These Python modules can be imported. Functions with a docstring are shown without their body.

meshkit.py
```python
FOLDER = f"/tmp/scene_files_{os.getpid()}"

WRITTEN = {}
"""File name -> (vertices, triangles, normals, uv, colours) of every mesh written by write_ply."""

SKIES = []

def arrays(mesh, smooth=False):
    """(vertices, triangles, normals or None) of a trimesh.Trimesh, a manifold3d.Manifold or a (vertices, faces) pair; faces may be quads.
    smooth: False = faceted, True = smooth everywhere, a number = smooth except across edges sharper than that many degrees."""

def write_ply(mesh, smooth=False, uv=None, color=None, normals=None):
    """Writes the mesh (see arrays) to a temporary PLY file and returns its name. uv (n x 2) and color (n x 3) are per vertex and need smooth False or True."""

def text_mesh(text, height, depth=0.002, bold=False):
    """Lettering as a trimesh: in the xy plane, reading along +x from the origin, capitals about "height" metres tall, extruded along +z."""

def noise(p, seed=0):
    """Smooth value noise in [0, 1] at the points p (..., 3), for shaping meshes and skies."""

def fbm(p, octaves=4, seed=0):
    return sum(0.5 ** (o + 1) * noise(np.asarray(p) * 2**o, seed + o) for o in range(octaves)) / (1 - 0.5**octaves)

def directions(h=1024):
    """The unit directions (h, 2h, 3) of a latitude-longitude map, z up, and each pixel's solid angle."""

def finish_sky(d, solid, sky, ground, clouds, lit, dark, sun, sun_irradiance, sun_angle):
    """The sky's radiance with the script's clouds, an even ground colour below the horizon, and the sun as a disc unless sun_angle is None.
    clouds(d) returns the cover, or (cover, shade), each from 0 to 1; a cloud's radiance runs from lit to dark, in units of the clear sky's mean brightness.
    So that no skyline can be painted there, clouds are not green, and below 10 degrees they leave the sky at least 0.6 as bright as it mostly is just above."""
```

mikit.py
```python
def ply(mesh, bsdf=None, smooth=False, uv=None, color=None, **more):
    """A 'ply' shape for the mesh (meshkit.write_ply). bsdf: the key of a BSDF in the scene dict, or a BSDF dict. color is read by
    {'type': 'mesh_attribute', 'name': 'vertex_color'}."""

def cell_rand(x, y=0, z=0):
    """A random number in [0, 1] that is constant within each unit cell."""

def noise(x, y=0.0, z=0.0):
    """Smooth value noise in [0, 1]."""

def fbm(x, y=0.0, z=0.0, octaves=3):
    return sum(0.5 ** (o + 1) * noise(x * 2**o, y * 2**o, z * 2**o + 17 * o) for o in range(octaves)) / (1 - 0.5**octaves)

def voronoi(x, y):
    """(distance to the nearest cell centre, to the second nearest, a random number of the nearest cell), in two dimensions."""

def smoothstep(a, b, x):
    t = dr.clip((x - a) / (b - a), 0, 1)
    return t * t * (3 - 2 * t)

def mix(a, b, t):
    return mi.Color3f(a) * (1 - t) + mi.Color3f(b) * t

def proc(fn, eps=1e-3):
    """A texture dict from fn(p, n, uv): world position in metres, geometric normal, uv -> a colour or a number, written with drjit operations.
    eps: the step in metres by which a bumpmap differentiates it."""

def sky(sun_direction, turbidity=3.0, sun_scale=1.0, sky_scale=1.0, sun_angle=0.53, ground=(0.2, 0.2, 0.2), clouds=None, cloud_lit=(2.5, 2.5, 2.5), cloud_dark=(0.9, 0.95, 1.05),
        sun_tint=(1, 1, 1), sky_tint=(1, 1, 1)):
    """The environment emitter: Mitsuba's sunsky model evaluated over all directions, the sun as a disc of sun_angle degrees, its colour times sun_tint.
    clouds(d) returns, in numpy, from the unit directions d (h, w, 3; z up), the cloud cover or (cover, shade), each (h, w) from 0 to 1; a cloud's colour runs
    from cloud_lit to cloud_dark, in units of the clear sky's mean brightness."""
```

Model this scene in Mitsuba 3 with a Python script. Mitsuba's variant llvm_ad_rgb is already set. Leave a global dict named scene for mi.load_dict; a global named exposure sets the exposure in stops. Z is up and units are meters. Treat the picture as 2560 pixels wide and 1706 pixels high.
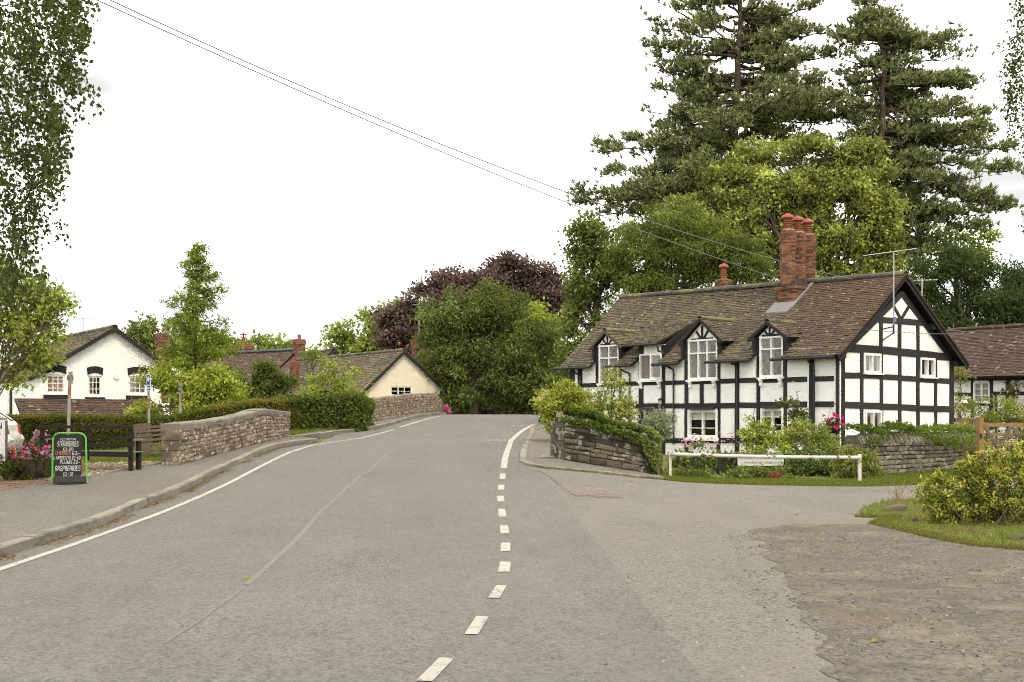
import math, numpy as np, trimesh, mitsuba as mi, drjit as dr, mikit
from mikit import proc, noise, fbm, voronoi, smoothstep, mix
import meshkit
from shapely.geometry import Polygon, LineString, Point, box as sbox, MultiPolygon
from shapely.ops import unary_union
from scipy.interpolate import PchipInterpolator

# ---------------------------------------------------------------- camera, sky, exposure
scene, labels = {}, {}
T = mi.ScalarTransform4f
F, YH, EYE = 2731.0, 1042.0, 1.55          # focal length and horizon in photograph pixels, eye height in metres
scene['camera'] = dict(type='perspective', fov=math.degrees(2 * math.atan(1280 / F)), fov_axis='x', near_clip=0.1, far_clip=6000.0,
                       principal_point_offset_y=-(YH - 853.0) / 1706.0,
                       to_world=T().look_at(origin=[0, 0, EYE], target=[0, 10, EYE], up=[0, 0, 1]))
def cloud_cover(d):
    az, el = np.arctan2(d[..., 0], d[..., 1]), np.arcsin(np.clip(d[..., 2], -1, 1))
    n = meshkit.fbm(np.stack([az * 4.0, el * 22.0, 0 * az + 3.0], -1), 4, seed=11)
    m = meshkit.fbm(np.stack([az * 2.0, el * 6.0, 0 * az + 9.0], -1), 3, seed=13)
    return np.ones_like(az), np.clip((n - 0.36) * 4.0, 0, 1) * np.clip((m - 0.36) * 5, 0, 1)
scene['sky'] = mikit.sky((0.28, -0.75, 1.05), turbidity=3, sun_scale=0.17, sun_angle=20, clouds=cloud_cover, cloud_lit=(2.52, 2.5, 2.38), cloud_dark=(1.03, 1.03, 1.015),
                         sun_tint=(1.0, 0.97, 0.92), ground=(0.12, 0.12, 0.1))
exposure = 3.28

# ---------------------------------------------------------------- helpers
def rng(seed): return np.random.default_rng(seed)
def at(px, py, Y): return np.array([(px - 1280) / F * Y, Y, EYE - (py - YH) / F * Y])
def uniq(key):
    if key not in scene and key not in labels: return key
    n = 1
    while f'{key}_{n:03d}' in scene or f'{key}_{n:03d}' in labels: n += 1
    return f'{key}_{n:03d}'
def tag(key, label=None, cat=None, group=None, kind=None):
    d = labels.setdefault(key, {})
    for a, b in (('label', label), ('category', cat), ('group', group), ('kind', kind)):
        if b: d[a] = b
    return key
def thing(name, label, cat, group=None, kind=None): return tag(uniq(name), label, cat, group, kind)
class MB:
    """Collects faces with one colour or seed per vertex."""
    def __init__(s): s.v, s.f, s.c, s.n = [], [], [], 0
    def add(s, v, f, c=None):
        v, f = np.asarray(v, float), np.asarray(f, int)
        if f.shape[1] == 4: f = np.vstack([f[:, [0, 1, 2]], f[:, [0, 2, 3]]])
        s.v.append(v); s.f.append(f + s.n); s.n += len(v)
        if c is not None: s.c.append(np.broadcast_to(np.asarray(c, float), (len(v), len(np.atleast_2d(c)[0]))))
        return s
    def hexa(s, p, c=None):      # 8 points: bottom ring, top ring
        return s.add(p, [[0, 3, 2, 1], [4, 5, 6, 7], [0, 1, 5, 4], [1, 2, 6, 5], [2, 3, 7, 6], [3, 0, 4, 7]], c)
    def box(s, lo, hi, c=None, M=None):
        x0, y0, z0 = lo; x1, y1, z1 = hi
        p = np.array([[x0, y0, z0], [x1, y0, z0], [x1, y1, z0], [x0, y1, z0], [x0, y0, z1], [x1, y0, z1], [x1, y1, z1], [x0, y1, z1]], float)
        return s.hexa(p if M is None else p @ np.asarray(M)[:3, :3].T + np.asarray(M)[:3, 3], c)
    def bar(s, a, b, w, h, c=None, up=(0, 0, 1)):     # a beam between two points, w across, h along up
        a, b = np.asarray(a, float), np.asarray(b, float); t = (b - a) / np.linalg.norm(b - a)
        x = np.cross(t, up); x /= np.linalg.norm(x); y = np.cross(x, t)
        q = [a - x * w / 2 - y * h / 2, a + x * w / 2 - y * h / 2, a + x * w / 2 + y * h / 2, a - x * w / 2 + y * h / 2]
        return s.hexa(np.array(q + [k + b - a for k in q]), c)
    def tube(s, pts, rad, sides=6, c=None, cap=True):
        p = np.asarray(pts, float); r = np.broadcast_to(rad, (len(p),))
        t = np.gradient(p, axis=0); t /= np.linalg.norm(t, axis=1, keepdims=True) + 1e-12
        a = np.cross(t, np.where(np.abs(t[:, 2:]) < 0.9, [0, 0, 1.0], [1.0, 0, 0])); a /= np.linalg.norm(a, axis=1, keepdims=True) + 1e-12
        b, g = np.cross(t, a), np.arange(sides) * 2 * np.pi / sides
        v = (p[:, None] + r[:, None, None] * (np.cos(g)[None, :, None] * a[:, None] + np.sin(g)[None, :, None] * b[:, None])).reshape(-1, 3)
        i, j = np.meshgrid(np.arange(len(p) - 1), np.arange(sides), indexing='ij')
        q = np.stack([i * sides + j, i * sides + (j + 1) % sides, (i + 1) * sides + (j + 1) % sides, (i + 1) * sides + j], -1).reshape(-1, 4)
        f = np.vstack([q[:, [0, 1, 2]], q[:, [0, 2, 3]]])
        if cap:
            k = np.arange(1, sides - 1); e = (len(p) - 1) * sides
            f = np.vstack([f, np.stack([k * 0, k + 1, k], 1), np.stack([k * 0 + e, k + e, k + 1 + e], 1)])
        return s.add(v, f, c)
    def lathe(s, prof, centre, c=None, sides=16):     # prof: rows (radius, z)
        g = np.arange(sides) * 2 * np.pi / sides; n = len(prof)
        v = np.array([[r * math.cos(t), r * math.sin(t), z] for r, z in prof for t in g]) + centre
        q = [[i * sides + j, i * sides + (j + 1) % sides, (i + 1) * sides + (j + 1) % sides, (i + 1) * sides + j] for i in range(n - 1) for j in range(sides)]
        return s.add(v, q, c)
    def mesh(s): return np.vstack(s.v), np.vstack(s.f)
    def col(s): return np.vstack(s.c) if s.c else None
    def put(s, key, bsdf, smooth=False, uv=False, **lab):
        v, f = s.mesh(); key = uniq(key) if key in scene else key; c = s.col()
        kw = {} if c is None else (dict(uv=c[:, :2]) if c.shape[1] == 2 else dict(color=c))
        scene[key] = mikit.ply((v, f), bsdf, smooth=smooth, **kw)
        if lab: tag(key, **lab)
        return key
def put(key, v, f, bsdf, c=None, smooth=False, **lab): return MB().add(v, f, c).put(key, bsdf, smooth, **lab)

# ---------------------------------------------------------------- materials
def ref(k): return {'type': 'ref', 'id': k}
def two(b): return {'type': 'twosided', 'bsdf': b}
VC = {'type': 'mesh_attribute', 'name': 'vertex_color'}
def rgb(*c): return {'type': 'rgb', 'value': list(c)}
def mat(key, base, rough=0.8, spec=0.3, bump=None, scale=1.0, alb=0.78, **k):
    if base.get('type') == 'proc': base = proc(lambda p, n, uv, f0=mikit._FUNCTIONS[base['fn']]: f0(p, n, uv) * alb)
    b = {'type': 'principled', 'base_color': base, 'roughness': rough, 'specular': spec, **k}
    if bump is not None: b = {'type': 'bumpmap', 'arbitrary': bump, 'scale': scale, 'bsdf': b}
    scene[key] = two(b); return key
scene['m_vc'] = two({'type': 'diffuse', 'reflectance': VC})
mat('m_paint', VC, 0.45, 0.4)
mat('m_timber', VC, 0.7, 0.25, proc(lambda p, n, uv: fbm(p.x * 30, p.y * 30, p.z * 30, 3), 2e-3), 0.006)
scene['m_leaf'] = {'type': 'principledthin', 'base_color': VC, 'roughness': 0.55, 'eta': 1.4, 'diff_trans': 0.95}
mat('m_needle', VC, 0.6, 0.3)
mat('m_bark', proc(lambda p, n, uv: mix((0.05, 0.04, 0.03), (0.14, 0.115, 0.09), fbm(p.x * 9, p.y * 9, p.z * 3, 3))), 0.9, 0.1)
def asphalt(lo, hi, dirt, k):
    def fn(p, n, uv):
        g = noise(p.x * 95, p.y * 95); g2 = noise(p.x * 42 + 7, p.y * 42); m = fbm(p.x * 0.9, p.y * 0.45, 0, 4); s = noise(p.x * 4.1, p.y * 2.3, 5.0)
        c = mix(lo, hi, dr.clip(0.62 * (g - 0.5) + 0.46 * (g2 - 0.5) + 0.22 * (m - 0.5) + 0.10 * (s - 0.5) + 0.48 + 0.14 * (noise(p.x * 19, p.y * 13) - 0.5), 0, 1))
        return mix(c, dirt, k * smoothstep(0.5, 0.72, fbm(p.x * 0.55 + 11, p.y * 0.3, 2.0, 4)))
    return fn
mat('m_road', proc(asphalt((0.076, 0.072, 0.066), (0.218, 0.208, 0.190), (0.165, 0.155, 0.139), 0.3)), 0.85, 0.35, proc(lambda p, n, uv: noise(p.x * 80, p.y * 80), 3e-3), 0.004)
mat('m_side_road', proc(asphalt((0.086, 0.080, 0.070), (0.252, 0.236, 0.206), (0.195, 0.178, 0.148), 0.3)), 0.85, 0.35, proc(lambda p, n, uv: noise(p.x * 70, p.y * 70), 3e-3), 0.005)
mat('m_pavement', proc(asphalt((0.075, 0.07, 0.062), (0.235, 0.22, 0.195), (0.15, 0.135, 0.11), 0.6)), 0.9, 0.25, proc(lambda p, n, uv: noise(p.x * 60, p.y * 60), 3e-3), 0.006)
def lot(p, n, uv):
    g, g2 = noise(p.x * 70, p.y * 70), noise(p.x * 31, p.y * 31); w = fbm(p.x * 2.3, p.y * 2.3, 3.0, 5); d, d2, r = voronoi(p.x * 26, p.y * 26)
    c = mix((0.070, 0.064, 0.056), (0.240, 0.220, 0.184), dr.clip(0.5 * g + 0.3 * g2 + 0.35 * (r - 0.4), 0, 1))
    c = mix(c, (0.250, 0.222, 0.175), 0.55 * smoothstep(0.56, 0.70, fbm(p.x * 1.7 + 5, p.y * 2.6, 1.0, 5)) * (0.5 + 0.5 * g2))
    c = mix(c, (0.155, 0.124, 0.088), 0.45 * smoothstep(0.52, 0.7, w))
    return mix(c, (0.075, 0.068, 0.06), 0.5 * smoothstep(0.58, 0.70, fbm(p.x * 2.6, p.y * 3.4 + 9, 4.0, 5)) * (0.4 + 0.6 * g))
mat('m_lot', proc(lot), 0.95, 0.15, proc(lambda p, n, uv: 0.6 * fbm(p.x * 22, p.y * 22, 0, 3) + 0.4 * noise(p.x * 75, p.y * 75), 3e-3), 0.02)
mat('m_soil', proc(lambda p, n, uv: mix(mix((0.075, 0.095, 0.02), (0.12, 0.145, 0.03), noise(p.x * 9, p.y * 9)), (0.12, 0.09, 0.05), smoothstep(0.5, 0.75, fbm(p.x * 1.3, p.y * 1.3, 0, 4)))), 0.95, 0.1)
mat('m_gravel', proc(lambda p, n, uv: mix((0.12, 0.095, 0.065), (0.34, 0.28, 0.20), noise(p.x * 60, p.y * 60))), 0.95, 0.1)
mat('m_marking', proc(lambda p, n, uv: mix((0.42, 0.405, 0.36), (0.19, 0.183, 0.168), 0.85 * smoothstep(0.54, 0.72, 0.55 * fbm(p.x * 10, p.y * 10, 0, 4) + 0.45 * noise(p.x * 70, p.y * 70)))), 0.7, 0.3)
mat('m_seam', proc(lambda p, n, uv: mix((0.155, 0.151, 0.142), (0.215, 0.208, 0.194), fbm(p.x * 26, p.y * 18, 0, 3))), 0.85, 0.3)
def plaster(c0, c1):
    return proc(lambda p, n, uv: mix(c0, c1, 0.55 * smoothstep(0.5, 0.8, fbm(p.x * 1.7, p.y * 1.7, p.z * 1.2, 4)) + 0.25 * noise(p.x * 18, p.y * 18, p.z * 18)))
def rough_wall(p, n, uv):       # painted brickwork and brushed limewash
    a = p.z / 0.078; e = dr.abs(a - dr.floor(a) - 0.5)
    return smoothstep(0.5, 0.36, e) * 0.5 + 0.5 * fbm(p.x * 9, p.y * 9, p.z * 12, 3)
mat('m_plaster', plaster((0.88, 0.875, 0.86), (0.81, 0.80, 0.77)), 0.85, 0.2, proc(rough_wall, 4e-3), 0.007, alb=0.97)
mat('m_cream', plaster((0.78, 0.72, 0.58), (0.70, 0.64, 0.50)), 0.9, 0.15, proc(lambda p, n, uv: fbm(p.x * 14, p.y * 14, p.z * 14, 3), 4e-3), 0.02, alb=0.97)
def stone_fn(p, n, uv):
    s = uv.x
    c = mix((0.26, 0.205, 0.145), (0.47, 0.395, 0.30), s)
    c = mix(c, (0.25, 0.18, 0.13), smoothstep(0.75, 0.85, uv.x))
    c *= mix((0.65, 0.65, 0.65), (1.15, 1.15, 1.15), fbm(p.x * 14, p.y * 14, p.z * 14, 4))
    dark = smoothstep(0.45, 0.7, fbm(p.x * 3.2, p.y * 3.2, p.z * 4.0, 4) + 0.25 * (uv.y - 0.5))
    c = mix(c, (0.09, 0.078, 0.062), 0.7 * dark)
    lich = smoothstep(0.60, 0.68, fbm(p.x * 11 + 3, p.y * 11, p.z * 11, 3))
    return mix(c, (0.56, 0.53, 0.44), lich * 0.85)
mat('m_stone', proc(stone_fn), 0.92, 0.12, proc(lambda p, n, uv: fbm(p.x * 28, p.y * 28, p.z * 28, 3), 3e-3), 0.02)
def old_stone_fn(p, n, uv):    # dark weathered wall with pale lichen discs
    c = mix((0.085, 0.073, 0.056), (0.19, 0.16, 0.122), uv.x) * mix((0.7, 0.7, 0.7), (1.3, 1.3, 1.3), fbm(p.x * 16, p.y * 16, p.z * 16, 4))
    c = mix(c, (0.20, 0.165, 0.12), smoothstep(0.6, 0.9, uv.x) * 0.7)
    l = fbm(p.x * 6.5 + 1, p.y * 6.5, p.z * 6.5, 4) + 0.22 * (uv.y - 0.5)
    c = mix(c, (0.40, 0.385, 0.32), 0.9 * smoothstep(0.60, 0.66, l))
    o = noise(p.x * 7 + 31, p.y * 7, p.z * 7)
    return mix(c, (0.33, 0.17, 0.04), 0.8 * smoothstep(0.86, 0.92, o))
mat('m_old_stone', proc(old_stone_fn), 0.95, 0.1, proc(lambda p, n, uv: fbm(p.x * 24, p.y * 24, p.z * 24, 3), 3e-3), 0.025)
mat('m_grey_stone', proc(lambda p, n, uv: mix(mix((0.13, 0.117, 0.092), (0.28, 0.248, 0.195), uv.x) * mix((.6, .6, .6), (1.2, 1.2, 1.2), fbm(p.x * 13, p.y * 13, p.z * 13, 4)), (0.36, 0.34, 0.28), 0.7 * smoothstep(0.6, 0.68, fbm(p.x * 7, p.y * 7, p.z * 7, 3) + .15 * (uv.y - .5)))), 0.93, 0.1, proc(lambda p, n, uv: fbm(p.x * 24, p.y * 24, p.z * 24, 3), 3e-3), 0.025)
mat('m_paver', proc(lambda p, n, uv: mix((0.20, 0.125, 0.095), (0.30, 0.20, 0.15), uv.x) * mix((.75, .75, .75), (1.15, 1.15, 1.15), noise(p.x * 25, p.y * 25))), 0.9, 0.15)
mat('m_ridge', proc(lambda p, n, uv: mix(mix((0.10, 0.095, 0.085), (0.19, 0.18, 0.155), uv.x), (0.23, 0.22, 0.10), 0.8 * smoothstep(0.45, 0.6, fbm(p.x * 4, p.y * 4, p.z * 4, 3) + 0.4 * (uv.y - 0.6)))), 0.9, 0.15)
mat('m_joint', proc(lambda p, n, uv: mix((0.055, 0.052, 0.048), (0.15, 0.14, 0.125), noise(p.x * 30, p.y * 30))), 0.9, 0.15)
mat('m_slate', proc(lambda p, n, uv: mix((0.06, 0.07, 0.085), (0.16, 0.175, 0.20), uv.x)), 0.6, 0.4)
mat('m_mortar', proc(lambda p, n, uv: mix((0.20, 0.15, 0.105), (0.38, 0.285, 0.20), fbm(p.x * 12, p.y * 12, p.z * 12, 3))), 0.95, 0.1)
mat('m_dark_mortar', proc(lambda p, n, uv: mix((0.035, 0.03, 0.024), (0.075, 0.062, 0.048), fbm(p.x * 12, p.y * 12, p.z * 12, 3))), 0.95, 0.1)
def tile_fn(p, n, uv):
    warm = smoothstep(8.0, 11.5, p.x)                # the right hand half of the roof is newer, redder tile
    c = mix(mix((0.098, 0.082, 0.063), (0.134, 0.111, 0.084), uv.x), mix((0.100, 0.071, 0.054), (0.140, 0.096, 0.072), uv.x), warm)
    c = mix(c, (0.19, 0.105, 0.066), 0.55 * smoothstep(0.93, 1.0, uv.x))
    c *= mix((0.85, 0.85, 0.85), (1.13, 1.13, 1.13), noise(p.x * 23, p.y * 23, p.z * 23))
    moss = smoothstep(0.50, 0.70, fbm(p.x * 0.75 + 2, p.y * 0.75, p.z * 1.3, 4) + 0.70 * (uv.y - 0.66) - 0.10 * warm)
    c = mix(c, (0.225, 0.21, 0.095), 0.6 * moss * (0.45 + 0.55 * noise(p.x * 16, p.y * 16, p.z * 16)))
    return mix(c, (0.40, 0.36, 0.30), smoothstep(0.85, 0.91, noise(p.x * 8.5 + 4, p.y * 8.5, p.z * 10)))
mat('m_tile', proc(tile_fn), 0.9, 0.15)
def clean_tile_fn(p, n, uv):
    c = mix((0.090, 0.067, 0.054), (0.140, 0.098, 0.076), uv.x) * mix((0.75, 0.75, 0.75), (1.2, 1.2, 1.2), noise(p.x * 14, p.y * 14, p.z * 14))
    return mix(c, (0.36, 0.31, 0.25), 0.8 * smoothstep(0.76, 0.84, noise(p.x * 5.5 + 4, p.y * 5.5, p.z * 7) * 0.75 + 0.25 * uv.y))
mat('m_clean_tile', proc(clean_tile_fn), 0.9, 0.15)
def brick_fn(p, n, uv):
    c = mix((0.20, 0.093, 0.060), (0.34, 0.152, 0.096), uv.x) * mix((0.8, 0.8, 0.8), (1.15, 1.15, 1.15), noise(p.x * 30, p.y * 30, p.z * 30))
    return mix(c, (0.07, 0.045, 0.035), 0.85 * smoothstep(0.62, 0.85, uv.y * 0.7 + 0.45 * fbm(p.x * 3, p.y * 3, p.z * 3, 3)))
mat('m_brick', proc(brick_fn), 0.9, 0.15)
scene['m_glass'] = {'type': 'thindielectric', 'int_ior': 1.5}
mat('m_metal', VC, 0.4, 0.5, metallic=0.6)
mat('m_car', VC, 0.25, 0.5, clearcoat=0.8, clearcoat_gloss=0.9)
mat('m_rusty_paint', proc(lambda p, n, uv: mix((0.74, 0.72, 0.66), (0.19, 0.10, 0.06), smoothstep(0.58, 0.70, fbm(p.x * 9, p.y * 9, p.z * 9, 4)))), 0.6, 0.3)
mat('m_wood', proc(lambda p, n, uv: mix((0.23, 0.135, 0.055), (0.40, 0.26, 0.12), fbm(p.x * 6, p.y * 6, p.z * 6, 3))), 0.8, 0.2)
mat('m_dark_wood', proc(lambda p, n, uv: mix((0.05, 0.04, 0.028), (0.12, 0.095, 0.065), fbm(p.x * 12, p.y * 12, p.z * 30, 3))), 0.9, 0.15)
mat('m_old_wood', proc(lambda p, n, uv: mix((0.10, 0.075, 0.055), (0.26, 0.21, 0.165), fbm(p.x * 12, p.y * 12, p.z * 30, 3))), 0.9, 0.15)

# ---------------------------------------------------------------- ground
_zr = PchipInterpolator([-60, 8, 13, 16, 20, 23.5, 27, 33, 39, 45, 50, 55, 60, 66, 75, 100, 400, 5000], [0, 0, 0, .05, .2, .42, .66, .95, 1.2, 1.43, 1.58, 1.66, 1.6, 1.35, 1.0, .8, .8, .8])
def S(t): t = np.clip(t, 0, 1); return t * t * (3 - 2 * t)
def zg(x, y):
    x, y = np.asarray(x, float), np.asarray(y, float); z = _zr(y)
    right = 0.80 * S((x - 0.9) / 3.4) * (1 - S((y - 46) / 16))
    left = 0.55 * S((-x - 7.6) / 5.0) * (1 - S((y - 60) / 20))
    return z * (1 - right) * (1 - left)
def gp(px, py, dz=0.0):       # where the view ray of a pixel meets the ground raised by dz
    ys = np.linspace(4, 120, 6000); h = EYE - (py - YH) / F * ys - zg((px - 1280) / F * ys, ys) - dz
    k = np.nonzero(h <= 0)[0]
    y = ys[k[0]] if len(k) else 56.0
    return np.array([(px - 1280) / F * y, y])
def g3(px, py, dz=0.0): x, y = gp(px, py, dz); return np.array([x, y, zg(x, y) + dz])
def line(*q): return [gp(*k) for k in q]
def drape(key, poly, bsdf, dz=0.0, size=0.6, **lab):
    from scipy.spatial import Delaunay
    import shapely
    mb = MB()
    for g in getattr(poly, 'geoms', [poly]):
        if g.is_empty or g.area < 1e-4: continue
        w = min(size, max(0.08, 1.5 * g.area / g.length)); h = g.simplify(0.004).segmentize(min(size, 0.5 * size + 0.5 * w)); x0, y0, x1, y1 = h.bounds
        ring = np.vstack([np.array(r.coords)[:-1] for r in [h.exterior, *h.interiors]])
        X, Y = np.meshgrid(np.arange(x0, x1, size), np.arange(y0, y1, size)); q = np.column_stack([X.ravel(), Y.ravel()]) + rng(1).uniform(-.05, .05, (X.size, 2)) * size
        q = q[shapely.contains_xy(h.buffer(-size * 0.35), q[:, 0], q[:, 1])] if len(q) else q
        p = np.vstack([ring, q]); t = Delaunay(p).simplices; c = p[t].mean(1); t = t[shapely.contains_xy(h, c[:, 0], c[:, 1])]
        mb.add(np.column_stack([p, zg(p[:, 0], p[:, 1]) + dz]), t)
    return mb.put(key, bsdf, smooth=False, **lab)
def ribbon(pts, w, step=0.3):   # polygon of a line of width w
    return LineString(pts).buffer(w / 2, cap_style='flat', join_style='round')
# ---------------------------------------------------------------- roads, pavements, verges
kerb_l = line((0, 1396), (140, 1350), (245, 1317), (361, 1266), (457, 1231), (535, 1187), (597, 1161), (688, 1121), (740, 1113), (795, 1106))
kerb_l = [np.array([-5.2, -12.0]), np.array([-5.5, 6.0])] + kerb_l
kerb_l2 = line((728, 1101), (780, 1096), (850, 1086), (900, 1079), (940, 1074), (975, 1065.5), (1015, 1053), (1048, 1044)) + [np.array([-3.45, 52.0]), np.array([-3.3, 58.0])]
kerb_r = line((1664, 1201), (1601, 1196), (1518, 1187), (1435, 1179), (1369, 1173), (1319, 1165), (1298, 1155), (1301, 1128), (1319, 1093), (1327, 1068)) + [np.array([1.15, 44.0]), np.array([1.6, 52.0]), np.array([2.0, 58.0])]
seam = line((1763, 1706), (1700, 1624), (1628, 1534), (1560, 1444), (1500, 1365), (1440, 1292), (1400, 1236), (1348, 1178))
seam = [np.array([2.2, -12.0]), np.array([1.75, 3.0])] + seam
main_poly = Polygon(kerb_l + [kerb_l2[2]] + kerb_l2[3:] + [np.array([-6, 70]), np.array([7, 70])] + kerb_r[::-1][:8] + seam[::-1]).buffer(0)
verge_edge = line((1664, 1201), (1740, 1207), (1815, 1210.5), (1900, 1213), (1980, 1214.5), (2157, 1216.5), (2232, 1214.5), (2306, 1212))
mound = line((2330, 1232), (2291, 1249), (2217, 1256), (2172, 1269), (2152, 1284), (2160, 1293), (2235, 1294), (2195, 1311), (2276, 1330), (2366, 1350), (2455, 1366), (2575, 1376))
lot_edge = line((2158, 1311), (2007, 1311), (1894, 1321), (1865, 1327), (1907, 1366), (1945, 1421), (1981, 1460), (2000, 1515), (2032, 1541), (2052, 1589), (2058, 1638), (2123, 1706))
lot_poly = Polygon(lot_edge + [np.array([3.0, 3.0]), np.array([4.5, -12]), np.array([30, -12]), np.array([30, 12])] + mound[::-1][:4]).buffer(0)
def rough_edge(poly, amp, sd):      # a broken, crumbling outline
    q = np.array(poly.segmentize(.12).exterior.coords)[:-1]; n_ = meshkit.fbm(np.column_stack([q * 2.6, q[:, 0] * 0]), 4, sd) - .5; m_ = meshkit.fbm(np.column_stack([q * 2.6 + 50, q[:, 0] * 0]), 4, sd) - .5
    return Polygon(q + np.column_stack([n_, m_]) * amp).buffer(0)
lot_poly = rough_edge(lot_poly, .34, 4)
mound_poly = Polygon(mound + [np.array([16, 11.5]), np.array([16, 17.5])]).buffer(0)
side_poly = Polygon(seam + kerb_r[:6][::-1] + verge_edge[1:] + [np.array([14, 26.5]), np.array([30, 27]), np.array([30, -12])]).buffer(0)
side_poly = side_poly.difference(unary_union([main_poly, lot_poly, mound_poly])).buffer(0)
wall_r_base = line((1392, 1146), (1450, 1156), (1548, 1171), (1664, 1189))
pave_r = Polygon(kerb_r[:10] + [kerb_r[10], np.array([1.75, 44])] + line((1366, 1076), (1384, 1100)) + wall_r_base).buffer(0)
back_l = line((0, 1242), (77, 1229), (191, 1216), (216, 1208), (325, 1184), (434, 1166), (449, 1164))
wall_l_base = line((447, 1164), (520, 1143), (600, 1121), (680, 1102), (724, 1092))
pave_l = Polygon(kerb_l + kerb_l2[:1] + wall_l_base[::-1] + back_l[::-1] + [np.array([-9.0, 6]), np.array([-9.0, -12])]).buffer(0).difference(main_poly)
para_base = line((858, 1069), (900, 1060), (973, 1047), (1020, 1040)) + [np.array([-4.55, 52]), np.array([-4.4, 58])]
pave_l2 = Polygon(kerb_l2 + para_base[::-1] + line((735, 1098))).buffer(0).difference(unary_union([main_poly, pave_l]))
brick_poly = Polygon(line((0, 1242), (77, 1229), (191, 1216), (214, 1209), (136, 1213), (0, 1206)) + [np.array([-14, 22.5]), np.array([-12, 16])]).buffer(0)
bed_poly = Polygon(line((0, 1206), (136, 1213), (214, 1209), (325, 1185), (434, 1167), (429, 1164), (315, 1167), (216, 1169), (100, 1180), (0, 1183)) + [np.array([-16, 24.5]), np.array([-15, 22.2])]).buffer(0)
pave_l, brick_poly = pave_l.difference(brick_poly), brick_poly
n = 160
gx, gy = np.meshgrid(np.concatenate([-np.geomspace(3000, 40, 14), np.linspace(-36, 36, n), np.geomspace(40, 3000, 14)]), np.concatenate([[-3000, -600, -120, -40], np.linspace(-20, 90, 170), np.geomspace(95, 5000, 16)]))
gv = np.column_stack([gx.ravel(), gy.ravel(), zg(gx.ravel(), gy.ravel()) - 0.06])
w_, h_ = gx.shape[1], gx.shape[0]
i_, j_ = np.meshgrid(np.arange(h_ - 1), np.arange(w_ - 1), indexing='ij'); k_ = (i_ * w_ + j_).ravel()
put('ground', gv, np.stack([k_, k_ + 1, k_ + w_ + 1, k_ + w_], 1), 'm_soil', smooth=True, kind='structure', label='grassy earth under and beyond the roads and gardens')
drape('road', main_poly, 'm_road', 0, 0.5, kind='structure', label='grey asphalt main road climbing to the bridge crest')
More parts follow.
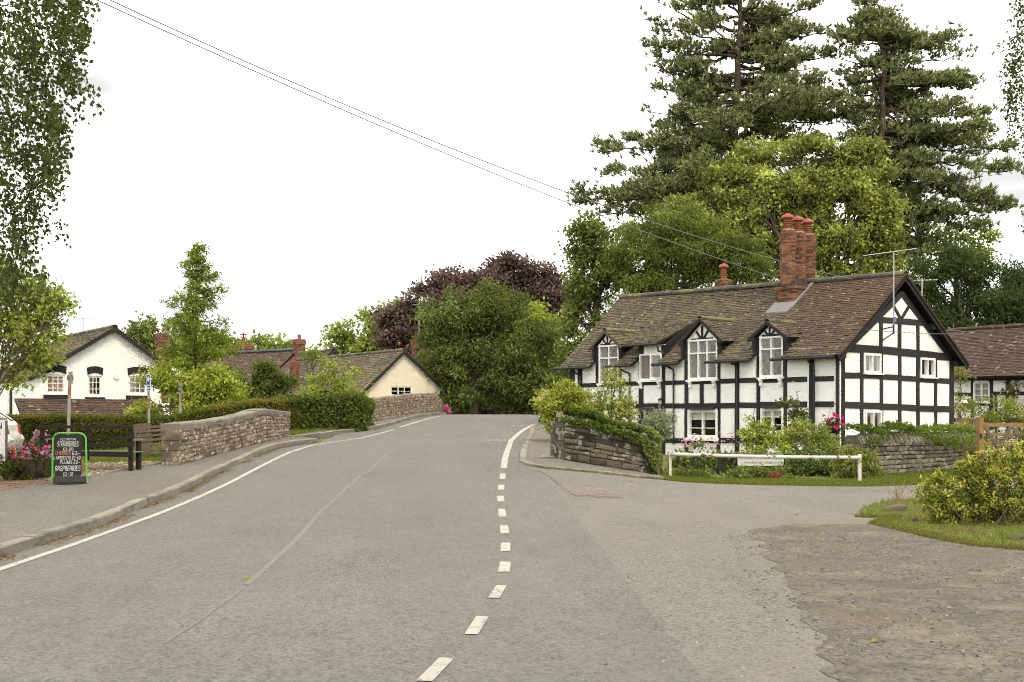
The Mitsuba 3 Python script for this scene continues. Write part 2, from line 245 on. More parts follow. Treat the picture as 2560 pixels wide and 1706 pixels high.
drape('side_road', side_poly, 'm_side_road', 0, 0.5, kind='structure', label='paler worn asphalt of the side road joining on the right')
lot_poly = lot_poly.difference(mound_poly)
drape('gravel_lot', lot_poly, 'm_lot', 0.004, 0.4, kind='structure', label='rough broken gravel parking ground in the right foreground')
drape('pavement', pave_l, 'm_pavement', 0.10, 0.5, kind='structure', label='asphalt footway along the left kerb')
drape('pavement', pave_l2, 'm_pavement', 0.11, 0.5, kind='structure', label='asphalt footway rising beside the far bridge parapet')
drape('pavement', pave_r, 'm_pavement', 0.035, 0.5, kind='structure', label='small asphalt footway round the corner below the ivy wall')
drape('gravel_bed', bed_poly, 'm_gravel', 0.085, 0.5, kind='structure', label='tan gravel bed under the bench and planter')
drape('brick_paving', brick_poly, 'm_mortar', 0.075, 0.5, kind='structure', label='red block paving behind the left footway')
# block paving: too small to pick apart singly
r_ = rng(5); mb = MB(); minx, miny, maxx, maxy = brick_poly.bounds
for i, y in enumerate(np.arange(max(miny, 17), maxy, 0.105)):
    for x in np.arange(-13.2, maxx, 0.21):
        x += 0.105 * (i % 2)
        if brick_poly.buffer(-0.06).contains(Point(x + 0.1, y + 0.05)):
            a = r_.uniform(-0.02, 0.02); M = T().translate([x + .1, y + .05, float(zg(x, y)) + 0.06 + r_.uniform(0, .006)]).rotate([0, 0, 1], math.degrees(a)).matrix
            mb.box((-.098, -.047, 0), (.098, .047, .035), [r_.random() * .9, r_.random() * .55], np.array(M))
mb.put('brick_paving__block', 'm_paver', uv=True, kind='stuff')

def kerb_run(holder, pts, w, top, seg, mats, sd, side=1):
    r_ = rng(sd); L = LineString(pts); s = 0.0
    inner = L.parallel_offset(w, 'left' if side > 0 else 'right')
    while s < L.length - 0.15:
        e = min(s + seg * r_.uniform(0.8, 1.15), L.length); mb = MB(); q = np.linspace(s + 0.006, e - 0.006, 4)
        a = np.array([L.interpolate(t).coords[0] for t in q]); t_ = np.gradient(a, axis=0); t_ /= np.linalg.norm(t_, axis=1, keepdims=True)
        nrm = np.column_stack([-t_[:, 1], t_[:, 0]]) * side
        dz = top + r_.uniform(-.008, .008); b = a + nrm * w; c = a + nrm * 0.02 * r_.uniform(.6, 1.2); sh = r_.uniform(-.008, .008)
        V = []
        for p, off in ((a, -0.06), (a, dz - 0.02), (c, dz), (b, dz + 0.003), (b, -0.06)):
            p = p + nrm * sh; V.append(np.column_stack([p, zg(p[:, 0], p[:, 1]) + off]))
        V = np.stack(V, 1).reshape(-1, 3); Fq = []
        for i in range(3):
            for j in range(5): Fq.append([i * 5 + j, i * 5 + (j + 1) % 5, (i + 1) * 5 + (j + 1) % 5, (i + 1) * 5 + j])
        mb.add(V, Fq, [r_.uniform(.2, .8), r_.random()]); mb.add(V[[0, 1, 2, 3, 4, 15, 16, 17, 18, 19]], [[0, 1, 2], [0, 2, 3], [0, 3, 4], [5, 7, 6], [5, 8, 7], [5, 9, 8]], [.5, .5])
        mb.put(holder + '__kerb_stone', mats, uv=True)
        s = e
def kerb_fn(p, n, uv):
    c = mix((0.20, 0.185, 0.155), (0.32, 0.295, 0.25), uv.x) * mix((.7, .7, .7), (1.15, 1.15, 1.15), fbm(p.x * 11, p.y * 11, p.z * 11, 4))
    return mix(c, (0.10, 0.095, 0.07), 0.6 * smoothstep(0.55, 0.75, fbm(p.x * 4, p.y * 4, p.z * 9, 3)))
mat('m_kerb', proc(kerb_fn), 0.9, 0.15, proc(lambda p, n, uv: fbm(p.x * 25, p.y * 25, p.z * 25, 3), 3e-3), 0.012)
kerb_run('pavement', [k for k in kerb_l if k[1] > -3], 0.15, 0.115, 0.92, 'm_kerb', 11)
kerb_run('pavement_001', [k for k in kerb_l2], 0.13, 0.115, 0.8, 'm_kerb', 12)
kerb_run('pavement_002', kerb_r, 0.16, 0.045, 0.35, 'm_kerb', 13, side=-1)
edging = line((216, 1209), (325, 1185), (434, 1167))
kerb_run('gravel_bed', edging, 0.05, 0.135, 0.9, 'm_kerb', 14)
# markings
def mark(key, poly, mat_='m_marking', dz=0.007): drape(key, poly, mat_, dz, 0.3)
edge_l = line((-60, 1447), (0, 1425), (115, 1386), (230, 1346), (383, 1291), (536, 1226), (650, 1168), (700, 1143), (727, 1131), (784, 1113.5), (842, 1105), (900, 1097), (950, 1085), (985, 1075))
mark('road__edge_line', ribbon([np.array([-4.6, 3])] + edge_l, 0.105))
mark('road__edge_line', ribbon(line((1000, 1069), (1025, 1061), (1052, 1053), (1075, 1046.5), (1100, 1041)), 0.13))
mark('road__edge_line', ribbon(line((1259, 1172), (1262, 1150), (1268, 1131), (1277, 1104), (1295, 1086), (1310, 1075), (1322, 1068.5), (1335, 1062), (1349, 1056)), 0.14))
mark('road__worn_line', ribbon(line((855, 1090), (900, 1086.5), (942, 1079)), 0.10), 'm_seam')
for (x0, y0, x1, y1) in ((1257, 1185, 1256, 1199.5), (1253.5, 1213.5, 1252, 1226), (1251.5, 1241.5, 1252.5, 1255), (1254, 1274, 1256.5, 1293), (1259.5, 1315, 1262.5, 1335), (1264, 1358.5, 1263.5, 1379.5), (1264, 1406, 1259, 1432), (1253.5, 1466, 1234, 1498), (1206, 1543.5, 1178, 1589), (1117, 1648, 1060, 1706), (980, 1790, 880, 1890)):
    mark('road__dash', ribbon([gp(x0, y0), gp(x1, y1)], 0.115 if y0 < 1440 else 0.098))
mark('side_road__crack', ribbon(line((1512, 1311), (1545, 1314), (1590, 1311), (1650, 1313)), .02), 'm_joint', 0.006)
mark('side_road__joint', ribbon(line((1348, 1178), (1372, 1192), (1400, 1213), (1432, 1239)), .03), 'm_joint', 0.006)
wl = line((620, 1463), (700, 1390), (760, 1330), (800, 1282), (860, 1228), (900, 1190), (928, 1176), (945, 1158), (965, 1140), (993, 1117), (1040, 1099), (1090, 1083), (1150, 1064), (1200, 1048)); mark('road__worn_line', ribbon(wl, 0.05), 'm_seam', 0.005); mark('road__worn_line', ribbon(line((615, 1467), (560, 1508), (490, 1560), (410, 1612)), 0.022), 'm_seam', 0.005); mark('road__worn_edge', ribbon([p - [.03, 0] for p in wl], 0.010), 'm_kerb', 0.007)
# slotted drain covers across the road near the crest
for (xa, xb, y) in ((1272, 1318, 1066), (1217, 1273, 1101.5)):
    a, b = gp(xa, y), gp(xb, y); k = thing('drain_cover', ('white slotted drain strip across the road nearer the bridge crest', 'white slotted drain strip across the road, nearer of the two')[y > 1090], 'drain cover')
    m = 9
    for i in range(m):
        p, q = a + (b - a) * i / m, a + (b - a) * (i + 0.62) / m
        drape(k + '__bar', Polygon([p - [0, .16], q - [0, .16], q + [.06, .16], p + [.06, .16]]), 'm_marking', 0.008, 0.4)
# inspection cover of brick and slab cover
k = thing('inspection_cover', 'worn steel inspection cover with toothed block edges in the side road', 'manhole cover')
ic = line((1397, 1217), (1508, 1223), (1536, 1246), (1432, 1240))
o, ex, ey = ic[0], (ic[1] - ic[0]) / 8, (ic[3] - ic[0]) / 6
mat('m_cover', proc(lambda p, n, uv: mix((0.15, 0.115, 0.10), (0.27, 0.22, 0.20), noise(p.x * 20, p.y * 20))), 0.6, 0.4)
r_ = rng(3)
for j in range(6):
    for i in range(8):
        s = 0.5 * (j % 2) - 0.25
        q = [o + ex * (i + a + s) + ey * (j + b) for a, b in ((.06, .06), (.94, .06), (.94, .94), (.06, .94))]
        drape(k + '__block', Polygon(q), 'm_cover', 0.012 + .002 * r_.random(), 0.6)
drape(k + '__frame', Polygon([o - ex * .6 - ey * .25, ic[1] + ex * .6 - ey * .25, ic[2] + ex * .6 + ey * .25, ic[3] - ex * .6 + ey * .25]), 'm_seam', 0.005, 0.5)
k = drape(uniq('slab_cover'), Polygon(line((1346, 1150), (1360, 1138), (1393, 1138), (1387, 1150))), 'm_kerb', 0.05, 0.5, label='flat stone cover slab in the small footway by the ivy wall', cat='cover')
# ---------------------------------------------------------------- building kit
BLACK = (0.022, 0.021, 0.022); WHITE = (0.80, 0.79, 0.76)
class Frame:
    """A wall plane: origin, ex along it, ez up, en outwards."""
    def __init__(s, o, ex, en): s.o, s.ex, s.en, s.ez = np.asarray(o, float), np.asarray(ex, float), np.asarray(en, float), np.array([0, 0, 1.0])
    def pt(s, a, z, d=0.0):
        a, z, d = np.broadcast_arrays(np.asarray(a, float), z, d)
        return s.o + a[..., None] * s.ex + z[..., None] * s.ez + d[..., None] * s.en
    def px(s, px, py, d=0.0):          # (along, height) of the plane point a view ray meets
        r = np.array([(px - 1280) / F, 1, -(py - YH) / F]); e = np.array([0, 0, EYE]); o = s.o + s.en * d
        t = np.dot(o - e, s.en) / np.dot(r, s.en); q = e + r * t - o
        return float(np.dot(q, s.ex)), float(q[2])
    def prism(s, mb, poly, d0, d1, c=None):
        for g in getattr(poly, 'geoms', [poly]):
            if g.is_empty or g.area < 1e-5 or g.geom_type != 'Polygon': continue
            v, f = trimesh.creation.triangulate_polygon(g, engine='earcut'); n = len(v)
            mb.add(s.pt(v[:, 0], v[:, 1], d1), f, c); mb.add(s.pt(v[:, 0], v[:, 1], d0), f[:, ::-1], c)
            for ring in [g.exterior, *g.interiors]:
                q = np.array(ring.coords)[:-1]; m = len(q)
                V = np.vstack([s.pt(q[:, 0], q[:, 1], d0), s.pt(q[:, 0], q[:, 1], d1)])
                i = np.arange(m); mb.add(V, np.stack([i, (i + 1) % m, (i + 1) % m + m, i + m], 1), c)
        return mb
def rect(a0, a1, z0, z1): return sbox(min(a0, a1), min(z0, z1), max(a0, a1), max(z0, z1))
def beam_poly(a, b, w, r_, jit=0.0045, step=0.55):
    a, b = np.asarray(a, float), np.asarray(b, float); L = np.linalg.norm(b - a); t = (b - a) / L; n_ = np.array([-t[1], t[0]]); m = max(2, int(L / step) + 1)
    s = np.linspace(0, L, m); P = a + s[:, None] * t; wob = r_.normal(0, jit, m)[:, None] * n_
    up, lo = P + n_ * w / 2 + wob + r_.normal(0, jit * .5, (m, 1)) * n_, P - n_ * w / 2 + wob + r_.normal(0, jit * .5, (m, 1)) * n_
    return Polygon(np.vstack([up, lo[::-1]])).buffer(0)
def window(key, fr, a0, a1, z0, z1, cols, transom=None, bars=(), leaded=0, sill=0.07, frame=0.06, d=0.045, curtain=None, part=True, blind=None, ferr=0.045, tone=WHITE, paned=0.05, heads=None):
    """A window with frame, panes, glazing bars or diamond leading, sill and what hangs inside."""
    k = key; a0, a1 = min(a0, a1), max(a0, a1); outer = rect(a0, a1, z0, z1); inner = rect(a0 + frame, a1 - frame, z0 + frame, z1 - frame)
    fp = [outer.difference(inner)]; w = (a1 - a0 - 2 * frame) / cols
    for i in range(1, cols): fp.append(rect(a0 + frame + i * w - ferr / 2, a0 + frame + i * w + ferr / 2, z0 + frame - .01, z1 - frame + .01))
    if transom: fp.append(rect(a0 + frame - .01, a1 - frame + .01, transom - ferr / 2, transom + ferr / 2))
    for z in bars: fp.append(rect(a0 + frame - .01, a1 - frame + .01, z - .013, z + .013))
    mb = MB(); fr.prism(mb, unary_union(fp), -0.09, d, tone); mb.put(k + '__frame', 'm_paint')
    mb = MB(); q = [(a0 + .02, z0 + .02), (a1 - .02, z0 + .02), (a1 - .02, z1 - .02), (a0 + .02, z1 - .02)]
    mb.add(fr.pt(*np.array(q).T, d - paned), [[0, 1, 2, 3]]); mb.put(k + '__pane', 'm_glass')
    if leaded:
        segs = []; h = leaded; wd = leaded * 0.62
        for s in (-1, 1):
            for c in np.arange(a0 - 4, a1 + 4, wd):
                l = LineString([(c, z0), (c + s * (z1 - z0) / h * wd, z1)]).intersection(inner)
                if not l.is_empty: segs.append(l.buffer(0.005, cap_style='flat'))
        mb = MB(); fr.prism(mb, unary_union(segs), d - paned + .002, d - paned + .008, (0.34, 0.33, 0.31)); mb.put(k + '__leading', 'm_vc', kind='stuff')
    if sill:
        mb = MB(); mb.hexa(np.vstack([fr.pt(np.array([a0 - .05, a1 + .05, a1 + .05, a0 - .05]), z0 - sill, np.array([-.02, -.02, .13, .13])), fr.pt(np.array([a0 - .05, a1 + .05, a1 + .05, a0 - .05]), np.array([z0, z0, z0 - .015, z0 - .015]), np.array([-.02, -.02, .13, .13]))]), tone); mb.put(k + '__sill', 'm_paint')
    for (s0, s1, col) in curtain or ():
        n_ = 14; s = np.linspace(a0 + (a1 - a0) * s0, a0 + (a1 - a0) * s1, n_); dd = -0.16 + 0.025 * np.sin(np.arange(n_) * 2.1)
        V = np.vstack([fr.pt(s, z0 + .02, dd), fr.pt(s, z1 - .02, dd)]); i = np.arange(n_ - 1)
        put(k + '__curtain', V, np.stack([i, i + 1, i + 1 + n_, i + n_], 1), 'm_vc', col)
    if blind:
        mb = MB(); fr.prism(mb, rect(a0 + .03, a1 - .03, z1 - (z1 - z0) * blind, z1 - .02), -.15, -.13, (0.62, 0.58, 0.5)); mb.put(k + '__blind', 'm_vc')
    return outer
def tiles(mb, A, B, C, D, gauge=0.118, width=0.17, r_=None, keep=None, thick=0.024, sag=0.0, moss=0.0):
    """Plain tiles on the slope A (eave, start), B (eave, end), C (ridge, end), D (ridge, start), one small slab each."""
    A, B, C, D = (np.asarray(q, float) for q in (A, B, C, D)); r_ = r_ or rng(0)
    n = np.cross(B - A, D - A); n /= np.linalg.norm(n); n *= np.sign(n[2]) or 1
    m = int(np.linalg.norm((D + C - A - B) / 2) / gauge); kx = int(np.linalg.norm(B - A) / width)
    P = lambda s, t: (A * (1 - s)[:, None] + B * s[:, None]) * (1 - t)[:, None] + (D * (1 - s)[:, None] + C * s[:, None]) * t[:, None] - np.outer(np.sin(np.pi * s) * sag * t, [0, 0, 1])
    for i in range(m):
        s0 = (np.arange(-1, kx + 1) + 0.5 * (i % 2)) / kx; s1 = s0 + 0.965 / kx; s0, s1 = np.clip(s0, 0, 1), np.clip(s1, 0, 1)
        ok = s1 - s0 > 0.2 / kx; s0, s1 = s0[ok], s1[ok]; q = len(s0)
        if keep is not None:
            k = keep(P((s0 + s1) / 2, np.full(q, (i + .5) / m))); s0, s1 = s0[k], s1[k]; q = len(s0)
        if not q: continue
        jit = r_.normal(0, .004, q); lo, hi = np.full(q, i / m), np.full(q, min(1.0, (i + 1.25) / m)); lo = lo + r_.normal(0, .07 / m, q)
        lift = (0.032 + jit)[:, None] * n + r_.normal(0, .004, q)[:, None] * n; lift2 = lift + r_.normal(0, .004, q)[:, None] * n
        a, b, c, d = P(s0, lo) + lift, P(s1, lo) + lift2, P(s1, hi) + 0.006 * n, P(s0, hi) + 0.006 * n
        V = np.stack([a, b, c, d, a - thick * n, b - thick * n, c - thick * n, d - thick * n], 1).reshape(-1, 3)
        o = np.arange(q)[:, None] * 8
        Fc = np.concatenate([o + np.array(x) for x in ([0, 1, 2, 3], [0, 4, 5, 1], [1, 5, 6, 2], [3, 7, 4, 0])])
        mb.add(V, Fc, np.repeat(np.column_stack([r_.random(q), moss + (1 - moss) * r_.random(q)]), 8, 0))
    return mb
def slope_sheet(mb, A, B, C, D, c, drop=0.012, thick=0.07, holes=None):
    A, B, C, D = (np.asarray(q, float) for q in (A, B, C, D)); n = np.cross(B - A, D - A); n /= np.linalg.norm(n); n *= np.sign(n[2]) or 1
    q = np.array([A, B, C, D]) - drop * n
    return mb.hexa(np.vstack([q - thick * n, q]), c)
def ridge(parent, a, b, size=0.13, each=0.32, r_=None, bsdf='m_ridge', moss=None):
    a, b = np.asarray(a, float), np.asarray(b, float); L = np.linalg.norm(b - a); m = max(1, int(round(L / each))); t = (b - a) / L; x = np.cross(t, [0, 0, 1]); x /= np.linalg.norm(x)
    for i in range(m):
        p, q = a + t * (L * i / m + .006), a + t * (L * (i + 1) / m - .006); w = r_.normal(0, .006); mb = MB(); g = np.radians(np.array([-125, -90, -50, 0, 50, 90, 125]))
        R = lambda o, s: np.array([o + x * math.sin(k) * size * s + np.array([0, 0, 1]) * (math.cos(k) * size * .72 * s + w) for k in g])
        V = np.vstack([R(p, 1.06), R(q, 1.0), R(p, .86), R(q, .84)]); f = []
        for j in range(6): f += [[j, j + 1, j + 8, j + 7], [j + 14, j + 21, j + 22, j + 15], [j, j + 14, j + 15, j + 1], [j + 7, j + 8, j + 22, j + 21]]
        mb.add(V, f, [r_.random() * .5, moss if moss is not None else r_.random()]); mb.put(parent + '__ridge_tile', bsdf, uv=True)
def brickwork(mb, o, ex, ey, w, d, z0, z1, r_, course=0.075, brick=0.225, joint=0.011):
    """Bricks on the four faces of a block w by d from corner o, each a slab proud of its joints."""
    ex, ey = np.asarray(ex, float), np.asarray(ey, float); o = np.asarray(o, float)
    faces = ((o, ex, -ey, w), (o + ex * w, ey, ex, d), (o + ex * w + ey * d, -ex, ey, w), (o + ey * d, -ey, -ex, d))
    for (p, t, n, L) in faces:
        fr = Frame([p[0], p[1], 0], t, n); i = 0; z = z0
        while z < z1 - .02:
            s = -brick / 2 * (i % 2)
            while s < L - .01:
                a0, a1 = max(s, 0) + joint / 2, min(s + brick, L) - joint / 2
                if a1 - a0 > .03:
                    q = np.array([[a0, z + joint / 2], [a1, z + joint / 2], [a1, min(z + course, z1) - joint / 2], [a0, min(z + course, z1) - joint / 2]]); pr = r_.uniform(.008, .013)
                    mb.add(np.vstack([fr.pt(q[:, 0], q[:, 1], pr), fr.pt(q[:, 0], q[:, 1], 0)]), [[0, 1, 2, 3], [0, 4, 5, 1], [1, 5, 6, 2], [2, 6, 7, 3], [3, 7, 4, 0]], [r_.random(), r_.random()])
                s += brick
            z += course; i += 1
    return mb
def block(mb, o, ex, ey, w, d, z0, z1, c=None):
    o, ex, ey = (np.asarray(q, float) for q in (o, ex, ey)); q = [o, o + ex * w, o + ex * w + ey * d, o + ey * d]
    return mb.hexa(np.array([[*k[:2], z0] for k in q] + [[*k[:2], z1] for k in q]), c)
def stack(key, centre, ex, ey, w, d, z0, z1, r_, bands=(), top=None):
    """A brick chimney shaft: mortar core, bricks, oversailing courses."""
    o = np.asarray(centre[:2], float) - np.asarray(ex[:2]) * w / 2 - np.asarray(ey[:2]) * d / 2
    o3, e1, e2 = np.array([*o, 0]), np.array([*ex[:2], 0]), np.array([*ey[:2], 0])
    mb = MB(); block(mb, o3, e1, e2, w, d, z0, z1); 
    for (b0, b1, out) in bands: block(mb, o3 - (e1 + e2) * out, e1, e2, w + 2 * out, d + 2 * out, b0, b1)
    mb.put(key + '__mortar', 'm_mortar')
    mb = MB(); zs = [z0] + [q for b in bands for q in b[:2]] + [z1]
    brickwork(mb, o3, e1, e2, w, d, z0, z1, r_)
    for (b0, b1, out) in bands: brickwork(mb, o3 - (e1 + e2) * out, e1, e2, w + 2 * out, d + 2 * out, b0, b1, r_)
    mb.put(key + '__brick', 'm_brick', uv=True, kind='stuff')
def cowl(key, x, y, z, r=0.15, h=0.42, cap=(0.30, 0.075, 0.055), pot=(0.26, 0.10, 0.06), dome=True):
    mb = MB(); prof = [(r * .95, 0)]
    for i in range(4):
        b = h * .12 + i * h * .19
        prof += [(r * .9, b), (r * 1.0, b + .012), (r * 1.0, b + h * .09), (r * .8, b + h * .10), (r * .8, b + h * .16)]
    prof += [(r * .85, h * .9), (r * .85, h)]; mb.lathe(prof, (x, y, z), pot); mb.put(key + '__pot', 'm_vc', smooth=False)
    if dome:
        mb = MB(); mb.lathe([(r * 1.38, h), (r * 1.42, h + .02), (r * 1.36, h + .07), (r * 1.1, h + .12), (r * .5, h + .145), (r * .45, h + .175), (r * .15, h + .185), (0.001, h + .185)], (x, y, z), cap); mb.lathe([(r * 1.38, h), (.001, h + .01)], (x, y, z), cap); mb.put(key + '__cowl', 'm_paint', smooth=False)
def pipe(key, pts, r=0.035, c=BLACK, sides=8): MB().tube(pts, r, sides, c).put(key, 'm_paint', smooth=False)
def aerial(name, label, base, top, boom, n_el, el=0.35, boom_dir=(1, 0, 0), group=None):
    k = thing(name, label, 'aerial', group); b, t = np.asarray(base, float), np.asarray(top, float); mb = MB()
    mb.tube([b, t], 0.022, 6, (0.5, 0.5, 0.5)); mb.put(k + '__mast', 'm_metal')
    d = np.asarray(boom_dir, float); d /= np.linalg.norm(d); mb = MB(); p0 = t - d * boom * .35 - [0, 0, .08]; mb.tube([p0, p0 + d * boom], .014, 5, (0.5, 0.5, 0.5))
    s = np.cross(d, [0, 0, 1]); s /= np.linalg.norm(s)
    for i in range(n_el):
        c = p0 + d * boom * (i + .3) / n_el; L = el * (1 if i else 1.5) * (0.8 + .2 * (i % 2)); mb.tube([c - s * L / 2, c + s * L / 2], .007, 4, (0.5, 0.5, 0.5))
    mb.put(k + '__antenna', 'm_metal'); return k

# ---------------------------------------------------------------- the timber framed cottage
ang = math.radians(50.5); d1 = np.array([-math.cos(ang), math.sin(ang), 0]); d2 = np.array([math.sin(ang), math.cos(ang), 0])
C0 = np.array([*at(2098, YH, 33.9)[:2], 0.0])
FF, FG = Frame(C0, d1, -d2), Frame(C0, d2, -d1)
def H(u, v, z): return C0 + u * d1 + v * d2 + np.array([0, 0, z])
cot = thing('timber_cottage', 'black and white timber framed cottage with mossy tiled roof, dormers and tall brick chimneys', 'cottage')
L_w = FF.px(1424, 960)[0]; D_w = FG.px(2383, 960)[0]; OV = 0.36
r_ = rng(21)
def cz(px, py): return FF.px(px, py)
eFL, eFR = FF.px(1399, 919, OV), FF.px(2101, 888, OV)               # eave ends on the eave plane
ridge_fr = Frame(H(0, D_w / 2, 0), d1, -d2)
rL, rR = ridge_fr.px(1552, 744), ridge_fr.px(2266, 685)
pFL, pFR = H(eFL[0], -OV, eFL[1]), H(eFR[0], -OV, eFR[1]); pRL, pRR = H(rL[0], D_w / 2, rL[1]), H(rR[0], D_w / 2, rR[1])
back_fr = Frame(H(0, D_w + OV, 0), d1, -d2); bR = back_fr.px(2424, 911); pBR = H(bR[0], D_w + OV, bR[1]); pBL = H(eFL[0], D_w + OV, eFL[1])
print('cottage', L_w, D_w, eFL, eFR, rL, rR, bR)
def zroof(u, v):              # front slope height
    t = (v + OV) / (D_w / 2 + OV); e = eFR[1] + (eFL[1] - eFR[1]) * (u - eFR[0]) / (eFL[0] - eFR[0]); q = rR[1] + (rL[1] - rR[1]) * (u - rR[0]) / (rL[0] - rR[0])
    return e + (q - e) * t
def U(cx): return FF.px(1380 + cx / 3.137, 950)[0]
def FZ(cx, cy): return FF.px(1380 + cx / 3.137, 640 + cy / 3.137)
def GZ(cx, cy): return FG.px(1900 + cx / 3.137, 660 + cy / 3.137)
def F5(cx, cy): return FF.px(1900 + cx / 3.137, 660 + cy / 3.137)
# windows on the front: name, px rectangle in the crop, kind
wins = []
def fwin(x0, y0, x1, y1, f=FZ):
    a = f(x0, (y0 + y1) / 2)[0]; b = f(x1, (y0 + y1) / 2)[0]; xm = (x0 + x1) / 2; return a, b, f(xm, y1)[1], f(xm, y0)[1]
W1, W2, W3, W4 = fwin(372, 700, 528, 998), fwin(690, 768, 865, 975), fwin(1072, 655, 1302, 968), fwin(1632, 632, 1817, 950)
G1, G2 = fwin(1068, 1207, 1305, 1428), fwin(8, 1135, 190, 1332, F5)
door = fwin(722, 1210, 862, 1480)
z_sill0 = 0.15
openings = [rect(*W) for W in (W1, W2, W3, W4, G1, G2, door)]
zt = lambda u: zroof(u, 0.0)
top_line = [(u, zt(u) + .02) for u in np.linspace(-.0, L_w, 12)]
wall_front = Polygon([(0, -0.1), *top_line, (L_w, -0.1)])
dorm = []                     # dormer faces that rise above the eaves
def gable_face(x0, x1, xa, ya, ye, f=FZ):
    a, b = f(x0, ye)[0], f(x1, ye)[0]; pk = f(xa, ya); ze = (f(x0, ye)[1] + f(x1, ye)[1]) / 2
    return a, b, pk, ze
DG = [gable_face(345, 545, 436, 612, 715), gable_face(1043, 1320, 1180, 520, 672), gable_face(1606, 1840, 1708, 545, 645)]
for a, b, pk, ze in DG: wall_front = wall_front.union(Polygon([(a, 2.0), (a, ze), pk, (b, ze), (b, 2.0)]))
z2 = FZ(780, 700)[1]; wall_front = wall_front.union(rect(FZ(683, 800)[0], FZ(887, 800)[0], 2.0, z2))
wall_front = wall_front.buffer(0)
beams = []                    # (polygon, name)
def fb(x0, y0, x1, y1, w, f=FZ): beams.append(beam_poly(f(x0, y0), f(x1, y1), w, r_))
pw = lambda x0, x1: abs(FZ(x0, 1000)[0] - FZ(x1, 1000)[0])
def post(x0, x1, y0, y1, f=FZ): 
    a, b = f(x0, (y0 + y1) / 2)[0], f(x1, (y0 + y1) / 2)[0]; xm = (x0 + x1) / 2; m = (a + b) / 2
    beams.append(beam_poly((m, f(xm, y0)[1]), (m, f(xm, y1)[1]), abs(a - b), r_))
post(142, 180, 860, 1560); post(205, 237, 880, 1560); post(366, 386, 1003, 1560); post(346, 370, 715, 1003); post(530, 546, 715, 1560); post(683, 718, 700, 1560); post(862, 888, 700, 1560)
post(1043, 1070, 672, 1560); post(1163, 1190, 985, 1158); post(1296, 1321, 672, 1560); post(1437, 1468, 815, 1600); post(1606, 1632, 645, 1600); post(1817, 1842, 645, 1600)
post(388, 424, 730, 1500, F5); post(598, 650, 700, 1500, F5)
yr = lambda x: np.interp(x, [205, 620, 900, 1320, 1440, 1840, 2030, 2240], [1018, 1002, 995, 985, 980, 972, 966, 962])
def rail(xs, ys, w):
    for (xa, xb) in zip(xs[:-1], xs[1:]): fb(xa, ys(xa), xb, ys(xb), w)
rail([205, 366], yr, .155); rail([386, 530], yr, .155); rail([546, 690], yr, .155); rail([718, 862], yr, .155); rail([888, 1045], yr, .15); rail([1070, 1165], yr, .15); rail([1190, 1298], yr, .15); rail([1321, 1440], yr, .155); rail([1468, 1608], yr, .155); rail([1632, 1820], yr, .155); rail([1842, 2000], yr, .155); rail([2026, 2210], yr, .155)
ym = lambda x: np.interp(x, [205, 700, 1320, 1840, 2210], [1186, 1178, 1174, 1168, 1164])
for xa, xb in ((205, 530), (546, 690), (718, 862), (888, 1045), (1070, 1298), (1321, 1440), (1468, 1608), (1632, 1820), (1842, 2000), (2026, 2210)): fb(xa, ym(xa), xb, ym(xb), .175)
ys_ = lambda x: np.interp(x, [205, 1300, 2210], [1450, 1449, 1440])
for xa, xb in ((205, 530), (546, 690), (888, 1045), (1070, 1298), (1321, 1440), (1468, 1608), (1632, 1820), (1842, 2000), (2026, 2210)): fb(xa, ys_(xa), xb, ys_(xb), .165)
# braces in the three dormer gables
for (a, b, pk, ze), wdt in zip(DG, (.055, .07, .06)):
    m, zb = pk[0], ze + 0.07; hh = pk[1] - zb; half = abs(a - b) / 2
    beams.append(beam_poly((a * .8 + b * .2, zb), (a * .2 + b * .8, zb), .10, r_, .004))
    for q in (-.55, 0, .55): beams.append(beam_poly((m + q * half * .15, zb + .03), (m + q * half * .62, zb + hh * (.80 if q == 0 else .50)), wdt, r_, .003))
def put_wall(fr, wall, beam_list, opens, thick=0.13, mat_='m_plaster', holder=cot):
    wall_b = wall; solid = unary_union([b for b in beam_list]); op = unary_union(opens) if opens else Polygon()
    for b in beam_list:
        q = b.intersection(wall_b).difference(op)
        for g in getattr(q, 'geoms', [q]):
            if g.geom_type == 'Polygon' and g.area > .004:
                mb = MB(); fr.prism(mb, g, -thick, 0.03 + r_.uniform(-.004, .006), np.array(BLACK) * r_.uniform(.8, 1.3)); mb.put(holder + '__beam', 'm_timber')
    rest = wall_b.difference(solid.buffer(.004)).difference(op)
    for g in getattr(rest, 'geoms', [rest]):
        if g.geom_type == 'Polygon' and g.area > .006:
            e = r_.uniform(.004, .012); g2 = g.buffer(-.028, join_style='round'); mb = MB()
            fr.prism(mb, g, -thick + .004, 0.0)
            if not g2.is_empty and g2.geom_type == 'Polygon': fr.prism(mb, g2, -.02, e)
            mb.put(holder + '__plaster_panel', mat_)
put_wall(FF, wall_front, beams, openings)
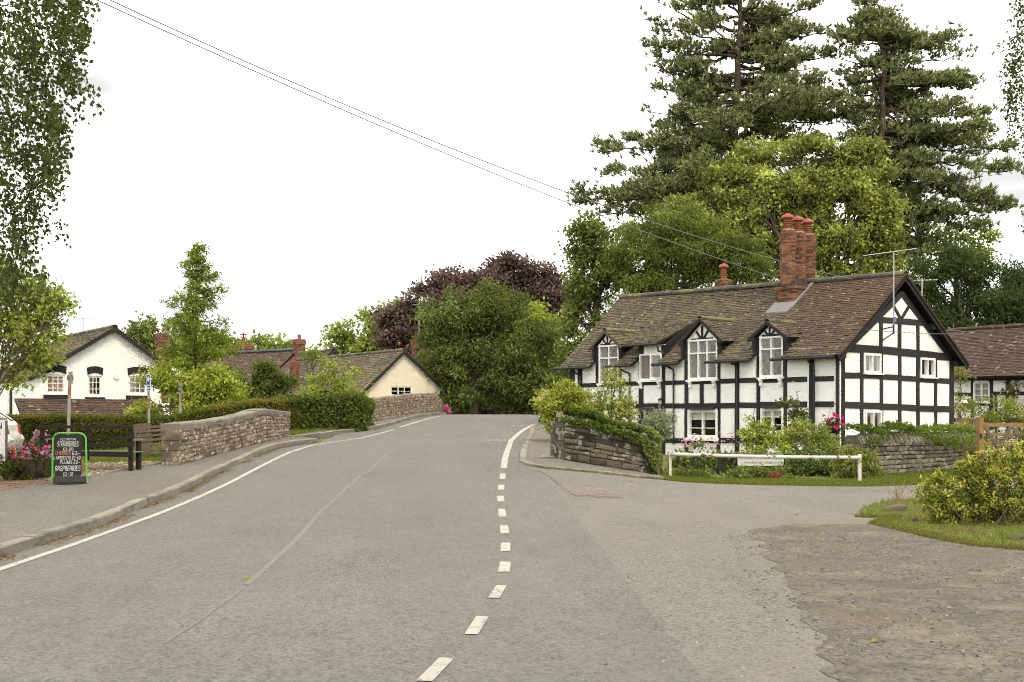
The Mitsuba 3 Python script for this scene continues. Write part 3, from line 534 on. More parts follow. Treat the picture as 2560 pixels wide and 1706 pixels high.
# gable wall
beams = []
gp_ap = GZ(1112, 205); zl, zr_ = GZ(650, 700)[1], GZ(1483, 745)[1]
wall_g = Polygon([(0, -.1), (0, zl), gp_ap, (D_w, zr_), (D_w, -.1)])
def gb(x0, y0, x1, y1, w): beams.append(beam_poly(GZ(x0, y0), GZ(x1, y1), w, r_))
def gpost(x0, x1, y0, y1): post(x0, x1, y0, y1, GZ)
gpost(638, 660, 690, 1500); gpost(784, 807, 690, 1500); gpost(938, 960, 860, 1500); gpost(941, 957, 705, 862); gpost(1082, 1104, 700, 1500); gpost(1224, 1248, 720, 1500); gpost(1365, 1385, 740, 1500); gpost(1484, 1520, 745, 1500)
gpost(934, 957, 455, 650); gpost(1080, 1104, 475, 660); gpost(1225, 1247, 480, 680)
def grail(pts, w):
    for (a, b) in zip(pts[:-1], pts[1:]): gb(*a, *b, w)
grail([(640, 660), (950, 677), (1230, 705), (1500, 735)], .25)
grail([(640, 872), (950, 884), (1230, 905), (1500, 923)], .18); grail([(640, 1106), (950, 1118), (1230, 1133), (1510, 1142)], .20); grail([(640, 1394), (790, 1394)], .15)
grail([(890, 436), (1100, 450), (1320, 468)], .19)
gb(1098, 430, 1035, 315, .11); gb(1108, 430, 1180, 312, .11)
gb(660, 690, 1108, 235, .20); gb(1500, 745, 1108, 225, .24)
gw = [fwin(808, 702, 944, 858, GZ), fwin(1252, 738, 1368, 888, GZ), fwin(820, 1150, 950, 1350, GZ)]
put_wall(FG, wall_g.buffer(0), beams, [rect(*w) for w in gw])
# rear and left walls, inner partition and floors
mb = MB()
FB, FL_ = Frame(H(0, D_w, 0), d1, d2), Frame(H(L_w, 0, 0), d2, d1)
FB.prism(mb, Polygon([(0, -.1), (0, zr_), (L_w, zr_), (L_w, -.1)]), -.15, 0); FL_.prism(mb, Polygon([(0, -.1), (0, 2.95), (D_w / 2, rL[1] - .25), (D_w, 2.95), (D_w, -.1)]), -.15, 0)
mb.put(cot + '__rear_wall', 'm_plaster')
mb = MB(); mid_z = FZ(1300, 1175)[1]
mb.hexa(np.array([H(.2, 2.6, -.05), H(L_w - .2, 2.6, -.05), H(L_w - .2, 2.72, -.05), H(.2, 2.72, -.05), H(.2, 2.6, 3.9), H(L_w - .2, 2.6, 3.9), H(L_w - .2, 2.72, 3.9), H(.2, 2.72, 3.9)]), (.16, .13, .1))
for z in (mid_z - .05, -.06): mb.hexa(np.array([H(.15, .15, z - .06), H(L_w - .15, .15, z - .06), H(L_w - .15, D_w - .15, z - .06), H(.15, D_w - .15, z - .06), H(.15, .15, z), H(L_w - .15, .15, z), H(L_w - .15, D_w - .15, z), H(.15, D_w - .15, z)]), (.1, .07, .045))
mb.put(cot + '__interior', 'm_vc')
# windows
CUR = (0.24, 0.235, 0.22)
def cw(*a, **k): 
    key = uniq(cot + '__window'); labels[key] = {}; window(key, *a, **k); return key
def brackets(key, fr, W):
    for s in (.09, .91):
        a = W[0] + (W[1] - W[0]) * s; mb = MB(); prof = [(.0, 0), (.12, 0), (.125, -.05), (.10, -.09), (.075, -.12), (.10, -.17), (.085, -.22), (.03, -.25), (0, -.25)]
        n_ = len(prof); V = np.vstack([fr.pt(a + o, np.array([W[2] - .07 + p[1] for p in prof]), np.array([p[0] + .02 for p in prof])) for o in (-.05, .05)]); i = np.arange(n_)
        mb.add(V, np.stack([i, (i + 1) % n_, (i + 1) % n_ + n_, i + n_], 1), WHITE); mb.add(V, [[0, j, j + 1] for j in range(1, n_ - 1)] + [[n_, n_ + j + 1, n_ + j] for j in range(1, n_ - 1)], WHITE)
        mb.put(key + '__bracket', 'm_paint')
k = cw(FF, *W1, 2, transom=W1[2] + (W1[3] - W1[2]) * .66, leaded=.135, curtain=((0.02, .2, CUR), (.8, .98, CUR))); brackets(k, FF, W1)
k = cw(FF, *W3, 3, transom=W3[2] + (W3[3] - W3[2]) * .655, leaded=.135, curtain=((0.02, .16, CUR), (.84, .98, CUR), (.42, .58, (.16, .16, .155)))); brackets(k, FF, W3)
k = cw(FF, *W4, 2, transom=W4[2] + (W4[3] - W4[2]) * .69, leaded=.135, curtain=((0.02, .22, CUR), (.55, .98, (.15, .15, .145)))); brackets(k, FF, W4)
k = cw(FF, *W2, 2, leaded=.135, curtain=((.52, .76, (0.46, 0.12, 0.12)), (.78, .97, (.40, .36, .32)))); brackets(k, FF, W2)
# its left casement stands open
mb = MB(); a1, z0_, z1_ = W2[1] - .03, W2[2] + .05, W2[3] - .05; hfr = Frame(FF.pt(np.array(a1), 0.0, .06), (d1 * .75 - d2 * .66), (d1 * .66 + d2 * .75)); wd = .42
hfr.prism(mb, rect(0, wd, z0_, z1_).difference(rect(.035, wd - .035, z0_ + .035, z1_ - .035)), -.02, .02, WHITE); mb.put(k + '__open_casement', 'm_paint')
mb = MB(); mb.add(hfr.pt(np.array([.03, wd - .03, wd - .03, .03]), np.array([z0_, z0_, z1_, z1_]), 0), [[0, 1, 2, 3]]); mb.put(k + '__pane', 'm_glass')
cw(FF, *G1, 2, bars=[G1[2] + (G1[3] - G1[2]) * q for q in (.35, .66)], blind=.33, frame=.10, sill=.1, curtain=((.03, .12, CUR),)); cw(FF, *G2, 2, bars=[G2[2] + (G2[3] - G2[2]) * q for q in (.35, .66)], blind=.33, frame=.09, sill=.1)
for w in gw: cw(FG, *w, 2, frame=.075, sill=.05, curtain=((.08, .4, (.42, .38, .3)),))
for G in (G1, G2):
    mb = MB(); mb.hexa(np.vstack([FF.pt(np.array([G[0] - .12, G[1] + .12, G[1] + .12, G[0] - .12]), G[3] + .005, np.array([.03, .03, .2, .2])), FF.pt(np.array([G[0] - .12, G[1] + .12, G[1] + .12, G[0] - .12]), np.array([G[3] + .09, G[3] + .09, G[3] + .04, G[3] + .04]), np.array([.03, .03, .2, .2]))]), BLACK); mb.put(cot + '__drip_board', 'm_paint')
mb = MB(); a, b = door[0], door[1]; mb.hexa(np.vstack([FF.pt(np.array([a - .12, b + .12, b + .12, a - .12]), door[3] + .01, np.array([.03, .03, .42, .42])), FF.pt(np.array([a - .12, b + .12, b + .12, a - .12]), np.array([door[3] + .14, door[3] + .14, door[3] + .06, door[3] + .06]), np.array([.03, .03, .42, .42]))]), BLACK); mb.put(cot + '__door_hood', 'm_paint')
mb = MB(); FF.prism(mb, rect(a, b, -.1, door[3]), -.20, -.15, (.02, .018, .017)); FF.prism(mb, rect(a + .15, b - .15, 1.2, door[3] - .2), -.15, -.135, (.05, .045, .04)); mb.put(cot + '__door', 'm_paint')
# roof: tiled front and rear slopes
side_of = lambda u, D: (u > min(D[0], D[1]) - .03) & (u < max(D[0], D[1]) + .03)
def uv_of(P): q = P - C0; return q @ d1, q @ d2
cat_u = (min(FZ(610, 700)[0], FZ(880, 700)[0]), max(FZ(610, 700)[0], FZ(880, 700)[0])); w2u = (min(FZ(683, 800)[0], FZ(887, 800)[0]), max(FZ(683, 800)[0], FZ(887, 800)[0]))
def keep_front(P):
    u, v = uv_of(P); ok = np.ones(len(P), bool)
    for D in DG: ok &= ~(side_of(u, D) & (v < (D[3] - eFR[1]) * 1.0 + .1)) 
    ok &= ~((u > w2u[0]) & (u < w2u[1]) & (v < .9))
    return ok
mb = MB(); tiles(mb, pFR, pFL, pRL, pRR, r_=rng(31), keep=keep_front, sag=.05); mb.put(cot + '__roof_tile', 'm_tile', uv=True, kind='stuff')
mb = MB(); tiles(mb, pBR, pBL, pRL, pRR, r_=rng(32), gauge=.2, width=.33); mb.put(cot + '__rear_roof_tile', 'm_tile', uv=True, kind='stuff')
mb = MB()
Q = lambda u, v: H(u, v, zroof(u, v))
cuts = [eFR[0]] + sorted(q for D in DG for q in (min(D[0], D[1]), max(D[0], D[1]))) + [eFL[0]]
cuts = sorted(set(cuts + list(w2u)))
for a, b in zip(cuts[:-1], cuts[1:]):
    m = (a + b) / 2; v0 = -OV
    for D in DG:
        if side_of(m, D): v0 = (D[3] - eFR[1]) * .9 + .05
    if w2u[0] < m < w2u[1]: v0 = .85
    slope_sheet(mb, Q(a, v0), Q(b, v0), Q(b, D_w / 2), Q(a, D_w / 2), (.03, .025, .02), drop=.02 + .11 * 0, thick=.06)
slope_sheet(mb, pBR, pBL, pRL, pRR, (.03, .025, .02)); mb.put(cot + '__roof_boarding', 'm_vc')
ridge(cot, pRR, pRL, .15, .42, rng(33))
# barge boards on the gable verge and rafters below the tiles
mb = MB()
for e, s in ((pFR, 1), (pBR, -1)):
    mb.bar(e + d1 * .05 - [0, 0, .10], pRR + d1 * .05 - [0, 0, .10], .05, .2, BLACK, up=np.cross(pRR - e, d1) * s)
    mb.put(cot + '__barge_board', 'm_timber'); mb = MB()
for v_, e in ((.0, pFR), (D_w, pBR)):   # purlin and plate ends
    p = H(eFR[0] + .1, v_, e[2] + .02); mb.bar(p, p + d1 * .6, .2, .2, BLACK); mb.put(cot + '__plate_end', 'm_timber'); mb = MB()
for t_ in (.52,):
    for e in (pFR, pBR): p = e * (1 - t_) + pRR * t_ - np.array([0, 0, .26]) + d1 * .1; mb.bar(p, p + d1 * .5, .16, .2, BLACK); mb.put(cot + '__purlin_end', 'm_timber'); mb = MB()
# dormer roofs
for i, (a, b, pk, ze) in enumerate(DG):
    k = uniq(cot + '__dormer'); labels[k] = {}; a, b = min(a, b), max(a, b); oh = .17; m = pk[0]
    sl = (pk[1] - ze) / ((b - a) / 2); zr0 = pk[1] + .13
    vr = (zr0 - eFR[1]) / ((rR[1] - eFR[1]) / (D_w / 2 + OV)) - OV       # where the dormer ridge meets the main slope
    hw = (b - a) / 2 + .2; ze0 = zr0 - sl * hw
    ve = max((ze0 - eFR[1]) / ((rR[1] - eFR[1]) / (D_w / 2 + OV)) - OV, .1)
    mb, mu = MB(), MB()
    for s in (-1, 1):
        A_, B_ = H(m + s * hw, -oh, ze0), H(m + s * hw, ve, ze0); C_, D_ = H(m, vr, zr0), H(m, -oh, zr0)
        tiles(mb, A_, B_, C_, D_, r_=rng(40 + i), moss=.32); slope_sheet(mu, A_, B_, C_, D_, (.03, .025, .02))
    mb.put(k + '__roof_tile', 'm_tile', uv=True, kind='stuff'); mu.put(k + '__boarding', 'm_vc')
    L_ = np.linalg.norm(H(m, vr, zr0) - H(m, -oh, zr0)); n_ = max(2, int(L_ / .36))
    ridge(k, H(m, -oh, zr0), H(m, vr, zr0), .125, .38, rng(50 + i), moss=.9)
    for s in (-1, 1):
        mb = MB(); p, q = H(m + s * hw, -oh + .02, ze0 - .055), H(m, -oh + .02, zr0 - .055); mb.bar(p, q, .045, .10, (BLACK if i else (.09, .07, .055)), up=np.cross(q - p, d2) * (-s)); mb.put(k + '__barge_board', 'm_timber')
        mb = MB(); e = a if s < 0 else b; mb.hexa(np.array([H(e - s * .1, .03, zroof(e, -OV) - .1), H(e, .03, zroof(e, -OV) - .1), H(e, ve + .1, zroof(e, ve)), H(e - s * .1, ve + .1, zroof(e, ve)), H(e - s * .1, .03, ze), H(e, .03, ze), H(e, ve + .1, ze), H(e - s * .1, ve + .1, ze)]), BLACK); mb.put(k + '__cheek', 'm_timber')
        mb = MB(); mb.bar(H(e + s * .04, .05, ze - .02), H(e + s * .04, -oh + .0, ze - .02), .14, .14, BLACK); mb.bar(H(e + s * .03, -.05, ze - .55), H(e + s * .03, -oh + .06, ze - .08), .1, .1, BLACK); mb.put(k + '__bracket', 'm_timber')
# the low sloped roof over the second window
mb, mu = MB(), MB(); vz = 1.75; a, b = cat_u
A_, B_ = H(a, -.3, z2 + .06), H(b, -.3, z2 + .06); C_, D_ = H(b + .15, vz, zroof(b, vz) + .02), H(a - .05, vz, zroof(a, vz) + .02)
tiles(mb, A_, B_, C_, D_, r_=rng(61)); mb.put(cot + '__window_roof_tile', 'm_tile', uv=True, kind='stuff'); slope_sheet(mu, A_, B_, C_, D_, (.03, .025, .02)); mu.put(cot + '__window_roof_boarding', 'm_vc')
for e, s in ((a, -1), (b, 1)):
    mb = MB(); w_ = w2u[0] if s < 0 else w2u[1]; ee = w_
    mb.hexa(np.array([H(ee - .05, .03, zroof(ee, -OV)), H(ee + .05, .03, zroof(ee, -OV)), H(ee + .05, vz - .1, zroof(ee, vz - .1)), H(ee - .05, vz - .1, zroof(ee, vz - .1)), H(ee - .05, .03, z2 + .02), H(ee + .05, .03, z2 + .02), H(ee + .05, vz - .1, zroof(ee, vz) + .0), H(ee - .05, vz - .1, zroof(ee, vz) + .0)]), BLACK); mb.put(cot + '__roof_cheek', 'm_timber')
# gutters and downpipes
def gut(u0, u1, v, z, key='__gutter'): MB().tube([H(u0, v, z), H(u1, v, z)], .05, 8, BLACK).put(cot + key, 'm_paint')
segs = [(FZ(62, 880)[0], FZ(352, 880)[0]), (FZ(478, 850)[0], FZ(672, 850)[0]), (FZ(838, 830)[0], FZ(1046, 830)[0]), (FZ(1255, 810)[0], FZ(1608, 810)[0]), (F5(142, 730)[0], F5(640, 720)[0])]
for a, b in segs: gut(a, b, -OV - .03, zroof((a + b) / 2, -OV) - .05)
gut(*cat_u, -.36, z2 + .0)
def dp(px_path, d0, d1_):
    pts = []
    for i, (x, y) in enumerate(px_path): d = d0 if i == 0 else d1_; a, z = FF.px(1380 + x / 3.137, 640 + y / 3.137, d); pts.append(FF.pt(np.array(a), z, d))
    pipe(cot + '__downpipe', pts)
dp([(826, 705), (832, 745), (886, 765)], .36, .2); dp([(870, 845), (890, 862), (950, 893), (953, 930), (953, 1480)], .38, .08); dp([(540, 862), (545, 895), (605, 925), (608, 950), (608, 1500)], .38, .08); dp([(1397, 815), (1402, 838), (1445, 862), (1450, 900), (1450, 1500)], .38, .08); dp([(172, 885), (178, 915), (222, 945), (222, 1500)], .38, .08)
dp([(2003, 810), (2010, 830), (2050, 850), (2055, 900), (2055, 1480)], .38, .1)
# chimneys
def on_ridge(px): a, z = ridge_fr.px(px, 700); return a
ua = on_ridge(1990); ch = uniq(cot + '__chimney'); labels[ch] = {}
base_v = D_w / 2 - .62
cfr = Frame(H(0, base_v, 0), d1, -d2); uc = cfr.px(1982, 730)[0]; zb = cfr.px(1971, 716)[1]; zs1 = cfr.px(1970, 583)[1]
cen = H(uc, base_v, 0)
stack(ch, cen + d2 * .30, d1, d2, .80, 1.5, zroof(uc, base_v - .75) - .2, zb - .08, rng(70), bands=((zb - .16, zb - .07, .05),))
mb = MB(); c1, c2 = cen + d2 * .30, zb; o = c1 - d1 * .45 - d2 * .8
mb.hexa(np.array([[*(o + d1 * x + d2 * y)[:2], zb - .07] for x, y in ((0, 0), (.9, 0), (.9, 1.6), (0, 1.6))] + [[*(o + d1 * x + d2 * y)[:2], zb + .22] for x, y in ((.2, .2), (.7, .2), (.7, 1.4), (.2, 1.4))])); mb.put(ch + '__flaunching', 'm_dark_mortar')
e1, e2 = (d1 + d2) / math.sqrt(2), (d2 - d1) / math.sqrt(2)
for i in range(3):
    ck = cen + d2 * (-.30 + .59 * i); zt_ = zs1 + (-.02 * i); s = f'_{i:03d}' if i else ''
    stack(ch, ck, e1, e2, .45, .45, zb - .05, zt_, rng(71 + i), bands=((zt_ - .42, zt_ - .06, .03), (zt_ - .75, zt_ - .42, .016)))
    mb = MB(); q = [ck + (e1 * x + e2 * y) for x, y in ((-.24, -.24), (.24, -.24), (.24, .24), (-.24, .24))]; q2 = [ck + (e1 * x + e2 * y) for x, y in ((-.17, -.17), (.17, -.17), (.17, .17), (-.17, .17))]
    mb.hexa(np.array([[*k_[:2], zt_ - .001] for k_ in q] + [[*k_[:2], zt_ + .07] for k_ in q2])); mb.put(ch + '__mortar_cap', 'm_mortar')
    cowl(ch, ck[0], ck[1], zt_ + .05, .155, .40)
mb = MB(); vf = base_v - .75 + .3      # lead flashing at its foot
q = [(uc - .46, vf - .5), (uc + .46, vf - .5), (uc + .46, vf + .05), (uc - .46, vf + .05)]; mb.hexa(np.array([H(u, v, zroof(u, v) + .0) for u, v in q] + [H(u, v, zroof(u, v) + .045) for u, v in q]), (.22, .22, .225))
q = [(uc - .40 - .12, vf - .3), (uc - .40, vf - .3), (uc - .40, vf + 1.3), (uc - .52, vf + 1.3)]; mb.hexa(np.array([H(u, v, zroof(u, v)) for u, v in q] + [H(u, v, zroof(u, v) + .06) for u, v in q]), (.22, .22, .225)); mb.put(ch + '__lead_flashing', 'm_vc')
ch2 = uniq(cot + '__chimney'); labels[ch2] = {}
cfr = Frame(H(0, D_w / 2 + .35, 0), d1, -d2); u2 = cfr.px(1809, 700)[0]; zt2 = cfr.px(1809, 699)[1]; c2 = H(u2, D_w / 2 + .35, 0)
stack(ch2, c2, d1, d2, .42, .42, zroof(u2, D_w / 2) - .5, zt2, rng(77), bands=((zt2 - .2, zt2 - .03, .025),)); cowl(ch2, c2[0], c2[1], zt2, .13, .45)
# ---------------------------------------------------------------- stone walls
def stone_wall(key, pts, tops, thick, course, lens, bsdf, mortar, sd, side=1, parts=True, proud=(.015, .04), ends=(), jag=.35):
    """Rubble wall along plan points: mortar core, each stone a bevelled block of its own."""
    r_ = rng(sd); P = np.array([p[:2] for p in pts]); zb = np.array([p[2] for p in pts]); tops = np.asarray(tops, float)
    d = np.concatenate([[0], np.cumsum(np.linalg.norm(np.diff(P, axis=0), axis=1))]); L = d[-1]
    pos = lambda s: np.column_stack([np.interp(s, d, P[:, 0]), np.interp(s, d, P[:, 1])])
    def nrm(s):
        t = pos(np.asarray(s) + .05) - pos(np.asarray(s) - .05); t /= np.linalg.norm(t, axis=1, keepdims=True) + 1e-9
        return np.column_stack([t[:, 1], -t[:, 0]]) * side
    zb_, zt_ = (lambda s: np.interp(s, d, zb)), (lambda s: np.interp(s, d, tops))
    q = np.linspace(0, L, 24); a = pos(q); n = nrm(np.clip(q, .06, L - .06)); b = a - n * thick; mb = MB()
    V = np.stack([np.column_stack([a, zb_(q) - .15]), np.column_stack([a, zt_(q)]), np.column_stack([b, zt_(q)]), np.column_stack([b, zb_(q) - .4])], 1).reshape(-1, 3)
    f = [[i * 4 + j, i * 4 + (j + 1) % 4, (i + 1) * 4 + (j + 1) % 4, (i + 1) * 4 + j] for i in range(23) for j in range(4)] + [[0, 1, 2, 3], [95, 94, 93, 92]]
    mb.add(V, f).put(key + '__core', mortar)
    Hm = np.max(tops - zb); m = max(2, int(round(Hm / course))); hs = np.cumsum(np.concatenate([[0], r_.uniform(.75, 1.25, m)])); hs /= hs[-1]
    faces = [('front', 0, L)]; big = MB(); count = 0
    for i in range(m):
        s = r_.uniform(-.1, 0)
        while s < L - .03:
            l = r_.uniform(*lens); s0, s1 = max(s, 0), min(s + l, L); s += l
            if s1 - s0 < .05: continue
            g = .008; t0, t1 = hs[i], hs[i + 1]; o = r_.normal(0, jag * .02, 4)
            ss = np.array([s0 + g, s1 - g, s1 - g, s0 + g]); zz = np.array([zb_(s0) + (zt_(s0) - zb_(s0)) * t0, zb_(s1) + (zt_(s1) - zb_(s1)) * t0, zb_(s1) + (zt_(s1) - zb_(s1)) * t1, zb_(s0) + (zt_(s0) - zb_(s0)) * t1]) + o + np.array([g, g, -g, -g])
            cs, cz_ = ss.mean(), zz.mean(); k = r_.uniform(.62, .8); p = r_.uniform(*proud)
            ss2, zz2 = cs + (ss - cs) * (1 - (1 - k) * min(1, .1 / (s1 - s0))) + r_.normal(0, .008, 4), cz_ + (zz - cz_) * k + r_.normal(0, .006, 4)
            A, N = pos(ss), nrm(np.clip(ss, .06, L - .06)); B, N2 = pos(ss2), nrm(np.clip(ss2, .06, L - .06))
            V = np.vstack([np.column_stack([A - N * .06, zz]), np.column_stack([A + N * p * .45, zz]), np.column_stack([B + N2 * (p + r_.normal(0, .004, (4, 1))), zz2]), [np.append(pos([cs])[0] + nrm([np.clip(cs, .06, L - .06)])[0] * p * 1.15, cz_)]])
            f = [[j, (j + 1) % 4, (j + 1) % 4 + 4, j + 4] for j in range(4)] + [[j + 4, (j + 1) % 4 + 4, (j + 1) % 4 + 8, j + 8] for j in range(4)]
            f = np.array([[x[0], x[1], x[2]] for x in f] + [[x[0], x[2], x[3]] for x in f] + [[8 + j, 8 + (j + 1) % 4, 12] for j in range(4)])
            c = [r_.random(), r_.random()]
            if parts and count < 298: MB().add(V, f, c).put(key + '__stone', bsdf, uv=True)
            else: big.add(V, f, c)
            count += 1
    for s_, sg in ((0.0, -1), (L, 1)):
        if sg not in ends: continue
        a, nn = pos([s_])[0], nrm([np.clip(s_, .06, L - .06)])[0]; t = np.array([-nn[1], nn[0]]) * sg * side; m2 = max(3, int((zt_(s_) - zb_(s_)) / .15))
        for i in range(m2):
            z0_, z1_ = zb_(s_) - .12 + (zt_(s_) - zb_(s_) + .12) * i / m2, zb_(s_) - .12 + (zt_(s_) - zb_(s_) + .12) * (i + .94) / m2; cut = thick * r_.uniform(.35, .65)
            for w0, w1 in ((0, cut - .008), (cut + .008, thick)):
                f_ = t * r_.uniform(.02, .045); q = [a - nn * w0 + f_, a - nn * w1 + f_, a - nn * w1 - t * .1, a - nn * w0 - t * .1]; MB().hexa(np.array([[*x, z0_] for x in q] + [[*x, z1_] for x in q]), [r_.random(), r_.random()]).put(key + '__end_stone', bsdf, uv=True)
    if big.n: big.put(key + '__small_stone', bsdf, uv=True, kind='stuff')
    return pos, nrm, zt_, L
def wall_pts(rows, dz, Yfix=None):
    pts, tops = [], []
    for r in rows:
        if len(r) == 4: p = at(r[0], r[1], r[3])
        else: p = g3(r[0], r[1], dz)
        pts.append(p); tops.append(EYE - (r[2] - YH) / F * p[1])
    return pts, tops
def coping(key, pos, nrm, zt_, s0, s1, each, thick, hgt, over, bsdf, sd):
    r_ = rng(sd); s = s0
    while s < s1 - .05:
        e = min(s + each * r_.uniform(.75, 1.2), s1); q = np.array([s + .005, e - .005]); a, n = pos(q), nrm(np.clip(q, .06, s1 - .06)); mb = MB(); w = r_.normal(0, .006, 2)
        lo = [np.append(a[0] + n[0] * over, zt_(q[0]) - hgt), np.append(a[1] + n[1] * over, zt_(q[1]) - hgt), np.append(a[1] - n[1] * (thick + over), zt_(q[1]) - hgt), np.append(a[0] - n[0] * (thick + over), zt_(q[0]) - hgt)]
        hi = [np.append(a[0] + n[0] * (over - .02), zt_(q[0]) + w[0]), np.append(a[1] + n[1] * (over - .02), zt_(q[1]) + w[1]), np.append(a[1] - n[1] * (thick + over - .02), zt_(q[1]) + w[0]), np.append(a[0] - n[0] * (thick + over - .02), zt_(q[0]) + w[1])]
        mid = [h * .0 + l + np.array([0, 0, (h[2] - l[2]) * .75]) for l, h in zip(lo, hi)]
        c = [r_.uniform(.1, .6), r_.uniform(.3, 1)]; mb.hexa(np.array(lo + mid), c); mb.add(np.array(mid + hi), [[4, 5, 6, 7], [0, 1, 5, 4], [1, 2, 6, 5], [2, 3, 7, 6], [3, 0, 4, 7]], c)
        mb.put(key + '__coping_stone', bsdf, uv=True); s = e
# near parapet on the left
k = thing('bridge_parapet', 'near tan rubble stone bridge parapet with sandstone coping, ending beside the slatted crate', 'stone wall')
rows = [(447, 1164, 1072), (520, 1143, 1063), (600, 1121, 1050), (658, 1107, 1031), (724, 1092, 1039)]
pts, tops = wall_pts(rows, .1); pos, nrm, zt_, L = stone_wall(k, pts, tops, .36, .105, (.10, .30), 'm_stone', 'm_mortar', 101)
top2 = [EYE - (r[2] - YH) / F * p[1] for r, p in zip([(447, 0, 1061), (520, 0, 1052), (600, 0, 1040), (658, 0, 1022), (724, 0, 1030)], pts)]
d_ = np.concatenate([[0], np.cumsum(np.linalg.norm(np.diff(np.array(pts)[:, :2], axis=0), axis=1))])
coping(k, pos, nrm, lambda s: np.interp(s, d_, top2), 0, L, .85, .36, .12, .04, 'm_kerb', 102)
p0 = pts[0]; e_ = (tops[0] - p0[2]); nn = -nrm([.1])[0]; r_ = rng(103)      # squared blocks at its end
for i in range(4):
    for j in range(1 + (i % 2 == 0)):
        w0, w1 = ((0, .5), (.5, 1))[j] if i % 2 == 0 else (0, 1); z0_, z1_ = p0[2] - .12 + e_ * (i / 4.0) * 1.12, p0[2] - .12 + e_ * ((i + 1) / 4.0) * 1.12 - .012
        t = (pos([.3])[0] - pos([0])[0]); t /= np.linalg.norm(t); a, b = p0[:2] + nn * (.36 * w0 + .006 - .02 * (w0 == 0)), p0[:2] + nn * (.36 * w1 - .006 + .01 * (w1 == 1)); f_ = -t * r_.uniform(.035, .05)
        mb = MB(); q = [a + f_, b + f_, b + t * .25, a + t * .25]; mb.hexa(np.array([[*x, z0_] for x in q] + [[*x, min(z1_, tops[0] - .0)] for x in q]), [r_.uniform(0, .35), r_.uniform(.6, 1)]); mb.put(k + '__end_block', 'm_stone', uv=True)
# far parapet
k = thing('bridge_parapet', 'far weathered stone parapet of the bridge, rising to the crest beyond the ivy hedge', 'stone wall')
rows = [(862, 1068, 1018), (900, 1059, 1010), (973, 1047, 998), (1047, 1037.5, 989, 50.0), (1086, 1034, 988, 54.0), (1112, 1032, 1012, 57.0)]
pts, tops = wall_pts(rows, .11); pos, nrm, zt_, L = stone_wall(k, pts, tops, .4, .11, (.12, .3), 'm_stone', 'm_mortar', 104, parts=False)
coping(k, pos, nrm, lambda s: zt_(s) + .10, 0, L - .8, .7, .4, .12, .02, 'm_stone', 105)
# dark ivy-topped wall on the right corner
k = thing('boundary_wall', 'dark lichened stone wall under ivy at the side road corner, left of the white rail', 'stone wall')
rows = [(1412, 1150, 1052), (1470, 1160, 1058), (1548, 1172, 1078), (1610, 1181, 1098), (1650, 1188, 1118)]
pts, tops = wall_pts(rows, .04); pos, nrm, zt_, L = stone_wall(k, pts, tops, .42, .125, (.14, .5), 'm_old_stone', 'm_dark_mortar', 106)
IVYW = (pos, nrm, zt_, L)
q0 = pts[0]
mb = MB(); a = q0 + np.array([-.02, -.01, -.1]); b = q0 + np.array([-.30, .75, -.05]); r_ = rng(108); n_ = 8
for i in range(n_):
    for j in range(3):
        t0, t1 = j / 3, (j + 1) / 3; z0_, z1_ = q0[2] + (tops[0] - q0[2]) * i / n_, q0[2] + (tops[0] - q0[2]) * (i + .93) / n_; A, B = a + (b - a) * (t0 + .01), a + (b - a) * (t1 - .01); o = np.array([-.95, -.3, 0]) * r_.uniform(.0, .03)
        mb.hexa(np.array([[*(A + o)[:2], z0_], [*(B + o)[:2], z0_], [*(B + [.25, 0, 0])[:2], z0_], [*(A + [.25, .05, 0])[:2], z0_], [*(A + o)[:2], z1_], [*(B + o)[:2], z1_], [*(B + [.25, 0, 0])[:2], z1_], [*(A + [.25, .05, 0])[:2], z1_]]), [r_.random(), r_.random()])
mb.put(k + '__return_stone', 'm_old_stone', uv=True, kind='stuff')
k2 = thing('gate_pillar', 'pale flat capped stone pillar behind the left end of the ivy wall', 'pillar')
pc = at(1415, YH, 28.2); zt2_ = EYE - (1031 - YH) / F * 28.2; mb = MB(); r_ = rng(109)
mb.box((pc[0] - .2, pc[1] - .2, .4), (pc[0] + .2, pc[1] + .2, zt2_ - .1), [.4, .5]); mb.put(k2 + '__shaft', 'm_stone', uv=True)
mb = MB(); mb.box((pc[0] - .25, pc[1] - .22, zt2_ - .13), (pc[0] + .22, pc[1] + .22, zt2_ - .055), [.95, .3]); mb.box((pc[0] - .225, pc[1] - .2, zt2_ - .055), (pc[0] + .22, pc[1] + .2, zt2_), [.9, .2]); mb.put(k2 + '__cap', 'm_kerb', uv=True)
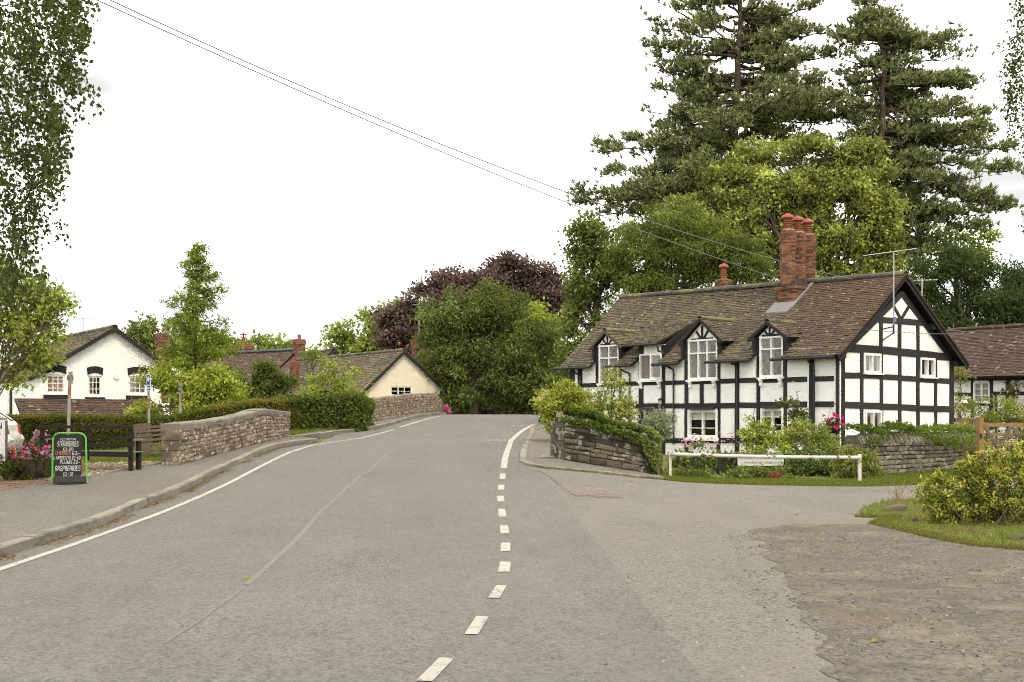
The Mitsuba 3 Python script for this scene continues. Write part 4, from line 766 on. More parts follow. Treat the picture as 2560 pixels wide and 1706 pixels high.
# garden wall on the right behind the rail
k = thing('boundary_wall', 'grey coursed stone garden wall with upright coping, below the cottage gable', 'stone wall')
rows = [(2150, 1192, 1110), (2240, 1187, 1107), (2350, 1178, 1107), (2450, 1163, 1104)]
pts, tops = wall_pts(rows, 0.02); pos, nrm, zt_, L = stone_wall(k, pts, tops, .4, .105, (.15, .45), 'm_grey_stone', 'm_dark_mortar', 110, proud=(.01, .045), ends=(-1, 1))
GW = (pos, nrm, zt_, L)
r_ = rng(111); s = 0.0
while s < L - .1:
    w = r_.uniform(.06, .13); h = r_.uniform(.17, .27); q = np.array([s, s + w]); a, n = pos(q), nrm(np.clip(q, .06, L - .06)); lean = r_.uniform(-.10, -.03); z = zt_(s) - .01; t = a[1] - a[0]; t /= np.linalg.norm(t)
    lo = [np.append(a[0] + n[0] * .03, z), np.append(a[1] + n[1] * .03, z), np.append(a[1] - n[1] * .4, z), np.append(a[0] - n[0] * .4, z)]
    hi = [x + np.append(t * lean * (1 + .2 * r_.random()) + (n[0] * -.05), h * r_.uniform(.85, 1.1)) for x in lo]
    MB().hexa(np.array(lo + hi), [r_.random(), r_.random()]).put(k + '__coping_stone', 'm_grey_stone', uv=True); s += w + .015

# ---------------------------------------------------------------- other buildings
def gabled(name, label, apex, Y, gd, left, right, depth, wall_mat, tile_mat, zbase, ov=.25, back=None, sd=1, verge=True, tile=(.15, .22), opens=(), fascia=BLACK, zridge_drop=0.0, cat='house', moss=0.0):
    k = thing(name, label, cat); g = np.array([*gd, 0.0]); g /= np.linalg.norm(g); en = np.array([g[1], -g[0], 0.0])
    fr = Frame([*at(apex[0], YH, Y)[:2], 0], g, en); ap, l, r = fr.px(*apex), fr.px(*left), fr.px(*right)
    wall = Polygon([(l[0], zbase), l, ap, r, (r[0], zbase)]); op = unary_union([rect(*o) for o in opens(fr)]) if opens else Polygon()
    mb = MB(); fr.prism(mb, wall.difference(op), -.2, 0); mb.put(k + '__gable_wall', wall_mat)
    mb = MB()
    for (a, s) in ((l, 1), (r, -1)):
        o = fr.pt(np.array([a[0], a[0] + s * .2]), zbase, -.2); mb.hexa(np.array([o[0], o[1], o[1] - en * depth, o[0] - en * depth] + [q + [0, 0, a[1] - zbase] for q in (o[0], o[1], o[1] - en * depth, o[0] - en * depth)]))
    mb.put(k + '__side_wall', wall_mat)
    mb = MB(); fr2 = Frame(fr.o - en * (depth), fr.ex, en); fr2.prism(mb, wall, -.2, 0); mb.put(k + '__back_wall', wall_mat)
    for s, e, nm in ((-1, l, 'left'), (1, r, 'right')):
        sl = (ap[1] - e[1]) / abs(ap[0] - e[0]); e2 = (e[0] + s * .3, e[1] - sl * .3 + .05); a2 = (ap[0], ap[1] + .07)
        A, D = fr.pt(np.array(e2[0]), e2[1], ov), fr.pt(np.array(a2[0]), a2[1], ov); B, C = A - en * (depth + ov), D - en * (depth + ov) - np.array([0, 0, zridge_drop])
        mb = MB(); tiles(mb, A, B, C, D, tile[0], tile[1], rng(sd + s), moss=moss); mb.put(k + '__roof_tile', tile_mat, uv=True, kind='stuff'); mb = MB(); slope_sheet(mb, A, B, C, D, (.03, .025, .022), thick=.05); mb.put(k + '__roof_boarding', 'm_vc')
        mb = MB(); dn = np.array([0, 0, .13]); mb.bar(A - dn * .8 - en * .02, D - dn * .8 - en * .02, .05, .14, fascia, up=np.cross(D - A, en)); mb.put(k + '__barge_board', 'm_timber')
        if s == 1: ridge(k, D, C, .13, .45, rng(sd + 9))
    return k, fr, (ap, l, r)
gd = (.80, .60)
# white house on the left
def wo(fr): return [(*sorted((fr.px(a, 960)[0], fr.px(b, 960)[0])), fr.px((a + b) / 2, y1)[1], fr.px((a + b) / 2, y0)[1]) for a, b, y0, y1 in ((116, 163, 937, 984), (220, 255, 940, 990), (322, 367, 941, 986))]
k, fr, (ap, l, r) = gabled('white_house', 'white rendered gabled house on the left with black arched lintels and lean-to', (283, 822), 47.0, gd, (88, 936), (404, 910), 9.0, 'm_plaster', 'm_tile', -.3, opens=wo, sd=201)
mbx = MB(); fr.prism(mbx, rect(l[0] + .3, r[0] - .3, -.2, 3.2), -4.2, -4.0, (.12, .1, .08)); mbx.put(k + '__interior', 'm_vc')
for i, (a, b, z0_, z1_) in enumerate(wo(fr)):
    wk = uniq(k + '__window'); labels[wk] = {}; window(wk, fr, a, b, z0_, z1_, 3, bars=[z0_ + (z1_ - z0_) * q for q in ((.34, .66) if i else (.28, .52, .76))], sill=0, frame=.08, d=-.06, curtain=((.05, .95, (.45, .30, .28)),) if i == 0 else ((.05, .3, (.4, .38, .33)),), ferr=.03)
    m_, w_ = (a + b) / 2, (b - a) / 2; q = np.linspace(-1, 1, 9); arch = Polygon([(m_ + w_ * 1.08 * t, z1_ + .02 + .10 * (1 - t * t)) for t in q] + [(m_ + w_ * 1.16 * t, z1_ + .33 + .08 * (1 - t * t)) for t in q[::-1]])
    mb = MB(); fr.prism(mb, arch, -.02, .025, (.035, .033, .034)); mb.put(k + '__lintel', 'm_vc'); mb = MB(); fr.prism(mb, rect(a - .12, b + .12, z0_ - .30, z0_ - .06), -.02, .06, (.035, .033, .034)); mb.put(k + '__sill', 'm_vc')
mb = MB(); a, z = fr.px(290, 942); mb.tube([fr.pt(np.array(a), z, 0), fr.pt(np.array(a), z, .10)], .11, 12, (.75, .74, .66)); mb.put(k + '__alarm_box', 'm_paint')
a0, a1 = fr.px(36, 1000)[0], fr.px(352, 1000)[0]; zt1, zt0 = fr.px(200, 998)[1], fr.px(200, 1000)[1] - .78
mb = MB(); A, B, C, D = fr.pt(np.array(a0), zt0, 1.3), fr.pt(np.array(a1), zt0, 1.3), fr.pt(np.array(a1), zt1, .02), fr.pt(np.array(a0), zt1, .02); tiles(mb, A, B, C, D, .13, .2, rng(210)); mb.put(k + '__lean_to_tile', 'm_clean_tile', uv=True, kind='stuff')
mb = MB(); slope_sheet(mb, A, B, C, D, (.03, .025, .022)); mb.put(k + '__lean_to_boarding', 'm_vc'); mb = MB(); mb.bar(A - [0, 0, .08], B - [0, 0, .08], .1, .14, BLACK); mb.put(k + '__gutter', 'm_paint')
mb = MB(); fr.prism(mb, rect(a0 + .2, a1 - .2, -.3, zt0 - .05), .95, 1.1); mb.put(k + '__lean_to_wall', 'm_plaster')
mb = MB(); q = fr.px(-30, 1000, 1.5)[0]; fr.prism(mb, rect(q - 3, fr.px(34, 1000, 1.5)[0], -.3, fr.px(10, 968, 1.5)[1]), 1.2, 1.5); mb.put(k + '__wing_wall', 'm_plaster')
pipe(k + '__downpipe', [fr.pt(np.array(fr.px(27, 1000, 1.56)[0]), z, 1.56) for z in (0, fr.px(27, 975, 1.56)[1])], .05)
cp = at(405, YH, 53.0); g3_ = np.array([*gd, 0]); e3_ = np.array([gd[1], -gd[0], 0]); ck = uniq(k + '__chimney'); labels[ck] = {}
zc = EYE - (834 - YH) / F * 53; stack(ck, cp, g3_, e3_, .46, .46, 2.2, zc, rng(211), bands=((zc - .28, zc - .1, .03),))
aerial('roof_aerial', 'thin dark television aerial above the white house roof', at(208, 836, 52), at(208, 793, 52), 0.85, 9, .16, (1, .2, 0))
# cream house by the crest
def co(fr): return [(*sorted((fr.px(978, 980)[0], fr.px(1031, 980)[0])), fr.px(1005, 990)[1], fr.px(1005, 967)[1])]
k, fr, (ap, l, r) = gabled('cream_house', 'cream rendered house with mossy roof and black bargeboards beyond the parapet', (1007, 879), 60.0, gd, (911, 973), (1106, 974), 13.0, 'm_cream', 'm_tile', -.3, opens=co, sd=221, ov=.22, moss=.42)
wk = uniq(k + '__window'); labels[wk] = {}; window(wk, fr, *co(fr)[0], 3, bars=[(co(fr)[0][2] + co(fr)[0][3]) / 2], sill=.05, frame=.06, d=-.05)
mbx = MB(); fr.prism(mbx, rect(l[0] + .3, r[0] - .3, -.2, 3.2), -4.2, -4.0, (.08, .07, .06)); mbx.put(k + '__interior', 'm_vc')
mb = MB(); x = fr.px(1107, 1000)[0]; fr.prism(mb, rect(x - .16, x, -.2, r[1]), -.05, .04, BLACK); mb.put(k + '__corner_post', 'm_timber')
for px_, y0, Yc, w in ((1047, 854, 64.0, .66), (1080, 846, 66.0, .6)):
    ck = uniq(k + '__chimney'); labels[ck] = {}; c = at(px_, YH, Yc); zc = EYE - (y0 - YH) / F * Yc; stack(ck, c, g3_, e3_, w, w * .8, 1.5, zc, rng(px_), bands=((zc - .5, zc - .06, .05),))
    for o in (-.17, .17):
        mb = MB(); mb.lathe([(.13, 0), (.15, .03), (.115, .08), (.11, .32), (.14, .34), (.14, .38), (.10, .38)], c + g3_ * o + np.array([0, 0, zc]) * 1.0 - np.array([0, 0, c[2]]), (.30, .105, .045), 12); mb.put(ck + '__chimney_pot', 'm_vc')
aerial('roof_aerial', 'tall pale aerial mast rising from the cream house chimney', at(1048, 838, 63.5), at(1048, 758, 63.5), 0.7, 6, .3, (-.6, .4, 0))
# two more tiled houses behind the hedge
k, fr, _ = gabled('tiled_house', 'red tiled house with black verge and two brick chimneys behind the cream house', (829, 878), 70.0, gd, (748, 946), (910, 946), 14.0, 'm_cream', 'm_clean_tile', 0, sd=231, ov=.25)
for px_, y0, Yc, w, z0_ in ((748, 849, 74.0, 1.0, 3.5), (736, 906, 66.0, .70, .5)):
    ck = uniq(k + '__chimney'); labels[ck] = {}; c = at(px_, YH, Yc); zc = EYE - (y0 - YH) / F * Yc; stack(ck, c, g3_, e3_, w * .62, w * .62, z0_, zc, rng(px_), bands=((zc - .35, zc - .08, .04),))
    mb = MB(); mb.lathe([(.14, -.05), (.15, .03), (.115, .08), (.11, .30), (.13, .32), (.09, .32)], [c[0], c[1], zc], (.28, .08, .05), 12); mb.put(ck + '__chimney_pot', 'm_vc')
k = thing('tiled_house', 'low red tiled house with blue grey ridge and single chimney behind the round shrub', 'house')
a, b = at(536, 887, 80.0), at(742, 876, 74.0); t = (b - a) / np.linalg.norm(b - a); nn_ = np.array([t[1], -t[0], 0]); nn_ /= np.linalg.norm(nn_); dn = np.array([0, 0, 2.9])
for s in (1, -1):
    A, B, C, D = a + s * nn_ * 3.4 - dn, b + s * nn_ * 3.4 - dn, b, a; mb = MB(); tiles(mb, A, B, C, D, .16, .24, rng(241)); mb.put(k + '__roof_tile', 'm_clean_tile', uv=True, kind='stuff'); mb = MB(); slope_sheet(mb, A, B, C, D, (.03, .025, .022)); mb.put(k + '__roof_boarding', 'm_vc')
ridge(k, a + [0, 0, .05], b + [0, 0, .05], .16, .5, rng(242), 'm_slate')
mb = MB(); q = [a + nn_ * 3.1, b + nn_ * 3.1, b - nn_ * 3.1, a - nn_ * 3.1]; mb.hexa(np.array([[x[0], x[1], -.5] for x in q] + [[x[0], x[1], a[2] - 2.75] for x in q])); mb.put(k + '__wall', 'm_cream')
ck = uniq(k + '__chimney'); labels[ck] = {}; c = at(620, YH, 79.0) + nn_ * .4; zc = EYE - (860 - YH) / F * 78; stack(ck, c, t, nn_, 1.15, .8, a[2] - 1.5, zc, rng(243), bands=((zc - .42, zc - .1, .05),))
mb = MB(); mb.lathe([(.16, 0), (.13, .1), (.12, .45), (.15, .47), (.05, .5), (.05, .68), (.3, .70), (.02, .82)], [c[0], c[1], zc], (.26, .10, .06), 12); mb.put(ck + '__chimney_pot', 'm_vc')
# neighbour cottage behind the gate
k = thing('cottage', 'neighbouring low timber framed cottage with red brown tiled roof at right edge', 'cottage')
No = np.array([*at(2420, YH, 44.0)[:2], 0]); fn_ = Frame(No, -d1, -d2)
ez, (ra, rz) = fn_.px(2450, 943, .35)[1], Frame(No + d2 * 3.2, -d1, -d2).px(2460, 823)
A, B = fn_.pt(np.array(-2.6), ez, .35), fn_.pt(np.array(9.0), ez, .35); C, D = B + d2 * 3.55 + [0, 0, rz - ez], A + d2 * 3.55 + [0, 0, rz - ez]
mb = MB(); tiles(mb, A, B, C, D, .125, .19, rng(251)); mb.put(k + '__roof_tile', 'm_clean_tile', uv=True, kind='stuff'); mb = MB(); slope_sheet(mb, A, B, C, D, (.03, .025, .022)); E_, G_ = A + d2 * 7.1, B + d2 * 7.1; slope_sheet(mb, E_, G_, C, D, (.09, .06, .045)); mb.put(k + '__roof_boarding', 'm_vc'); ridge(k, D + [0, 0, .04], C + [0, 0, .04], .13, .45, rng(252), 'm_clean_tile')
wx = [fn_.px(x, 980)[0] for x in (2434, 2475)]; nw = (wx[0], wx[1], fn_.px(2455, 1006)[1], fn_.px(2455, 956)[1])
beams = []; r_ = rng(253)
def nb(x0, y0, x1, y1, w): beams.append(beam_poly(fn_.px(x0, y0), fn_.px(x1, y1), w, r_))
nb(2431, 945, 2431, 1075, .10); nb(2478, 945, 2478, 1075, .16); nb(2519, 945, 2521, 1075, .13); nb(2380, 985, 2431, 987, .13); nb(2478, 984, 2650, 984, .13); nb(2380, 948, 2650, 946, .14); nb(2431, 1010, 2478, 1010, .12); nb(2490, 984, 2490, 1075, .1); nb(2380, 1050, 2650, 1050, .16)
for q in (-2.2, -.7, 5.5, 7): beams.append(beam_poly((q, -.5), (q, ez), .15, r_))
put_wall(fn_, rect(-2.3, 8.7, -.3, ez - .02), beams, [rect(*nw)], holder=k)
wk = uniq(k + '__window'); labels[wk] = {}; window(wk, fn_, *nw, 2, bars=[nw[2] + (nw[3] - nw[2]) * q for q in (.33, .66)], sill=.05, frame=.05, curtain=((.03, .48, (.5, .52, .48)), (.52, .97, (.5, .52, .48))))
mb = MB(); mb.hexa(np.array([fn_.pt(np.array(x), z, d) for z in (-.3, ez) for x, d in ((-2.3, -6.2), (8.7, -6.2), (8.7, -6.4), (-2.3, -6.4))])); fn_.prism(mb, rect(-2.3, -2.15, -.3, ez), -6.2, -.14); mb.put(k + '__rear_wall', 'm_plaster')
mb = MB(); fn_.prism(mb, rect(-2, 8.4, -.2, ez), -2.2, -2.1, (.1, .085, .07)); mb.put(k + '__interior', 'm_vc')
# ---------------------------------------------------------------- street furniture and small things
CH = (0.72, 0.72, 0.69); DK = (0.020, 0.014, 0.012)
def letters(key, fr, text, a0, a1, z0, z1, d, c, bold=False, bsdf='m_vc', skew=0.0):
    m = meshkit.text_mesh(text, 1.0, 0.02, bold); v = np.array(m.vertices); lo, hi = v.min(0), v.max(0); t = (v - lo) / (hi - lo)
    x = a0 + t[:, 0] * (a1 - a0) + skew * (t[:, 1] - .5) * (z1 - z0); put(key, fr.pt(x, z0 + t[:, 1] * (z1 - z0), d + t[:, 2] * .003), m.faces, bsdf, c)
# chalk board
ab = g3(176, 1211, .1); k = thing('chalkboard', 'green framed black chalkboard listing fruit prices on the left footway', 'chalkboard')
fr = Frame([ab[0], ab[1], ab[2]], [.985, .17, 0], [.17, -.985, 0]); sc = ab[1] / F / 7.84
def bx(x): return (x - 1370) * sc
def bz(y): return (1350 - y) * sc
g = np.linspace(0, np.pi / 2, 6); r0 = .12; a0, a1, zt = bx(1048), bx(1660), bz(352)
path = [(a0 - .01, 0.02), (a0, zt - r0)] + [(a0 + r0 - r0 * math.cos(t), zt - r0 + r0 * math.sin(t)) for t in g[1:]] + [(a1 - r0 + r0 * math.sin(t), zt - r0 + r0 * math.cos(t)) for t in g] + [(a1 + .02, 0.02)]
for s, nm in ((.02, 'frame'),):
    P = [fr.pt(np.array(a), z, s * (1 - .92 * (z / zt)) + .0) for a, z in path]; MB().tube(P, .017, 8, (0.12, 0.42, 0.07)).put(k + '__' + nm, 'm_paint', smooth=False)
tf = Frame(fr.pt(np.array(0.), 0., .02), fr.ex, fr.en); rr = rect(bx(1083), bx(1580), bz(1190), bz(378)).buffer(-.04).buffer(.04)
mb = MB(); tf.prism(mb, rr, -.02, .0, (.012, .012, .013)); mb.put(k + '__board', 'm_paint')
mb = MB(); V = []; q = np.linspace(-1, 1, 11)
for zz, out in ((0.0, .09), (.05, .1), (.14, .05)): V += [fr.pt(np.array(bx(1365) + t * (bx(1665) - bx(1065)) / 2), zz + (.0 if zz else .02 * t * t), out + .02 - .03 * t * t) for t in q]
for zz in (.14, 0.0): V += [fr.pt(np.array(bx(1365) + t * (bx(1665) - bx(1065)) / 2), zz, -.1) for t in q]
mb.add(V, [[i * 11 + j, i * 11 + j + 1, (i + 1) * 11 + j + 1, (i + 1) * 11 + j] for i in range(4) for j in range(10)], (.05, .05, .052)); mb.put(k + '__base', 'm_vc')
for i, (t, x0, x1, y0, y1, c) in enumerate((('TILLINGTON', 1182, 1475, 448, 492, CH), ('STRAWBERRIES', 1135, 1525, 512, 612, CH), ('£2·20', 1236, 1430, 632, 695, CH), ('CHERRIES', 1096, 1385, 700, 775, (.62, .26, .13)), ('£3–', 1408, 1555, 708, 782, CH), ('APRICOTS £1·60', 1105, 1560, 797, 868, CH), ('PLUMS £2–', 1182, 1550, 885, 955, CH), ('RASPBERRIES', 1096, 1562, 988, 1090, CH), ('£2-10', 1242, 1425, 1115, 1182, CH))):
    letters(k + '__chalk_writing', tf, t, bx(x0), bx(x1), bz(y1), bz(y0), .001, c, skew=.06)
# white sign at the left edge
k = thing('signboard', 'white lettered signboard on wooden legs cut by the left edge', 'sign'); Ys = 21.5; sfr = Frame([*at(13, YH, Ys)[:2], 0], [1, .02, 0], [.02, -1, 0]); sx = lambda x: (x - 13) / F * Ys; sz = lambda y: EYE - (y - YH) / F * Ys
mb = MB(); sfr.prism(mb, rect(-1.15, sx(13.5), sz(1161), sz(1049)), -.015, .0, (.74, .73, .72)); mb.put(k + '__board', 'm_paint')
mb = MB(); sfr.prism(mb, rect(-1.18, sx(15.5), sz(1049), sz(1046)), -.04, .01, (.20, .17, .14)); sfr.prism(mb, rect(sx(13.5), sx(16.5), float(zg(-10, Ys)), sz(1052)), -.05, .012, (.16, .135, .11)); sfr.prism(mb, rect(-1.2, -1.16, 0.0, sz(1050)), -.05, .012, (.16, .135, .11)); mb.put(k + '__leg', 'm_vc')
for t, x0, x1, y0, y1, b in (('N', -6, 4.6, 1057, 1073, False), ('G', -4, 1.0, 1083.5, 1089.5, False), ('RY', -3.5, 7.6, 1135, 1141, False)): letters(k + '__lettering', sfr, t, sx(x0), sx(x1), sz(y1), sz(y0), .001, (.03, .03, .035), b)
# bench seen from behind
k = thing('bench', 'dark brown slatted bench seen from behind on the gravel bed', 'bench'); b0, b1 = g3(100, 1180, .085), g3(329, 1180, .085); ex = (b1 - b0); L = np.linalg.norm(ex[:2]); ex = np.array([ex[0], ex[1], 0]) / L
bf = Frame([b0[0], b0[1], min(b0[2], b1[2])], ex, [ex[1], -ex[0], 0]); s_ = b0[1] / F; hz = lambda y: (1180.5 - y) * s_
for a in (0.04, L * .52, L - .04): mb = MB(); bf.prism(mb, rect(a - .045 + .02 * (0 < a - 1 < .6), a + .045 - .02 * (0 < a - 1 < .6), hz(1150) if 0 < a - 1 < .6 else -.06, hz(1064)), -.05, .0, DK); mb.put(k + '__post', 'm_timber')
for (y0, y1) in ((1064, 1072), (1090, 1096.5), (1108.5, 1115.5)):
    mb = MB(); bf.prism(mb, rect(-.03, L + .03, hz(y1), hz(y0)), .001, .035, DK); mb.put(k + '__back_rail', 'm_timber')
mb = MB(); bf.prism(mb, rect(-.03, L + .03, hz(1140), hz(1128)), .001, .035, DK); mb.put(k + '__seat_rail', 'm_timber')
for d in (-.03, -.12, -.21): mb = MB(); bf.prism(mb, rect(-.05, L + .05, hz(1129), hz(1126.5)), d - .075, d, (.22, .20, .17)); mb.put(k + '__seat_slat', 'm_timber')
for a in (0.04, L - .04):
    mb = MB(); bf.prism(mb, rect(a - .04, a + .04, -.06, hz(1100)), -.30, -.22, DK); mb.put(k + '__front_leg', 'm_timber'); mb = MB(); bf.prism(mb, rect(a - .05, a + .05, hz(1101), hz(1097)), -.34, -.03, (.20, .18, .15)); mb.put(k + '__arm_rest', 'm_timber')
# slatted crate leaning by the wall end
k = thing('slatted_crate', 'weathered grey slatted wooden crate leaning by the parapet end', 'crate'); c0 = g3(378, 1150, .02); ea, eb = np.array([.97, .22, .10]), np.array([-.75, .62, -.06]); ez_ = np.array([-.09, .04, .99]); s_ = c0[1] / F; r_ = rng(301)
for i in range(7):
    z0_, h = .12 + i * .105, .045 if i < 5 else .055
    for (e, L_, nm) in ((ea, .62, 'slat'), (eb, .66, 'slat')):
        o = c0 + ez_ * (z0_ + r_.normal(0, .006)) - e * .03; n_ = np.cross(e, ez_); n_ /= np.linalg.norm(n_); q = np.array([o, o + e * L_, o + e * L_ + n_ * .02, o + n_ * .02]); hh = h * (1.0 if e is ea else 2.0); MB().hexa(np.vstack([q, q + ez_ * hh])).put(k + '__' + nm, 'm_old_wood')
for (o, w) in ((c0, .05), (c0 + ea * .58, .05), (c0 + eb * .60, .05), (c0 + eb * .6 + ea * .58, .05)):
    mb = MB(); mb.hexa(np.vstack([np.array([o, o + ea * w, o + ea * w + eb * w, o + eb * w]), np.array([o, o + ea * w, o + ea * w + eb * w, o + eb * w]) + ez_ * .84])); mb.put(k + '__corner_post', 'm_old_wood')
# sign poles
mat('m_old_pole', proc(lambda p, n, uv: mix((0.36, 0.34, 0.31), (0.36, 0.13, 0.09), smoothstep(.52, .62, fbm(p.x * 9, p.y * 9, p.z * 3.2, 3)))), 0.7, 0.3)
def pole(label, px, Yp, ytop, r=.035, lean=0.0, lab2='sign post'):
    k = thing('sign_post', label, lab2); x = at(px, YH, Yp); z1_ = EYE - (ytop - YH) / F * Yp; MB().tube([[x[0] - lean, Yp, float(zg(x[0], Yp)) - .2], [x[0], Yp, z1_]], r, 8).put(k + '__pole', 'm_old_pole'); return k, x, z1_
def edge_plate(k, x, Yp, z0_, z1_, w=.26, yaw=1.80, dx=.05):
    e = np.array([math.cos(yaw), math.sin(yaw), 0]); f_ = Frame([x[0] + dx, Yp - .03, 0], e, [e[1], -e[0], 0]); mb = MB(); f_.prism(mb, rect(-w / 2, w / 2, z0_, z1_), -.006, .006, (.24, .26, .22)); mb.put(k + '__plate', 'm_paint'); mb = MB()
    for z in (z0_ + .12, z1_ - .12): mb.box((x[0] - .05, Yp - .06, z - .03), (x[0] + .06, Yp + .06, z + .03), (.14, .14, .13))
    mb.put(k + '__clamp', 'm_paint')
k, x, z1_ = pole('rusty sign post behind the bench with its plate seen edge on', 175, 27.3, 930, .042, .06); edge_plate(k, x, 27.3, EYE - (960 - YH) / F * 27.3, z1_, .30)
k, x, z1_ = pole('worn sign post behind the hedge with its plate seen edge on', 451, 34.0, 956, .045); edge_plate(k, x, 34.0, EYE - (986 - YH) / F * 34, z1_, .30)
k, x, z1_ = pole('worn red and white post carrying a narrow blue sign', 370.5, 27.6, 936, .03, -.04)
e = np.array([.90, -.44, 0]); f_ = Frame([x[0] - .02, 27.55, 0], e, [-.44, -.90, 0]); q = lambda y: EYE - (y - YH) / F * 27.6; W_ = .125
mb = MB(); f_.prism(mb, rect(-.005, W_ + .005, q(979), q(937)), -.006, .004, (.70, .70, .70)); mb.put(k + '__sign_border', 'm_paint'); mb = MB(); f_.prism(mb, rect(.008, W_ - .008, q(977.3), q(938.3)), .004, .007, (.02, .075, .36)); mb.put(k + '__sign', 'm_paint')
mb = MB(); f_.prism(mb, Polygon([(.028 + .035 + .035 * math.cos(t), (q(942.5) + q(954.5)) / 2 + .06 * math.sin(t)) for t in np.linspace(0, 6.28, 14)]), .007, .009, (.72, .72, .72)); mb.put(k + '__emblem', 'm_paint'); mb = MB(); f_.prism(mb, Polygon([(.045, q(956)), (.055, q(956)), (.095, q(941)), (.085, q(941))]), .009, .011, (.40, .06, .06)); mb.put(k + '__emblem', 'm_paint')
mb = MB(); f_.prism(mb, rect(.02, W_ - .02, q(966), q(962.5)), .007, .009, (.45, .5, .66)); f_.prism(mb, rect(.02, W_ * .4, q(974), q(968.5)), .007, .009, (.45, .5, .66)); f_.prism(mb, rect(W_ * .47, W_ - .02, q(974), q(968.5)), .007, .009, (.45, .5, .66)); mb.put(k + '__lettering', 'm_paint')
# estate car at the left edge, seen from behind its near side
k = thing('car', 'silver hatchback rear with red tail light and yellow plate at left edge', 'car'); SV = (.50, .50, .49)
cp = at(21, YH, 28.0); gz = float(zg(cp[0] - 1, 28)); fx = np.array([-.97, -.215, 0]); fy = np.array([-.215, .97, 0]); Cw = lambda x, y, z: np.array([cp[0], cp[1], gz]) + fx * np.asarray(x)[..., None] + fy * np.asarray(y)[..., None] + np.array([0, 0, 1.]) * np.asarray(z)[..., None]
prof = [(.00, .42), (-.02, .56), (.00, .72), (.07, .80), (.10, .98), (.14, 1.08), (.62, 1.43), (.85, 1.47), (2.1, 1.46), (2.75, 1.05), (4.0, .88), (4.1, .5), (4.05, .28), (.12, .26)]
pr = np.array(prof); n_ = len(pr)
def half(z): return .83 - .17 * np.clip((z - .95) / .52, 0, 1) - .03 * np.clip((.6 - z) / .3, 0, 1)
rows = []
for t, ins in ((-1, .10), (-1, 0.0), (-.62, -.02), (0, -.06), (.62, -.02), (1, 0.0), (1, .10)):
    cx = pr.mean(0); p = cx + (pr - cx) * (1 - max(ins, 0) * .28); xx = p[:, 0] + (min(ins, 0) * (pr[:, 0] < .7)); yy = .83 + t * half(pr[:, 1]) - 0.0; rows.append(Cw(xx, yy if abs(t) < 1 or ins == 0 else .83 + t * (half(pr[:, 1]) + .0) + t * .012, p[:, 1]))
V = np.vstack(rows); f = [[i * n_ + j, i * n_ + (j + 1) % n_, (i + 1) * n_ + (j + 1) % n_, (i + 1) * n_ + j] for i in range(6) for j in range(n_)]
mb = MB(); mb.add(V, f, SV)
for o in (0, 6 * n_): mb.add(V[o:o + n_], [[0, j, j + 1] for j in range(1, n_ - 1)], SV)
v, f2 = mb.mesh(); scene[k + '__body'] = mikit.ply((v, f2), 'm_car', smooth=True, color=mb.col())
def rear(x0, z0_, x1, z1_, y0, y1, off=.012): o = np.array([-1, 0]) * off; return Cw(np.array([x0, x0, x1, x1]) - off, np.array([y0, y1, y1, y0]), np.array([z0_, z0_, z1_, z1_]) + off * .4)
mb = MB(); a = rear(.19, 1.115, .585, 1.405, .26, 1.40, .035); mb.add(a, [[0, 1, 2, 3]], (.22, .23, .23)); mb.put(k + '__rear_window', 'm_car')
mb = MB(); mb.hexa(np.vstack([rear(.165, 1.09, .17, 1.12, .85, 1.0, .06), rear(.165, 1.09, .17, 1.12, .85, 1.0, .08)]), BLACK); mb.bar(Cw(.17, .92, 1.12) - fx * .05, Cw(.42, .60, 1.34) - fx * .06, .02, .02, BLACK); mb.put(k + '__wiper', 'm_paint')
mb = MB(); mb.add(Cw(np.array([.3, .95, .95, .62]), .02 + 0 * np.arange(4), np.array([1.08, 1.08, 1.36, 1.36])) - fy * .03, [[0, 1, 2, 3]], (.05, .055, .055)); mb.add(Cw(np.array([1.0, 2.3, 1.9, 1.0]), .02 + 0 * np.arange(4), np.array([1.06, 1.06, 1.36, 1.37])) - fy * .03, [[0, 1, 2, 3]], (.05, .055, .055)); mb.put(k + '__side_window', 'm_car')
for y0, y1 in ((-.02, .22), (1.44, 1.68)):
    mb = MB(); mb.hexa(np.vstack([rear(.07, .76, .11, 1.0, y0, y1, .0), rear(.07, .76, .11, 1.0, y0, y1, .045)]), (.36, .02, .025)); mb.hexa(np.vstack([rear(.075, .80, .095, .90, y0 + .04, y1 - .04, .03), rear(.075, .80, .095, .90, y0 + .04, y1 - .04, .052)]), (.10, .02, .02)); mb.put(k + '__tail_light', 'm_car')
mb = MB(); mb.hexa(np.vstack([Cw(np.array([.03, .03, .25, .25]), np.array([-.03, 1.69, 1.69, -.03]), np.full(4, .48)), Cw(np.array([-.05, -.05, .25, .25]), np.array([-.03, 1.69, 1.69, -.03]), np.full(4, .62))]), SV); mb.hexa(np.vstack([Cw(np.array([-.05, -.05, .25, .25]), np.array([-.03, 1.69, 1.69, -.03]), np.full(4, .62)), Cw(np.array([.0, .0, .25, .25]), np.array([-.01, 1.67, 1.67, -.01]), np.full(4, .74))]), SV); mb.put(k + '__bumper', 'm_car')
mb = MB(); mb.hexa(np.vstack([rear(-.03, .50, -.04, .61, .58, 1.08, .02), rear(-.03, .50, -.04, .61, .58, 1.08, .03)]), (.50, .34, .04)); mb.put(k + '__number_plate', 'm_paint')
